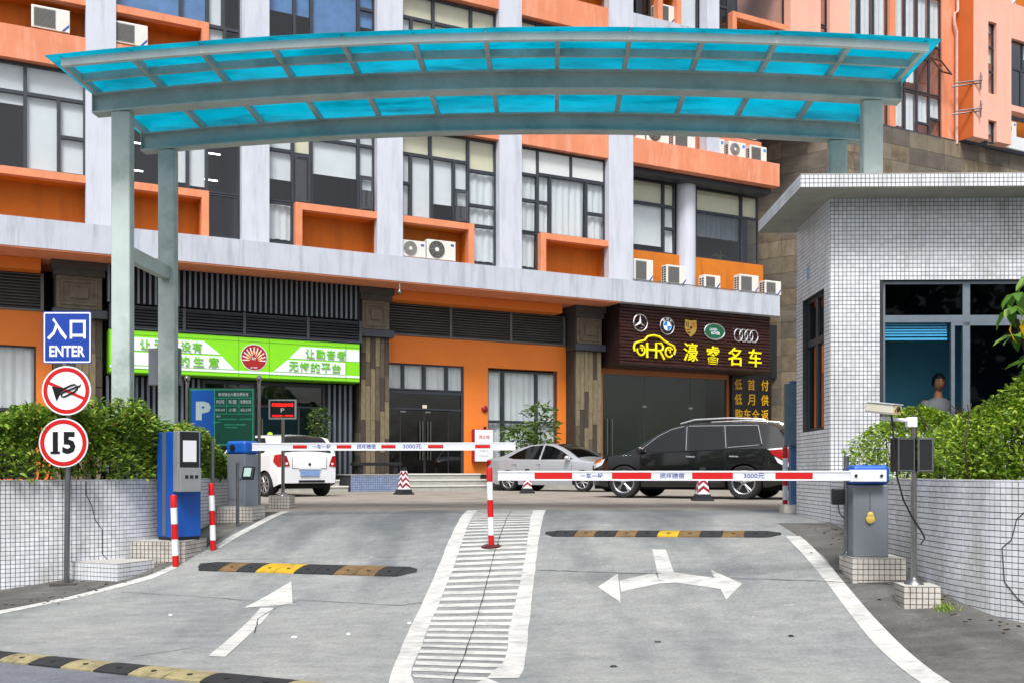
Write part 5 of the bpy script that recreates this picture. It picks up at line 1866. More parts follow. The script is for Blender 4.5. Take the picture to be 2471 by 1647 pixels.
for s, a, b in (('一车一杆', 755, 798), ('损坏赔偿', 859, 903), ('3000元', 966, 1009)):
    text(s, XL(b) - XL(a), .066, M_navy, aL, ((XL(a) + XL(b)) / 2, -.032, 0), 'lettering', .008)
# card reader on a small bracket
CR = thing('card_reader', 'small black card reader with a pale screen on a bracket before the barrier cabinet', 'card reader', (-4.0, 14.4, gz(-4, 14.4)))
MB().tube([(0, .1, 0), (0, .1, .95)], .022, 10).build('pole', M_steel, CR, smooth=True)
MB().box(-.02, .17, -.04, .02, .72, .92).build('housing', M_black, CR, bevel=.015, rot=(rad(-15), 0, rad(-20)))
MB().box(.02, .14, -.046, -.041, .76, .89).build('screen', mat('lcd_screen', 'a8c3bd', .3, var=.03), CR, rot=(rad(-15), 0, rad(-20)))
IQ = thing('slim_pole', 'thin bare steel pole beside the hedge end and second bollard', 'pole', (-4.2, 13.95, gz(-4.2, 13.95)))
MB().tube([(0, 0, 0), (0, 0, 1.35)], .026, 10).build('tube', M_steel, IQ, smooth=True)
MB().lathe([(.07, 0), (.05, .02), (.03, .04)], (0, 0, 0), 14).build('foot', M_steel, IQ)

# ------------------------------------------------------------ ticket machine
zt_ = gz(-4.1, 12.5) + .256
TM = thing('ticket_machine', 'tall blue parking ticket machine with a grey dispenser head', 'ticket machine', (-4.3, 12.84, zt_), rad(-40))
M_mblue = mat('machine_blue', '0f4fa8', .38, var=.04)
M_mgrey = mat('machine_grey', 'a0a3a6', .4, metal=.4, var=.06)
MB().box(-.17, .17, -.19, .19, .0, .04).build('foot', M_black, TM)
MB().box(-.19, .19, -.2, .2, .041, 1.38).build('body', M_mblue, TM, bevel=.008)
MB().box(-.05, .03, -.206, -.201, .06, 1.38).build('slot', M_greybl, TM)
MB().box(.191, .3, -.2, .12, .62, 1.39).build('head', M_mgrey, TM, bevel=.008)
MB().box(.301, .304, -.17, .1, .93, 1.38).build('display', M_black, TM)
MB().box(.3045, .307, -.13, .06, 1.0, 1.27).build('notice', M_wht, TM)
MB().box(.301, .34, -.19, .11, .62, .92).build('dispenser', M_mgrey, TM, bevel=.006)
for k, y in enumerate((-.1, -.03, .04)):
    MB().box(.341, .344, y - .022, y + .022, .79, .83).build('button', M_black, TM)

# ------------------------------------------------------------ parking tariff sign
PS = thing('tariff_sign', 'green and blue parking tariff board between two steel poles', 'sign', (-4.82, 16.6, 0))
M_sgreen = mat('tariff_green', '0a5c48', .4, var=.03)
M_mint = mat('mint_line', '4fd0a8', .45, var=0)
M_pblue = mat('parking_blue', '0f66cf', .4, var=.03)
M_plet = mat('tariff_letter', 'd6e8e2', .5, var=0)
for x in (-.6, .6):
    MB().tube([(x, 0, 0), (x, 0, 2.1)], .028, 12).build('pole', M_stainless, PS, smooth=True)
    MB().lathe([(.005, 2.07), (.035, 2.085), (.02, 2.1), (.045, 2.14), (.05, 2.17), (.035, 2.2), (.005, 2.215)], (x, 0, 0), 14).build('finial', M_stainless, PS, smooth=True)
    MB().lathe([(.09, 0), (.06, .03), (.03, .05)], (x, 0, 0), 14).build('foot', M_steel, PS, smooth=True)
bd = MB().box(-.56, .53, -.03, .02, 1.02, 2.0).build('board', M_sgreen, PS, bevel=.006)
MB().box(-.52, -.145, -.034, -.0305, 1.05, 1.965).build('blue_field', M_pblue, bd)
text('P', .25, .31, M_plet, bd, (-.32, -.036, 1.62), 'letter', .06)
mb = MB()
B = -.034
mb.box(-.54, .51, B, -.0305, 1.966, 1.978).box(-.135, .51, B, -.0305, 1.05, 1.062).box(.498, .51, B, -.0305, 1.062, 1.966).box(-.14, -.13, B, -.0305, 1.062, 1.966)
for z_ in (1.83, 1.7, 1.565):
    mb.box(-.13, .498, B, -.0305, z_, z_ + .007)
for x in (.06, .27):
    mb.box(x, x + .006, B, -.0305, 1.572, 1.7).box(x, x + .006, B, -.0305, 1.707, 1.83)
mb.build('table_lines', M_mint, bd)
for s, x, z_, w, h in (('新安智业大厦收费标准', .18, 1.893, .5, .06), ('时间', -.04, 1.77, .13, .07), ('车型', .165, 1.77, .14, .07), ('收费标准', .385, 1.77, .18, .065),
                       ('00:00-24:00', -.04, 1.635, .16, .04), ('小车', .165, 1.635, .13, .06), ('4元/小时', .385, 1.635, .18, .055),
                       ('备注', -.07, 1.53, .07, .032), ('停车场收费标准及免费时间', .08, 1.48, .32, .027), ('超过时间按标准收费', .38, 1.48, .2, .027),
                       ('收费说明', -.1, 1.43, .12, .025), ('请保管好停车卡遗失须赔偿', .2, 1.39, .36, .025), ('车辆进出请减速', .14, 1.345, .2, .025)):
    text(s, w, h, M_plet if h > .03 else M_mint, bd, (x, -.0355, z_), 'lettering', .015)
# red display
LD = thing('led_display', 'small red LED display in a silver frame on a steel post', 'display', (-3.88, 16.85, .206))
MB().lathe([(.11, 0), (.1, .02), (.04, .05)], (0, 0, 0), 16).build('foot', M_stainless, LD, smooth=True)
MB().tube([(0, 0, 0), (0, 0, 1.3)], .03, 12).build('pole', M_stainless, LD, smooth=True)
fr = MB()
frame_rect(fr, -.23, .23, 1.29, 1.62, -.05, .022, .07)
fr.build('frame', mat('silver_frame', 'c4c6c9', .35, metal=.6, var=.05), LD)
MB().box(-.208, .208, -.03, .0, 1.312, 1.598).build('screen', M_bblack, LD)
M_led = mat('red_led', 'ff1a10', .5, var=0, emit=('ff1408', 1.6))
text('新安智业停车场', .36, .06, M_led, LD, (0, -.032, 1.53), 'lettering', .02)
text('欢迎光临 一路平安', .36, .035, M_led, LD, (0, -.032, 1.345), 'lettering', .02)
text('P', .06, .07, M_wht, LD, (0, -.032, 1.44), 'lettering', .02)

# ------------------------------------------------------------ camera pole
zc = gz(3.5, 8.65) + .206
CPL = thing('camera_pole', 'stainless steel pole with a boxy surveillance camera, two dark lamp panels and a loose cable', 'camera pole', (3.58, 8.86, zc))
MB().lathe([(.085, 0), (.08, .012), (.045, .04), (.03, .06)], (0, 0, 0), 18).build('foot', M_stainless, CPL, smooth=True)
MB().tube([(0, 0, 0), (0, 0, 1.5)], .026, 14).build('pole', M_stainless, CPL, smooth=True)
ZC_ = 1.455
MB().tube([(0, 0, ZC_), (-.05, -.01, ZC_ + .0), (-.3, -.02, ZC_ + .02)], .016, 8).build('bracket', M_wht, CPL)
MB().box(-.07, .02, -.035, .035, ZC_ - .06, ZC_ + .03).build('clamp', M_wht, CPL, bevel=.008)
cb = MB().box(-.065, .065, -.14, .14, -.045, .045).build('camera_housing', mat('camera_cream', 'd7d2c0', .4, var=.05), CPL, bevel=.018, loc=(-.29, -.03, ZC_ + .105), rot=(rad(8), 0, rad(40)))
MB().box(-.072, .072, -.15, .15, .046, .053).build('sun_shield', M_wht, cb)
MB().box(-.058, .058, -.146, -.141, -.04, .04).build('faceplate', mat('camera_yellowed', 'd8c98f', .45, var=.06), cb)
MB().lathe([(.017, -.1465), (.017, -.155)], (0, 0, 0), 12, 'y').build('lens', mat('lens_brown', '4a2318', .3, var=0), cb)
MB().tube([(-.05, -.149, -.015), (-.022, -.15, .025), (0, -.15, .03), (.022, -.15, .025), (.05, -.149, -.015)], .0045, 5).build('seal', M_acd, cb)
for x0, x1, rz_ in ((-.21, -.03, 16), (.03, .165, -22)):
    lp_ = MB().box(x0, x1, -.05, .05, 1.0, 1.3).build('lamp_panel', mat('panel_black', '2b2d2f', .35, metal=.3, var=.08), CPL, rot=(0, 0, rad(rz_)), bevel=.004)
    fr = MB()
    frame_rect(fr, x0 + .003, x1 - .003, 1.003, 1.297, -.056, .014, .0055)
    fr.build('rim', M_steel, lp_)
MB().tube([(-.22, -.05, 1.52), (-.21, -.08, 1.3), (-.18, -.08, .95), (-.12, -.07, .75), (-.04, -.06, .6), (.06, -.05, .45), (.08, -.04, .41), (.045, -.04, .36)], .008, 6).build('cable', M_black, CPL, smooth=True)

# ------------------------------------------------------------ traffic cones
def cone(x, y, h, label, rot=0):
    t = thing('traffic_cone', label, 'traffic cone', (x, y, 0), rad(rot), 'red and white cones on the plaza')
    b = .2
    MB().box(-b, b, -b, b, 0, .045).build('base', M_blackrub, t, bevel=.01)
    MB().prism([(-.17, .046), (.17, .046), (.13, .14), (-.13, .14)], -.17, .17, 'y').build('collar', M_blackrub, t)
    def hw(z): return .125 - (z - .14) * .13
    def frus(z0, z1, m, nm, g=0):
        a, c = hw(z0) + g, hw(z1) + g
        MB().add([(-a, -a, z0), (a, -a, z0), (a, a, z0), (-a, a, z0), (-c, -c, z1), (c, -c, z1), (c, c, z1), (-c, c, z1)],
                 [(0, 3, 2, 1), (4, 5, 6, 7), (0, 1, 5, 4), (1, 2, 6, 5), (2, 3, 7, 6), (3, 0, 4, 7)]).build(nm, m, t)
    frus(.141, h - .1, M_wht, 'body')
    # diagonal red stripes on each face
    for z_ in frange(.16, h - .26, 2):
        mb = MB()
        for q in range(4):
            ca, sa = math.cos(q * math.pi / 2), math.sin(q * math.pi / 2)
            def P(f, z2):
                a = hw(z2) + .002
                x_, y_ = f * a * .98, -a
                return (x_ * ca - y_ * sa, x_ * sa + y_ * ca, z2)
            mb.add([P(-1, z_), P(0, z_ + .09), P(1, z_), P(1, z_ + .075), P(0, z_ + .165), P(-1, z_ + .075)], [(0, 1, 4, 5), (1, 2, 3, 4)])
        mb.build('stripe', mat('cone_crimson', '8d1030', .45, var=.03), t, fix=False)
    frus(h - .099, h, M_black, 'tip')
cone(-2.84, 26.1, .72, 'red and white striped cone standing before the entrance steps', 40)
cone(.42, 27.6, .68, 'red and white striped cone before the silver sedan', 5)
cone(3.96, 20.7, .7, 'red and white striped cone before the black sport utility vehicle', 3)
# blue service panel beside the guardhouse corner
KP = thing('gate_pillar', 'narrow blue and grey service pillar in the gap beside the guardhouse rear corner', 'pillar', (4.12, 14.7, 0), 0)
MB().box(.0, .12, 0, .12, .12, 1.95).build('post', mat('pillar_blue', '4d6a94', .45, var=.06), KP)
MB().box(-.1, .11, -.05, -.002, 1.0, 1.9).build('reader', M_framel, KP)
MB().box(-.12, .14, -.1, .2, -.02, .12).build('base', M_tileold, KP)
# ------------------------------------------------------------ vehicles (local x forward, y left, z up)
M_tyre = mat('tyre_rubber', '1b1b1d', .8, var=.1)
M_rim = mat('alloy_rim', 'b9bcc0', .25, metal=.9, var=.05)
M_under = mat('underbody', '0d0d0e', .9, var=0)
M_lampr = mat('tail_lamp_red', 'a80d12', .15, var=.05, coat=.6)
M_lampw = mat('lamp_clear', 'dfe4ea', .12, var=0, coat=.8)
M_lampo = mat('lamp_amber', 'd9651a', .2, var=0, coat=.5)
M_plate = mat('plate_blue', '7f9fd0', .4, var=.1)
M_seat = mat('seat_fabric', '2a2a2c', .9, var=.1)

class Car:
    def __init__(s, label, paint, loc, heading, L, W, top, belt, plan, sill, wheels, wr, tumble=.34, crown=.05, name='parked_car'):
        s.t = thing(name, label, 'car', loc, heading, 'cars parked on the plaza')
        s.L, s.W, s.top, s.belt, s.plan, s.sill = L, W, top, belt, plan, sill
        s.wheels, s.wr, s.tumble, s.crown = wheels, wr, tumble, crown
        s.paint = paint
    def zt(s, x):
        return smooth_tab(s.top, x)
    def zb(s, x):
        return smooth_tab(s.belt, x)
    def zs(s, x):
        z = lerp_tab(s.sill, x)
        for xw in s.wheels:
            R = s.wr + .045
            if abs(x - xw) < R:
                z = max(z, s.wr + math.sqrt(R * R - (x - xw) ** 2) * .98)
        return z
    def hw(s, x, z):
        w = lerp_tab(s.plan, x) * s.W / 2
        zb = s.zb(x)
        if z > zb:
            return w * .985 - (z - zb) * s.tumble - .012
        zm = .62
        if z < zm:
            return w * (1 - .11 * ((zm - z) / zm) ** 2)
        return w * (1 - .015 * ((z - zm) / max(.1, zb - zm)) ** 2)
    def body(s, n=90):
        mb = MB()
        rings = []
        xs = frange(-s.L / 2, s.L / 2, n)
        for xw in s.wheels:
            R = s.wr + .045
            xs += [xw - R + .001, xw + R - .001, xw - R - .001, xw + R + .001]
        xs = sorted(xs)
        for x in xs:
            zt, zs, zb = s.zt(x), s.zs(x), s.zb(x)
            ze = zt - .045
            if zs > ze - .05:
                zs = ze - .05
            ring = []
            if ze > zb + .02:
                lv = [zs + (zb - zs) * k / 6 for k in range(6)] + [zb - .004, zb + .004] + [zb + (ze - zb) * k / 4 for k in range(1, 5)]
            else:
                lv = [zs + (ze - zs) * k / 11 for k in range(12)]
            for z in lv:
                ring.append((s.hw(x, z), z))
            we = s.hw(x, ze)
            for f, g in ((.965, .55), (.88, .82), (.6, .95), (.3, .99), (0, 1)):
                cz = s.crown * (1 - f * f)
                ring.append((we * f, ze + (zt - ze) * g + cz - s.crown))
            rings.append([(x, y, z) for y, z in ring] + [(x, -y, z) for y, z in reversed(ring[:-1])])
        m = len(rings[0])
        vs = [p for r in rings for p in r]
        fs = []
        for i in range(len(rings) - 1):
            for k in range(m - 1):
                fs.append((i * m + k, i * m + k + 1, (i + 1) * m + k + 1, (i + 1) * m + k))
        fs += [tuple(range(m)), tuple(range((len(rings) - 1) * m, len(rings) * m))]
        mb.add(vs, fs)
        s.bodyo = mb.build('body', s.paint, s.t, smooth=True)
        # dark belly so that light does not pass through
        bl = MB()
        bl.box(-s.L / 2 + .12, s.L / 2 - .12, -s.W / 2 * .66, s.W / 2 * .66, .2, .62)
        bl.build('underbody', M_under, s.t)
        return s
    def side(s, pts, m, name, both=True, off=.006, parent=None):
        for sg in ((1, -1) if both else (1,)):
            # strip of columns over the outline, each laid on the curved flank
            mb = MB()
            x0, x1 = min(p[0] for p in pts), max(p[0] for p in pts)
            n = max(4, int((x1 - x0) / .035))
            nz = 5
            vs = []
            for i in range(n + 1):
                x = x0 + (x1 - x0) * min(max(i / n, .0005), .9995)
                zz = []
                for a, b in zip(pts, pts[1:] + pts[:1]):
                    if (a[0] - x) * (b[0] - x) < 0:
                        zz.append(a[1] + (b[1] - a[1]) * (x - a[0]) / (b[0] - a[0]))
                if not zz:
                    zz = [pts[0][1]]
                lo, hi = min(zz), max(zz)
                for k in range(nz):
                    z = lo + (hi - lo) * k / (nz - 1)
                    vs.append((x, sg * (s.hw(x, z) + off), z))
            mb.add(vs, [(i * nz + k, i * nz + k + 1, (i + 1) * nz + k + 1, (i + 1) * nz + k) for i in range(n) for k in range(nz - 1)])
            mb.build(name, m, parent or s.t, smooth=True, fix=False)
    def sidebar(s, pts, r, m, name, off=.004):
        for sg in (1, -1):
            MB().tube([(x, sg * (s.hw(x, z) + off), z) for x, z in densify(pts, .12)], r, 5).build(name, m, s.t)
    def topz(s, x, f):
        return s.zt(x) - s.crown * f * f
    def topglass(s, x0, x1, f0, f1, name, m=None, n=8, off=.010):
        mb = MB()
        vs = []
        for i in range(n + 1):
            t = i / n
            x = x0 + (x1 - x0) * t
            f = f0 + (f1 - f0) * t
            we = s.hw(x, s.zt(x) - .045)
            for k in range(9):
                g = f * (-1 + 2 * k / 8)
                vs.append((x, we * g, s.topz(x, g) + off))
        fs = [(i * 9 + k, i * 9 + k + 1, (i + 1) * 9 + k + 1, (i + 1) * 9 + k) for i in range(n) for k in range(8)]
        mb.add(vs, fs)
        return mb.build(name, m or G_car, s.t, smooth=True, fix=False)
    def put_wheels(s, spokes=5, twin=True, track=None, w=.2):
        tr = track or s.W / 2 - .11
        R = s.wr
        ty = MB().lathe([(R * .66, -w / 2 + .01), (R * .7, -w / 2), (R * .93, -w / 2), (R, -w / 2 + .04), (R, w / 2 - .04), (R * .93, w / 2), (R * .7, w / 2), (R * .66, w / 2 - .01)], (0, 0, 0), 32, 'y').mesh('tyre', M_tyre, True)
        rm = MB()
        rr = R * .67
        A = frange(0, 2 * math.pi, 28)[:-1]
        q = w / 2 - .008
        rm.tube([(math.cos(a) * rr, q, math.sin(a) * rr) for a in A], .02, 6, closed=True)
        for k in range(spokes):
            a = 2 * math.pi * k / spokes + .3
            for da in ((-.13, .13) if twin else (0,)):
                rm.tube([(math.cos(a) * .05, q + .005, math.sin(a) * .05), (math.cos(a + da) * rr, q, math.sin(a + da) * rr)], .02, 5)
        rm.lathe([(.06, q - .02), (.06, q + .02), (.03, q + .03)], (0, 0, 0), 12, 'y')
        rme = rm.mesh('rim', M_rim, True)
        dk = MB().lathe([(rr * .97, w / 2 - .02), (rr * .97, w / 2 - .006)], (0, 0, 0), 24, 'y').mesh('brake_disc', M_under)
        for xw in s.wheels:
            for sg in (1, -1):
                o = link_mesh('wheel', ty, s.t, (xw, sg * tr, R), (0, 0, 0 if sg > 0 else math.pi))
                link_mesh('rim', rme, o)
                link_mesh('brake_disc', dk, o)
    def mirrors(s, x, z, m):
        for sg in (1, -1):
            mb = MB()
            y0 = s.hw(x, z)
            mb.lathe([(.03, -.1), (.07, -.07), (.085, 0), (.075, .06), (.03, .09)], (0, 0, 0), 12, 'y')
            mb.build('mirror', m, s.t, smooth=True, loc=(x, sg * (y0 + .12), z))
    def interior(s, x0, x1, z=.75):
        mb = MB()
        w = s.W / 2 * .62
        for x in (x0, x1):
            for y in (-.36, .36):
                mb.box(x - .08, x + .06, y - .22, y + .22, .5, z + .35)
                mb.box(x - .06, x + .03, y - .12, y + .12, z + .36, z + .52)
        mb.build('seats', M_seat, s.t, bevel=.04)

def paint(name, col, metal=.0, rough=.3, var=.02, flake=0):
    return mat(name, col, rough, metal, var, 3, coat=1.0, spec=.35)
H = math.atan2
# ---- black sport utility vehicle (rear towards the right, seen from its left side)
a = rad(180 - 29)
hd = Vector((math.cos(a), math.sin(a)))
lf = Vector((-hd.y, hd.x))
rw = Vector((5.06, 21.6))                        # ground point of the rear left wheel
c = rw + hd * 1.395 - lf * .84
suv = Car('black five-door sport utility vehicle with silver roof rails parked beside the guardhouse', paint('black_car_paint', '0b0b0e', 0, .18), (c.x, c.y, 0), a, 4.78, 1.91,
          [(-2.39, .98), (-2.36, 1.06), (-2.2, 1.4), (-2.05, 1.58), (-1.9, 1.67), (-1.4, 1.72), (-.6, 1.735), (.0, 1.70), (.45, 1.58), (.9, 1.33), (1.25, 1.12), (1.4, 1.06), (1.8, 1.0), (2.15, .92), (2.32, .8), (2.39, .6)],
          [(-2.39, 1.08), (-1.6, 1.1), (-.5, 1.06), (.6, 1.02), (1.3, .98), (2.39, .9)],
          [(-2.39, .84), (-2.28, .93), (-1.9, .985), (-1.0, 1), (1.0, 1), (1.8, .95), (2.15, .82), (2.34, .62), (2.39, .48)],
          [(-2.39, .38), (-1.9, .27), (1.9, .25), (2.39, .32)], (-1.395, 1.395), .37).body()
suv.side([(1.05, 1.06), (.62, 1.4), (.3, 1.56), (.02, 1.62), (-.06, 1.08)], G_car, 'side_window')
suv.side([(-.14, 1.09), (-.1, 1.62), (-.86, 1.63), (-.96, 1.12)], G_car, 'side_window')
suv.side([(-1.04, 1.13), (-.96, 1.63), (-1.66, 1.6), (-1.78, 1.2), (-1.7, 1.17)], G_car, 'side_window')
suv.sidebar([(1.1, 1.04), (-.06, 1.06), (-1.0, 1.1), (-1.8, 1.18)], .008, M_under, 'belt_moulding')
M_silv = mat('silver_rail', 'c9cbcf', .3, metal=.7, var=.03)
for sg in (1, -1):
    MB().tube([(x, sg * (suv.hw(x, suv.zt(x) - .05) - .06), suv.zt(x) + dz) for x, dz in ((-1.85, .0), (-1.75, .04), (-1.0, .05), (-.2, .045), (.12, .0))], .022, 6).build('roof_rail', M_silv, suv.t, smooth=True)
for pts in ([(1.05, 1.06), (.62, 1.4), (.3, 1.56), (.02, 1.62)], [(-.05, 1.62), (-.09, 1.08)], [(-.92, 1.63), (-1.0, 1.12)], [(-1.66, 1.6), (-1.78, 1.2)], [(-.1, 1.625), (-1.66, 1.61)], [(-1.04, 1.13), (-1.72, 1.18)]):
    suv.sidebar(pts, .007, M_silv, 'window_trim', .008)
suv.topglass(.22, 1.18, .86, .9, 'windscreen')
suv.topglass(-2.33, -2.1, .84, .8, 'rear_window', off=.012)
suv.side([(-2.38, 1.1), (-1.95, 1.06), (-2.0, .98), (-2.3, .8), (-2.38, .82)], M_lampr, 'tail_lamp', off=.012)
suv.side([(-2.38, 1.13), (-1.9, 1.09), (-1.95, 1.065), (-2.38, 1.105)], M_lampw, 'tail_lamp_edge', off=.014)
suv.side([(-2.38, .815), (-2.3, .795), (-2.05, .93), (-2.12, .8), (-2.3, .7), (-2.38, .72)], M_lampw, 'tail_lamp_lens', off=.013)
suv.side([(2.3, .78), (2.1, .86), (1.9, .9), (1.98, .76), (2.25, .66)], M_lampw, 'head_lamp', off=.01)
suv.side([(2.2, .84), (1.98, .91), (2.0, .84), (2.18, .79)], M_lampo, 'indicator', off=.014)
for x in (-.02, -1.0):
    suv.sidebar([(x - .28, .93), (x - .08, .94)], .018, M_silv, 'door_handle', .012)
suv.sidebar([(-.1, 1.05), (-.12, .45)], .005, M_under, 'door_gap', 0)
suv.sidebar([(-1.0, 1.1), (-.98, .7), (-1.06, .5)], .005, M_under, 'door_gap', 0)
suv.sidebar([(1.0, 1.02), (.98, .5)], .005, M_under, 'door_gap', 0)
suv.sidebar([(.9, .37), (-.9, .37)], .03, suv.paint, 'side_step', 0)
suv.mirrors(.98, 1.09, suv.paint)
suv.put_wheels(5, True, w=.23)
suv.interior(.35, -.6)
# ---- silver sedan (front towards the right, seen from its right side)
a = rad(-34)
hd = Vector((math.cos(a), math.sin(a)))
lf = Vector((-hd.y, hd.x))
rw = Vector((-.07, 31.0))
c = rw + hd * 1.325 + lf * .78
sed = Car('silver four-door sedan parked before the orange shop windows', paint('silver_car_paint', 'b9bdc3', .45, .3), (c.x, c.y, 0), a, 4.54, 1.775,
          [(-2.27, .8), (-2.22, .98), (-2.05, 1.05), (-1.75, 1.09), (-1.5, 1.15), (-1.1, 1.33), (-.6, 1.45), (-.1, 1.48), (.3, 1.45), (.75, 1.28), (1.1, 1.08), (1.25, 1.0), (1.7, .92), (2.05, .82), (2.22, .66), (2.27, .5)],
          [(-2.27, .92), (-1.4, .97), (0, .93), (1.2, .9), (2.27, .8)],
          [(-2.27, .8), (-2.12, .92), (-1.7, .98), (-.8, 1), (1.0, 1), (1.7, .965), (2.05, .86), (2.22, .72), (2.27, .6)],
          [(-2.27, .34), (-1.8, .2), (1.8, .19), (2.27, .25)], (-1.325, 1.325), .31, tumble=.42).body()
sed.side([(1.0, .97), (.55, 1.23), (.2, 1.37), (-.08, 1.41), (-.14, .97)], G_car, 'side_window')
sed.side([(-.2, .97), (-.14, 1.41), (-.6, 1.38), (-1.05, 1.2), (-1.35, 1.03), (-1.1, .99)], G_car, 'side_window')
sed.topglass(.3, 1.14, .9, .94, 'windscreen')
sed.topglass(-1.5, -.72, .92, .86, 'rear_window')
sed.side([(-2.24, .97), (-1.98, .95), (-2.02, .84), (-2.2, .74), (-2.24, .76)], M_lampr, 'tail_lamp', off=.01)
sed.side([(2.15, .72), (1.75, .84), (1.7, .78), (1.95, .62), (2.15, .58)], M_lampw, 'head_lamp', off=.01)
for x in (-.32, -1.2):
    sed.sidebar([(x + .02, .83), (x + .2, .83)], .015, M_silv, 'door_handle', .01)
sed.sidebar([(-.18, .96), (-.16, .35)], .004, M_under, 'door_gap', 0)
sed.sidebar([(-1.1, .98), (-1.0, .65), (-1.05, .45)], .004, M_under, 'door_gap', 0)
sed.sidebar([(.98, .94), (.94, .35)], .004, M_under, 'door_gap', 0)
sed.mirrors(.85, 1.0, sed.paint)
sed.put_wheels(8, False)
sed.interior(.25, -.65, .6)
# ---- white hatchback (seen from behind and its left side)
a = rad(90 + 43)
hd = Vector((math.cos(a), math.sin(a)))
lf = Vector((-hd.y, hd.x))
rw = Vector((-5.86, 23.9))                       # ground point of the rear left wheel
c = rw + hd * 1.23 - lf * .74
hat = Car('small white hatchback parked with its back to the barrier', paint('white_car_paint', 'e2e3e6', 0, .25), (c.x, c.y, 0), a, 3.78, 1.7,
          [(-1.89, .86), (-1.875, .96), (-1.8, 1.15), (-1.68, 1.36), (-1.55, 1.46), (-1.2, 1.51), (-.5, 1.53), (.2, 1.49), (.6, 1.36), (1.05, 1.08), (1.2, 1.0), (1.5, .92), (1.75, .78), (1.87, .6), (1.89, .48)],
          [(-1.89, 1.02), (-1.0, .98), (.4, .93), (1.2, .9), (1.89, .8)],
          [(-1.89, .86), (-1.8, .94), (-1.5, .985), (-.8, 1), (.8, 1), (1.4, .95), (1.7, .84), (1.85, .68), (1.89, .6)],
          [(-1.89, .33), (-1.5, .22), (1.5, .2), (1.89, .25)], (-1.23, 1.23), .3, tumble=.3).body()
hat.side([(.95, .98), (.5, 1.3), (.1, 1.42), (-.25, 1.44), (-.28, .99)], G_car, 'side_window')
hat.side([(-.34, 1.0), (-.32, 1.44), (-1.0, 1.42), (-1.2, 1.2), (-1.15, 1.06)], G_car, 'side_window')
hat.topglass(.25, 1.08, .88, .92, 'windscreen')
hat.topglass(-1.83, -1.53, .86, .8, 'rear_window', off=.012, n=14)
hat.side([(-1.87, 1.02), (-1.66, 1.0), (-1.62, .84), (-1.8, .72), (-1.87, .72)], M_lampr, 'tail_lamp', off=.012)
xr = -1.89
for sg in (1, -1):
    w0 = hat.hw(xr, .8)
    MB().prism([(sg * (w0 + .004), .72), (sg * (w0 + .004), 1.0), (sg * (w0 - .1), .98), (sg * (w0 - .19), .74)] if sg > 0 else [(sg * (w0 - .19), .74), (sg * (w0 - .1), .98), (sg * (w0 + .004), 1.0), (sg * (w0 + .004), .72)], xr - .014, xr - .001, 'x').build('tail_lamp', M_lampr, hat.t)
    MB().box(xr - .016, xr - .0145, sg * (w0 - .1) - .03, sg * (w0 - .1) + .03, .77, .82).build('lamp_lens', M_lampw, hat.t)
MB().box(xr - .03, xr - .002, -.26, .26, .5, .64).build('number_plate', M_plate, hat.t)
MB().box(xr - .035, xr - .002, -.3, .3, .66, .71).build('plate_light', hat.paint, hat.t)
MB().lathe([(.035, xr - .012), (.035, xr - .003)], (0, 0, .78), 14, 'x').build('badge', M_bblack, hat.t)
MB().box(xr - .008, xr - .001, -.42, .3, .345, .40).build('bumper_insert', M_under, hat.t)
MB().tube([(xr - .005, .48, .98), (xr - .006, .47, .68)], .005, 5).build('hatch_gap', M_under, hat.t)
MB().tube([(xr - .005, -.48, .98), (xr - .006, -.47, .68)], .005, 5).build('hatch_gap', M_under, hat.t)
MB().tube([(xr - .005, .47, .68), (xr - .006, -.47, .68)], .005, 5).build('hatch_gap', M_under, hat.t)
hat.sidebar([(-.3, .98), (-.3, .35)], .004, M_under, 'door_gap', 0)
hat.sidebar([(-.5, .84), (-.35, .84)], .015, hat.paint, 'door_handle', .012)
hat.mirrors(.85, 1.0, hat.paint)
hat.put_wheels(8, False)
hat.interior(.2, -.65, .6)
# ------------------------------------------------------------ foliage
def leaf_mat(name, cols, transl=.35, rough=.45):
    m = bpy.data.materials.new(name)
    m.use_nodes = True
    t = m.node_tree
    N, L = t.nodes, t.links
    b = N['Principled BSDF']
    b.inputs['Roughness'].default_value = rough
    b.inputs['Specular IOR Level'].default_value = .4
    g = N.new('ShaderNodeNewGeometry')
    oi = N.new('ShaderNodeObjectInfo')
    ad = N.new('ShaderNodeMath')
    ad.operation = 'ADD'
    L.new(g.outputs['Random Per Island'], ad.inputs[0])
    L.new(oi.outputs['Random'], ad.inputs[1])
    fr = N.new('ShaderNodeMath')
    fr.operation = 'FRACT'
    L.new(ad.outputs[0], fr.inputs[0])
    r = N.new('ShaderNodeValToRGB')
    els = r.color_ramp.elements
    for i, (p, c) in enumerate(cols):
        e = els[i] if i < 2 else els.new(p)
        e.position = p
        e.color = hexc(c)
    L.new(fr.outputs[0], r.inputs['Fac'])
    L.new(r.outputs[0], b.inputs['Base Color'])
    tr = N.new('ShaderNodeBsdfTranslucent')
    L.new(r.outputs[0], tr.inputs['Color'])
    ms = N.new('ShaderNodeMixShader')
    ms.inputs[0].default_value = transl
    L.new(b.outputs[0], ms.inputs[1])
    L.new(tr.outputs[0], ms.inputs[2])
    L.new(ms.outputs[0], N['Material Output'].inputs['Surface'])
    return m
M_leafL = leaf_mat('hedge_leaf', [(0, '3d5a1c'), (.3, '5f8428'), (.65, '87a936'), (.93, 'b4c856'), (1, '8a6f38')])
M_leafR = leaf_mat('fine_hedge_leaf', [(0, '40601c'), (.3, '658a22'), (.65, '92b032'), (1, 'bfd052')])
M_leafB = leaf_mat('big_leaf', [(0, '3c6420'), (.5, '5c8a2c'), (1, '8fae5a')])
M_leafP = leaf_mat('potted_leaf', [(0, '35501f'), (.5, '527232'), (1, '86a04a')])
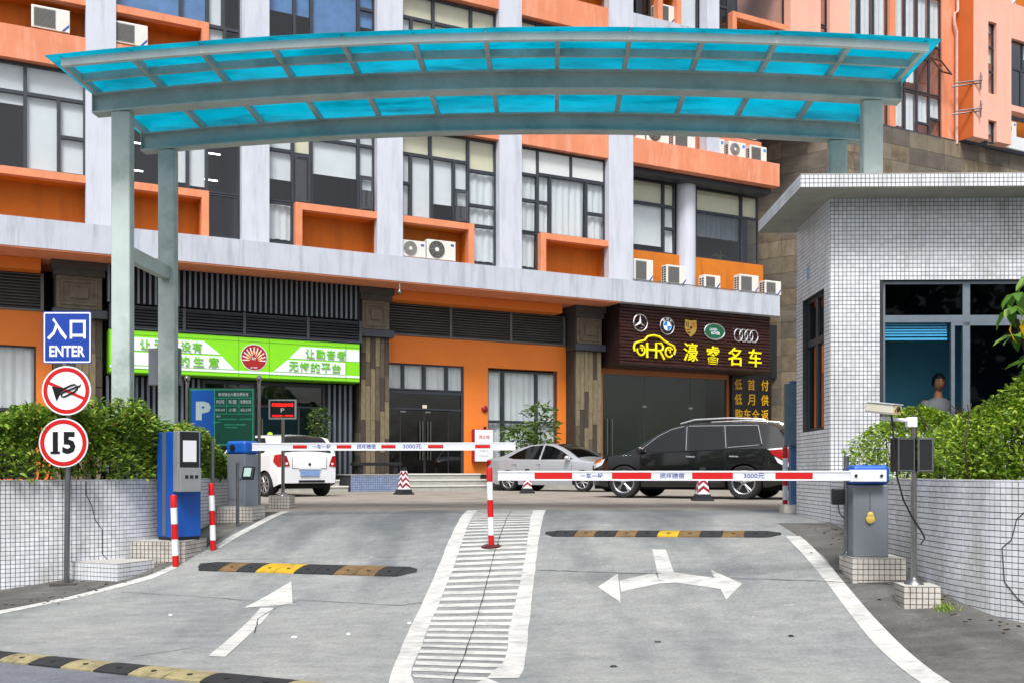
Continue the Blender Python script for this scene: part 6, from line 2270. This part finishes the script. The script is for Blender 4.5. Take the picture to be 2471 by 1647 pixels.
M_leafY = leaf_mat('yellow_leaf', [(0, 'c99a12'), (1, 'e0b41c')])
M_twig = mat('twig_bark', '4a3a2a', .9, var=.2)

def leaf_geo(l, w, fold=.25, curl=.15):
    """leaf along +x from the origin, folded along the midrib"""
    z = w * fold
    return ([(0, 0, 0), (l * .4, w / 2, z), (l * .45, 0, 0), (l * .4, -w / 2, z), (l * .8, w * .32, z * .6 - curl * l * .5), (l * .8, 0, -curl * l * .55), (l * .8, -w * .32, z * .6 - curl * l * .5), (l, 0, -curl * l)],
            [(0, 2, 1), (0, 3, 2), (1, 2, 5, 4), (2, 3, 6, 5), (4, 5, 7), (5, 6, 7)])
def leaf_matrix(p, d, roll):
    d = d.normalized()
    q = d.to_track_quat('X', 'Z')
    return Matrix.Translation(p) @ q.to_matrix().to_4x4() @ Matrix.Rotation(roll, 4, 'X')
def scatter_leaves(parent, spots, m, size, single=0, name='foliage', wr=.4, fold=.25):
    """spots: (point, direction); the nearest `single` leaves are parts of their own"""
    V0, F0 = leaf_geo(1.0, wr, fold)
    cp = Vector((0, 0, .62))
    inv = Matrix.Translation(-Vector(parent.location)) if parent.parent is None else Matrix.Identity(4)
    spots = sorted(spots, key=lambda q: (q[0] - cp).length)
    me = None
    mb = MB()
    for i, (p, d) in enumerate(spots):
        s = size * RNG.uniform(.5, 1.4)
        M = inv @ leaf_matrix(p, d, RNG.uniform(-.9, .9))
        if i < single:
            if me is None:
                me = MB().add(V0, F0).mesh('leaf', m, True, False)
            o = link_mesh('leaf', me, parent)
            o.matrix_local = M @ Matrix.Scale(s, 4)
        else:
            mb.add([M @ (Vector(v) * s) for v in V0], F0)
    if mb.v:
        o = mb.build(name, m, parent, fix=False)
        stuff(o)
def rnd_dir(up=.6, out=None, spread=1.0):
    v = Vector((RNG.gauss(0, spread), RNG.gauss(0, spread), RNG.gauss(0, spread * .7) + up))
    if out:
        v += out
    return v

# hedge on the left wall
HL = thing('hedge', 'dense broad-leaved green hedge growing over the curved planter wall behind the sign post', 'hedge', (-6, 12.5, .3))
spots = []
stems = MB()
def hedge_spots(path, n, top, i0, i1, depth, outw, zlow):
    o = []
    while len(o) < n:
        k = RNG.randrange(i0, i1)
        p, d, nn = path[k]
        r = RNG.random()
        T = top(p) + .09 * math.sin(p.x * 5 + p.y * 3) + .05 * math.sin(p.x * 13 + 1) + .05 * math.sin(p.y * 11)
        if r < .58:         # front face
            off = -outw + abs(RNG.gauss(0, .14))
            z = RNG.uniform(zlow, T)
            if z < zlow + .22 and RNG.random() < .55:
                continue
        elif r < .9:        # top face
            off = RNG.uniform(-outw, depth)
            z = T - abs(RNG.gauss(0, .12))
        else:
            off = RNG.uniform(0, depth)
            z = RNG.uniform(zlow, T)
        # rounded shoulder
        if off < .1 and z > T - .2:
            z -= .1 * RNG.random()
        off += .07 * math.sin(z * 9 + p.x * 4 + p.y * 4)
        q = p - nn * off
        out = Vector((nn.x, nn.y, 0)) * (.9 if r < .58 else .2)
        o.append((Vector((q.x, q.y, z)), rnd_dir(.45, out, .7)))
    return o
nL = len(pathL)
def topL(p):
    return 1.36 - max(0, p.y - 13.3) * .16 - (.1 if p.y > 15.2 else 0)
sp = hedge_spots(pathL, 27000, topL, int(nL * .22), int(nL * .985), 1.5, .08, .52)
scatter_leaves(HL, sp, M_leafL, .086, single=300)
for _ in range(90):
    p, d, nn = pathL[RNG.randrange(int(nL * .22), nL - 3)]
    q = p - nn * RNG.uniform(.12, .6)
    stems.tube([(q.x + 6, q.y - 12.5, .0), (q.x + 6 + RNG.uniform(-.1, .1), q.y - 12.5 + RNG.uniform(-.1, .1), .5), (q.x + 6 + RNG.uniform(-.2, .2), q.y - 12.5 + RNG.uniform(-.2, .2), .9)], [.014, .01, .005], 5)
stuff(stems.build('stems', M_twig, HL))
# hedge before the guardhouse
HR = thing('hedge', 'clipped small-leaved hedge on the planter wall before the guardhouse window', 'hedge', (5, 10.5, .3))
nR = len(pathR)
def topR(p):
    return 1.05 + .42 * max(0, min(1, (p.x - 3.95) / .35)) * (1 if p.y < 9 else 0) + (.12 if 9.5 < p.y < 10.5 else 0)
sp = []
def clump(n, cx, cy, rx, ry, z0, z1, lump=.12):
    o = []
    ph = RNG.uniform(0, 9)
    while len(o) < n:
        a = RNG.uniform(0, 2 * math.pi)
        if math.sin(a) > .75 and RNG.random() < .7:
            continue
        r = 1 - abs(RNG.gauss(0, .2))
        t = RNG.random()
        z = z0 + (z1 - z0) * (t if RNG.random() < .65 else 1 - abs(RNG.gauss(0, .08)))
        sh = math.sqrt(max(.05, 1 - max(0, (z - z0) / (z1 - z0)) ** 4))
        k = 1 + lump * math.sin(3 * a + ph + z * 6) + lump * .6 * math.sin(7 * a + z * 11)
        if z > z1 - .15:
            r *= math.sqrt(RNG.random())
        o.append((Vector((cx + math.cos(a) * rx * r * k * sh, cy + math.sin(a) * ry * r * k * sh, z + .05 * math.sin(a * 4 + ph))), rnd_dir(.5, Vector((math.cos(a), math.sin(a), 0)) * .8, .7)))
    return o
sp += clump(10500, 4.42, 10.9, .55, 1.25, .48, 1.25)
sp += clump(12000, 4.75, 9.6, .72, .9, .5, 1.2)
sp += clump(17000, 5.45, 9.3, 1.1, 1.0, .5, 1.62)
sp += clump(5000, 6.4, 9.2, 1.0, 1.0, .5, 1.78)
sp += clump(2600, 4.5, 8.75, .28, .35, .52, 1.2)
scatter_leaves(HR, sp, M_leafR, .046, single=0, wr=.5)
st = MB()
for _ in range(110):
    x, y = RNG.uniform(4.2, 6.2), RNG.uniform(8.9, 11.8)
    st.tube([(x - 5, y - 10.5, 0), (x - 5 + RNG.uniform(-.15, .15), y - 10.5 + RNG.uniform(-.2, .1), .55), (x - 5 + RNG.uniform(-.3, .3), y - 10.5 + RNG.uniform(-.4, .2), .95)], [.012, .008, .004], 5)
stuff(st.build('stems', M_twig, HR))
# broad-leaved shrub reaching into the picture at the guardhouse window
BT = thing('broadleaf_shrub', 'broad-leaved shrub with two yellow leaves before the guardhouse window', 'shrub', (4.84, 9.25, .4))
tk = MB()
br = [[(0, 0, 0), (.05, 0, .7), (.0, -.05, 1.35), (-.1, -.1, 1.95)], [(.02, 0, .8), (-.1, -.1, 1.3), (-.22, -.15, 1.6)], [(.02, 0, 1.0), (.2, 0, 1.5), (.25, .0, 2.0)]]
for b in br:
    tk.tube(b, [.03, .024, .016, .008][:len(b)], 6)
tk.build('trunk', M_twig, BT, smooth=True)
V0, F0 = leaf_geo(1.0, .44, .12, .3)
bm_ = MB().add(V0, F0).mesh('leaf', M_leafB, True, False)
by_ = MB().add(V0, F0).mesh('leaf', M_leafY, True, False)
for cx, cy, cz in [(-.2, -.12, 1.85), (-.1, -.15, 2.0), (.1, -.1, 2.05), (-.3, -.2, 1.7), (-.24, -.2, 1.45), (-.1, -.25, 1.6), (.1, -.2, 1.75), (-.05, -.2, 1.3), (.25, 0, 1.9), (-.15, -.25, 1.2), (.15, -.2, 1.45), (.3, -.1, 1.65), (.3, -.1, 1.3)]:
    for k in range(7):
        a_ = k * .9 + RNG.random()
        d_ = Vector((math.cos(a_), math.sin(a_) - .3, RNG.uniform(-.9, .1)))
        o = link_mesh('leaf', bm_, BT)
        o.matrix_local = leaf_matrix(Vector((cx, cy, cz)), d_, RNG.uniform(-.5, .5)) @ Matrix.Scale(RNG.uniform(.15, .23), 4)
for p_, d_ in (((-.32, -.25, 1.56), (-.1, -.1, -1)), ((-.22, -.27, 1.6), (.1, -.1, -1))):
    o = link_mesh('leaf', by_, BT)
    o.matrix_local = leaf_matrix(Vector(p_), Vector(d_), 1.4) @ Matrix.Scale(.2, 4)
# grass tuft at the pole plinth
GT_ = MB()
for _ in range(160):
    x, y = RNG.gauss(3.74, .05), RNG.gauss(8.62, .06)
    z = gz(x, y)
    a_ = RNG.uniform(0, 6.3)
    h = RNG.uniform(.02, .06)
    GT_.add([(x - .004, y, z - .005), (x + .004, y, z - .005), (x + math.cos(a_) * h * .7, y + math.sin(a_) * h * .7, z + h)], [(0, 1, 2)])
o = GT_.build('grass_tuft', M_leafR, fix=False)
tag(stuff(o), 'small green tuft of weeds at the foot of the camera pole block', 'weeds')

def potted(name, label, loc, hgt, spread, nleaf, lsize, m, pot=.16, base=.3, shape='column', group=None):
    t = thing(name, label, 'plant', loc, 0, group)
    MB().lathe([(pot * .7, 0), (pot, base), (pot * .92, base + .005), (pot * .9, base - .04)], (0, 0, 0), 18).build('pot', M_sill, t, smooth=True)
    tr = MB()
    tr.tube([(0, 0, base - .05), (.02, 0, hgt * .5), (0, .02, hgt * .92)], [.025, .018, .006], 6)
    for k in range(10):
        z = base + (hgt - base) * (.15 + .08 * k)
        a_ = k * 2.4
        tr.tube([(.01, .01, z), (math.cos(a_) * spread * .6, math.sin(a_) * spread * .6, z + .15)], [.01, .004], 5)
    tr.build('trunk', M_twig, t)
    o = []
    for _ in range(nleaf):
        zf = RNG.random()
        z = base + .05 + (hgt - base) * zf
        if shape == 'column':
            r = spread * math.sqrt(RNG.random()) * (.75 + .3 * math.sin(zf * 9)) * (1 - .55 * zf ** 3)
        else:
            r = spread * math.sqrt(RNG.random()) * (.4 + .8 * math.sin(zf * 2.6))
        a_ = RNG.uniform(0, 6.3)
        o.append((Vector(loc) + Vector((math.cos(a_) * r, math.sin(a_) * r, z)), rnd_dir(.2, Vector((math.cos(a_), math.sin(a_), 0)), .5)))
    scatter_leaves(t, o, m, lsize)
    return t
potted('potted_tree', 'tall potted tree with small dark leaves beside the lime green shop door', bw(-2.3, .85, 0), 2.45, .42, 900, .13, M_leafP)
potted('potted_shrub', 'broad potted umbrella plant between hydrant cabinet and silver sedan', bw(4.6, .9, .3), 1.75, .55, 420, .24, M_leafP, shape='bush')
potted('potted_tree', 'tall potted umbrella tree before the orange shop window', bw(5.35, .9, .3), 2.5, .5, 420, .24, M_leafP, shape='bush')

# ------------------------------------------------------------ person behind the guardhouse window
PX, PY, PZ = 5.62, 13.12, .1
def person():
    t = thing('person', 'person with short dark hair and a grey shirt standing inside the guardhouse window', 'person', (PX, PY, PZ), 0)
    J = {'pelvis': (0, 0, .92, .15, .11), 'waist': (0, .0, 1.08, .135, .1), 'chest': (0, 0, 1.3, .165, .115), 'neckb': (0, .01, 1.44, .075, .07), 'neck': (0, 0, 1.52, .055, .055), 'skull': (0, -.01, 1.6, .05, .05),
         'shL': (.17, .0, 1.4, .065, .065), 'elL': (.24, -.03, 1.13, .045, .045), 'wrL': (.17, -.2, 1.0, .032, .032), 'haL': (.13, -.27, .98, .035, .02),
         'shR': (-.17, .0, 1.4, .065, .065), 'elR': (-.24, -.03, 1.13, .045, .045), 'wrR': (-.17, -.2, 1.0, .032, .032), 'haR': (-.13, -.27, .98, .035, .02),
         'hiL': (.09, 0, .86, .09, .09), 'knL': (.1, -.02, .48, .062, .062), 'anL': (.1, .01, .09, .042, .042), 'toL': (.11, -.14, .04, .038, .03),
         'hiR': (-.09, 0, .86, .09, .09), 'knR': (-.1, -.02, .48, .062, .062), 'anR': (-.1, .01, .09, .042, .042), 'toR': (-.11, -.14, .04, .038, .03)}
    E = [('pelvis', 'waist'), ('waist', 'chest'), ('chest', 'neckb'), ('neckb', 'neck'), ('neck', 'skull'), ('chest', 'shL'), ('shL', 'elL'), ('elL', 'wrL'), ('wrL', 'haL'), ('chest', 'shR'), ('shR', 'elR'), ('elR', 'wrR'), ('wrR', 'haR'),
         ('pelvis', 'hiL'), ('hiL', 'knL'), ('knL', 'anL'), ('anL', 'toL'), ('pelvis', 'hiR'), ('hiR', 'knR'), ('knR', 'anR'), ('anR', 'toR')]
    names = list(J)
    vs = [J[k][:3] for k in names]
    es = [(names.index(a_), names.index(b_)) for a_, b_ in E]
    rs = [J[k][3:] for k in names]
    # five fingers on each hand, bent over the desk edge
    for sg, hn in ((1, 'haL'), (-1, 'haR')):
        hi = names.index(hn)
        hx, hy, hz = J[hn][:3]
        for f, (dx, l, r_) in enumerate(((-.03, .06, .009), (-.012, .07, .009), (.006, .066, .009), (.024, .052, .008))):
            b0 = len(vs)
            vs += [(hx + dx, hy - .03, hz), (hx + dx, hy - .03 - l * .55, hz + .004), (hx + dx, hy - .03 - l, hz - .02)]
            rs += [(r_, r_)] * 3
            es += [(hi, b0), (b0, b0 + 1), (b0 + 1, b0 + 2)]
        b0 = len(vs)
        vs += [(hx - sg * .04, hy + .005, hz - .005), (hx - sg * .06, hy - .03, hz - .015)]
        rs += [(.01, .01)] * 2
        es += [(hi, b0), (b0, b0 + 1)]
    me = bpy.data.meshes.new('body')
    me.from_pydata(vs, es, [])
    o = bpy.data.objects.new('body', me)
    COL.objects.link(o)
    o.parent = t
    md = o.modifiers.new('skin', 'SKIN')
    if not me.skin_vertices:
        bm = bmesh.new()
        bm.from_mesh(me)
        bm.verts.layers.skin.verify()
        bm.to_mesh(me)
        bm.free()
    for i, r_ in enumerate(rs):
        me.skin_vertices[0].data[i].radius = r_
    me.skin_vertices[0].data[0].use_root = True
    sb = o.modifiers.new('sub', 'SUBSURF')
    sb.levels = sb.render_levels = 2
    skin = mat('skin', 'b5825f', .55, var=.05)
    me.materials.append(skin)
    # head with a face
    hm = MB()
    n, k = 20, 14
    vs2 = []
    for j in range(k + 1):
        ph = math.pi * j / k
        for i in range(n):
            th = 2 * math.pi * i / n
            x = .076 * math.sin(ph) * math.sin(th)
            y = -.095 * math.sin(ph) * math.cos(th)
            z = .118 * math.cos(ph)
            f = -y / .095
            if z < -.03:
                x *= 1 + (z + .03) * 3.0
            if f > .75 and abs(x) < .02 and -.035 < z < .03:
                y -= .018 * (1 - abs(x) / .02) * (1 if z < 0 else .5)
            if f > .6 and .01 < z < .035 and .018 < abs(x) < .05:
                y += .008
            vs2.append((x, y, z))
    hm.add(vs2, [(j * n + i, j * n + (i + 1) % n, (j + 1) * n + (i + 1) % n, (j + 1) * n + i) for j in range(k) for i in range(n)])
    hd_ = hm.build('head', skin, t, smooth=True, loc=(0, -.015, 1.685))
    for sg in (1, -1):
        MB().lathe([(.004, -.004), (.02, 0), (.026, .008), (.01, .014)], (0, 0, 0), 10, 'x').build('ear', skin, hd_, loc=(sg * .072, .01, .0))
        MB().lathe([(.002, -.01), (.011, -.004), (.011, .004), (.002, .01)], (0, 0, 0), 10, 'y').build('eye', M_bblack, hd_, loc=(sg * .032, -.082, .016))
    MB().box(-.024, .024, -.004, .004, -.004, .004).build('mouth', mat('lip', '8a4a42', .6, var=0), hd_, loc=(0, -.084, -.06))
    hr = MB()
    vs3 = []
    for j in range(9):
        ph = math.pi * .62 * j / 8
        for i in range(n):
            th = 2 * math.pi * i / n
            cut = 1.0 if math.cos(th) < .35 else .62
            p2 = ph * cut
            vs3.append((.083 * math.sin(p2) * math.sin(th), -.101 * math.sin(p2) * math.cos(th), .127 * math.cos(p2)))
    hr.add(vs3, [(j * n + i, j * n + (i + 1) % n, (j + 1) * n + (i + 1) % n, (j + 1) * n + i) for j in range(8) for i in range(n)])
    hr.build('hair', mat('dark_hair', '15120f', .6, var=.2, scale=60), hd_, smooth=True)
    # shirt and trousers follow the body
    def shell(name, m, rings, parent=t):
        mb = MB()
        vv = []
        q = 18
        for cx, cy, z, rx, ry in rings:
            for i in range(q):
                th = 2 * math.pi * i / q
                vv.append((cx + rx * math.cos(th), cy + ry * math.sin(th), z))
        mb.add(vv, [(j * q + i, j * q + (i + 1) % q, (j + 1) * q + (i + 1) % q, (j + 1) * q + i) for j in range(len(rings) - 1) for i in range(q)])
        return mb.build(name, m, parent, smooth=True, fix=False)
    shirt = mat('grey_shirt', '6c7076', .8, var=.08, scale=6)
    shell('shirt', shirt, [(0, 0, .84, .18, .14), (0, 0, 1.05, .175, .135), (0, 0, 1.25, .205, .145), (0, 0, 1.38, .215, .125), (0, 0, 1.445, .15, .1), (0, .0, 1.475, .085, .08)])
    for sg in (1, -1):
        mb = MB()
        mb.tube([(sg * .15, 0, 1.41), (sg * .2, -.01, 1.3), (sg * .235, -.025, 1.17)], [.085, .078, .07], 14)
        mb.build('sleeve', shirt, t, smooth=True)
    dk_ = mat('dark_trousers', '23262e', .85, var=.08)
    for sg in (1, -1):
        mb = MB()
        mb.tube([(sg * .085, 0, .98), (sg * .09, 0, .8), (sg * .1, -.015, .48), (sg * .1, .01, .1)], [.125, .115, .085, .075], 14)
        mb.build('trouser_leg', dk_, t, smooth=True)
        MB().box(sg * .105 - .045, sg * .105 + .045, -.19, .07, 0, .085).build('shoe', M_bblack, t, bevel=.03)
    return t
person()
# broom handles leaning inside the window
for i, (x, tilt, lab) in enumerate(((4.72, 24, 'thin wooden broom handle leaning at the guardhouse window corner'), (4.98, 14, 'yellow wooden broom handle leaning inside the guardhouse window'))):
    b = thing('broom', lab, 'broom', (x + .28, 12.95, .1), 0)
    b.rotation_euler = (0, rad(-tilt), 0)
    MB().tube([(0, 0, .12), (0, 0, 1.42 if i == 0 else 1.28)], .013 if i == 0 else .017, 8).build('handle', mat('broom_wood_%d' % i, 'c9a27e' if i == 0 else 'd8a43c', .6, var=.1), b)
    MB().prism([(-.04, .13), (.04, .13), (.12, .0), (-.12, .0)], -.03, .03, 'y').build('brush', M_twig, b)

# ------------------------------------------------------------ trees across the street, behind the photographer: the shop glass and car paint mirror them
tb = MB()
rg = random.Random(3)
for i in range(11):
    cx, cy = -34 + i * 6.8 + rg.uniform(-1, 1), -17 + rg.uniform(-2, 2)
    hh = rg.uniform(7.5, 10)
    tb.tube([(cx, cy, -1), (cx + .2, cy, 2.5), (cx, cy + .2, hh * .7)], [.22, .17, .06], 7, 1)
    for _ in range(420):
        u_, v_, w_ = rg.gauss(0, 1), rg.gauss(0, 1), rg.gauss(0, 1)
        l_ = math.sqrt(u_ * u_ + v_ * v_ + w_ * w_)
        r_ = rg.uniform(.55, 1.05)
        p = Vector((cx + u_ / l_ * 3.3 * r_, cy + v_ / l_ * 2.6 * r_, hh * .62 + w_ / l_ * hh * .4 * r_))
        d1 = Vector((rg.gauss(0, 1), rg.gauss(0, 1), rg.gauss(0, 1))).normalized() * rg.uniform(.3, .6)
        d2 = d1.orthogonal().normalized() * rg.uniform(.2, .4)
        tb.add([p - d1, p + d2, p + d1, p - d2], [(0, 1, 2, 3)], 0)
stuff(tb.build('tree_belt', [M_leafP, M_twig], fix=False))

# dry leaves and grit blown into the gutters
lt = MB()
rg = random.Random(8)
for _ in range(260):
    if rg.random() < .55:
        y_ = rg.uniform(7.6, 12.3)
        x_ = 3.9 - abs(rg.gauss(0, .22)) + (max(0, 8.4 - y_) * .7)
    else:
        y_ = rg.uniform(10.6, 13.2)
        x_ = -5.15 + (y_ - 10.8) * .45 + rg.gauss(0, .2)
    z_ = gz(x_, y_) + .006
    a_ = rg.uniform(0, 6.3)
    l_ = rg.uniform(.008, .03)
    c_, s_ = math.cos(a_) * l_, math.sin(a_) * l_
    lt.add([(x_ - c_, y_ - s_, z_), (x_ + s_ * .5, y_ - c_ * .5, z_ + l_ * .3), (x_ + c_, y_ + s_, z_ + .002), (x_ - s_ * .5, y_ + c_ * .5, z_ + l_ * .3)], [(0, 1, 2), (0, 2, 3)])
stuff(lt.build('leaf_litter', mat('dry_leaf', '6a5433', .8, var=.2, island=.4), fix=False))
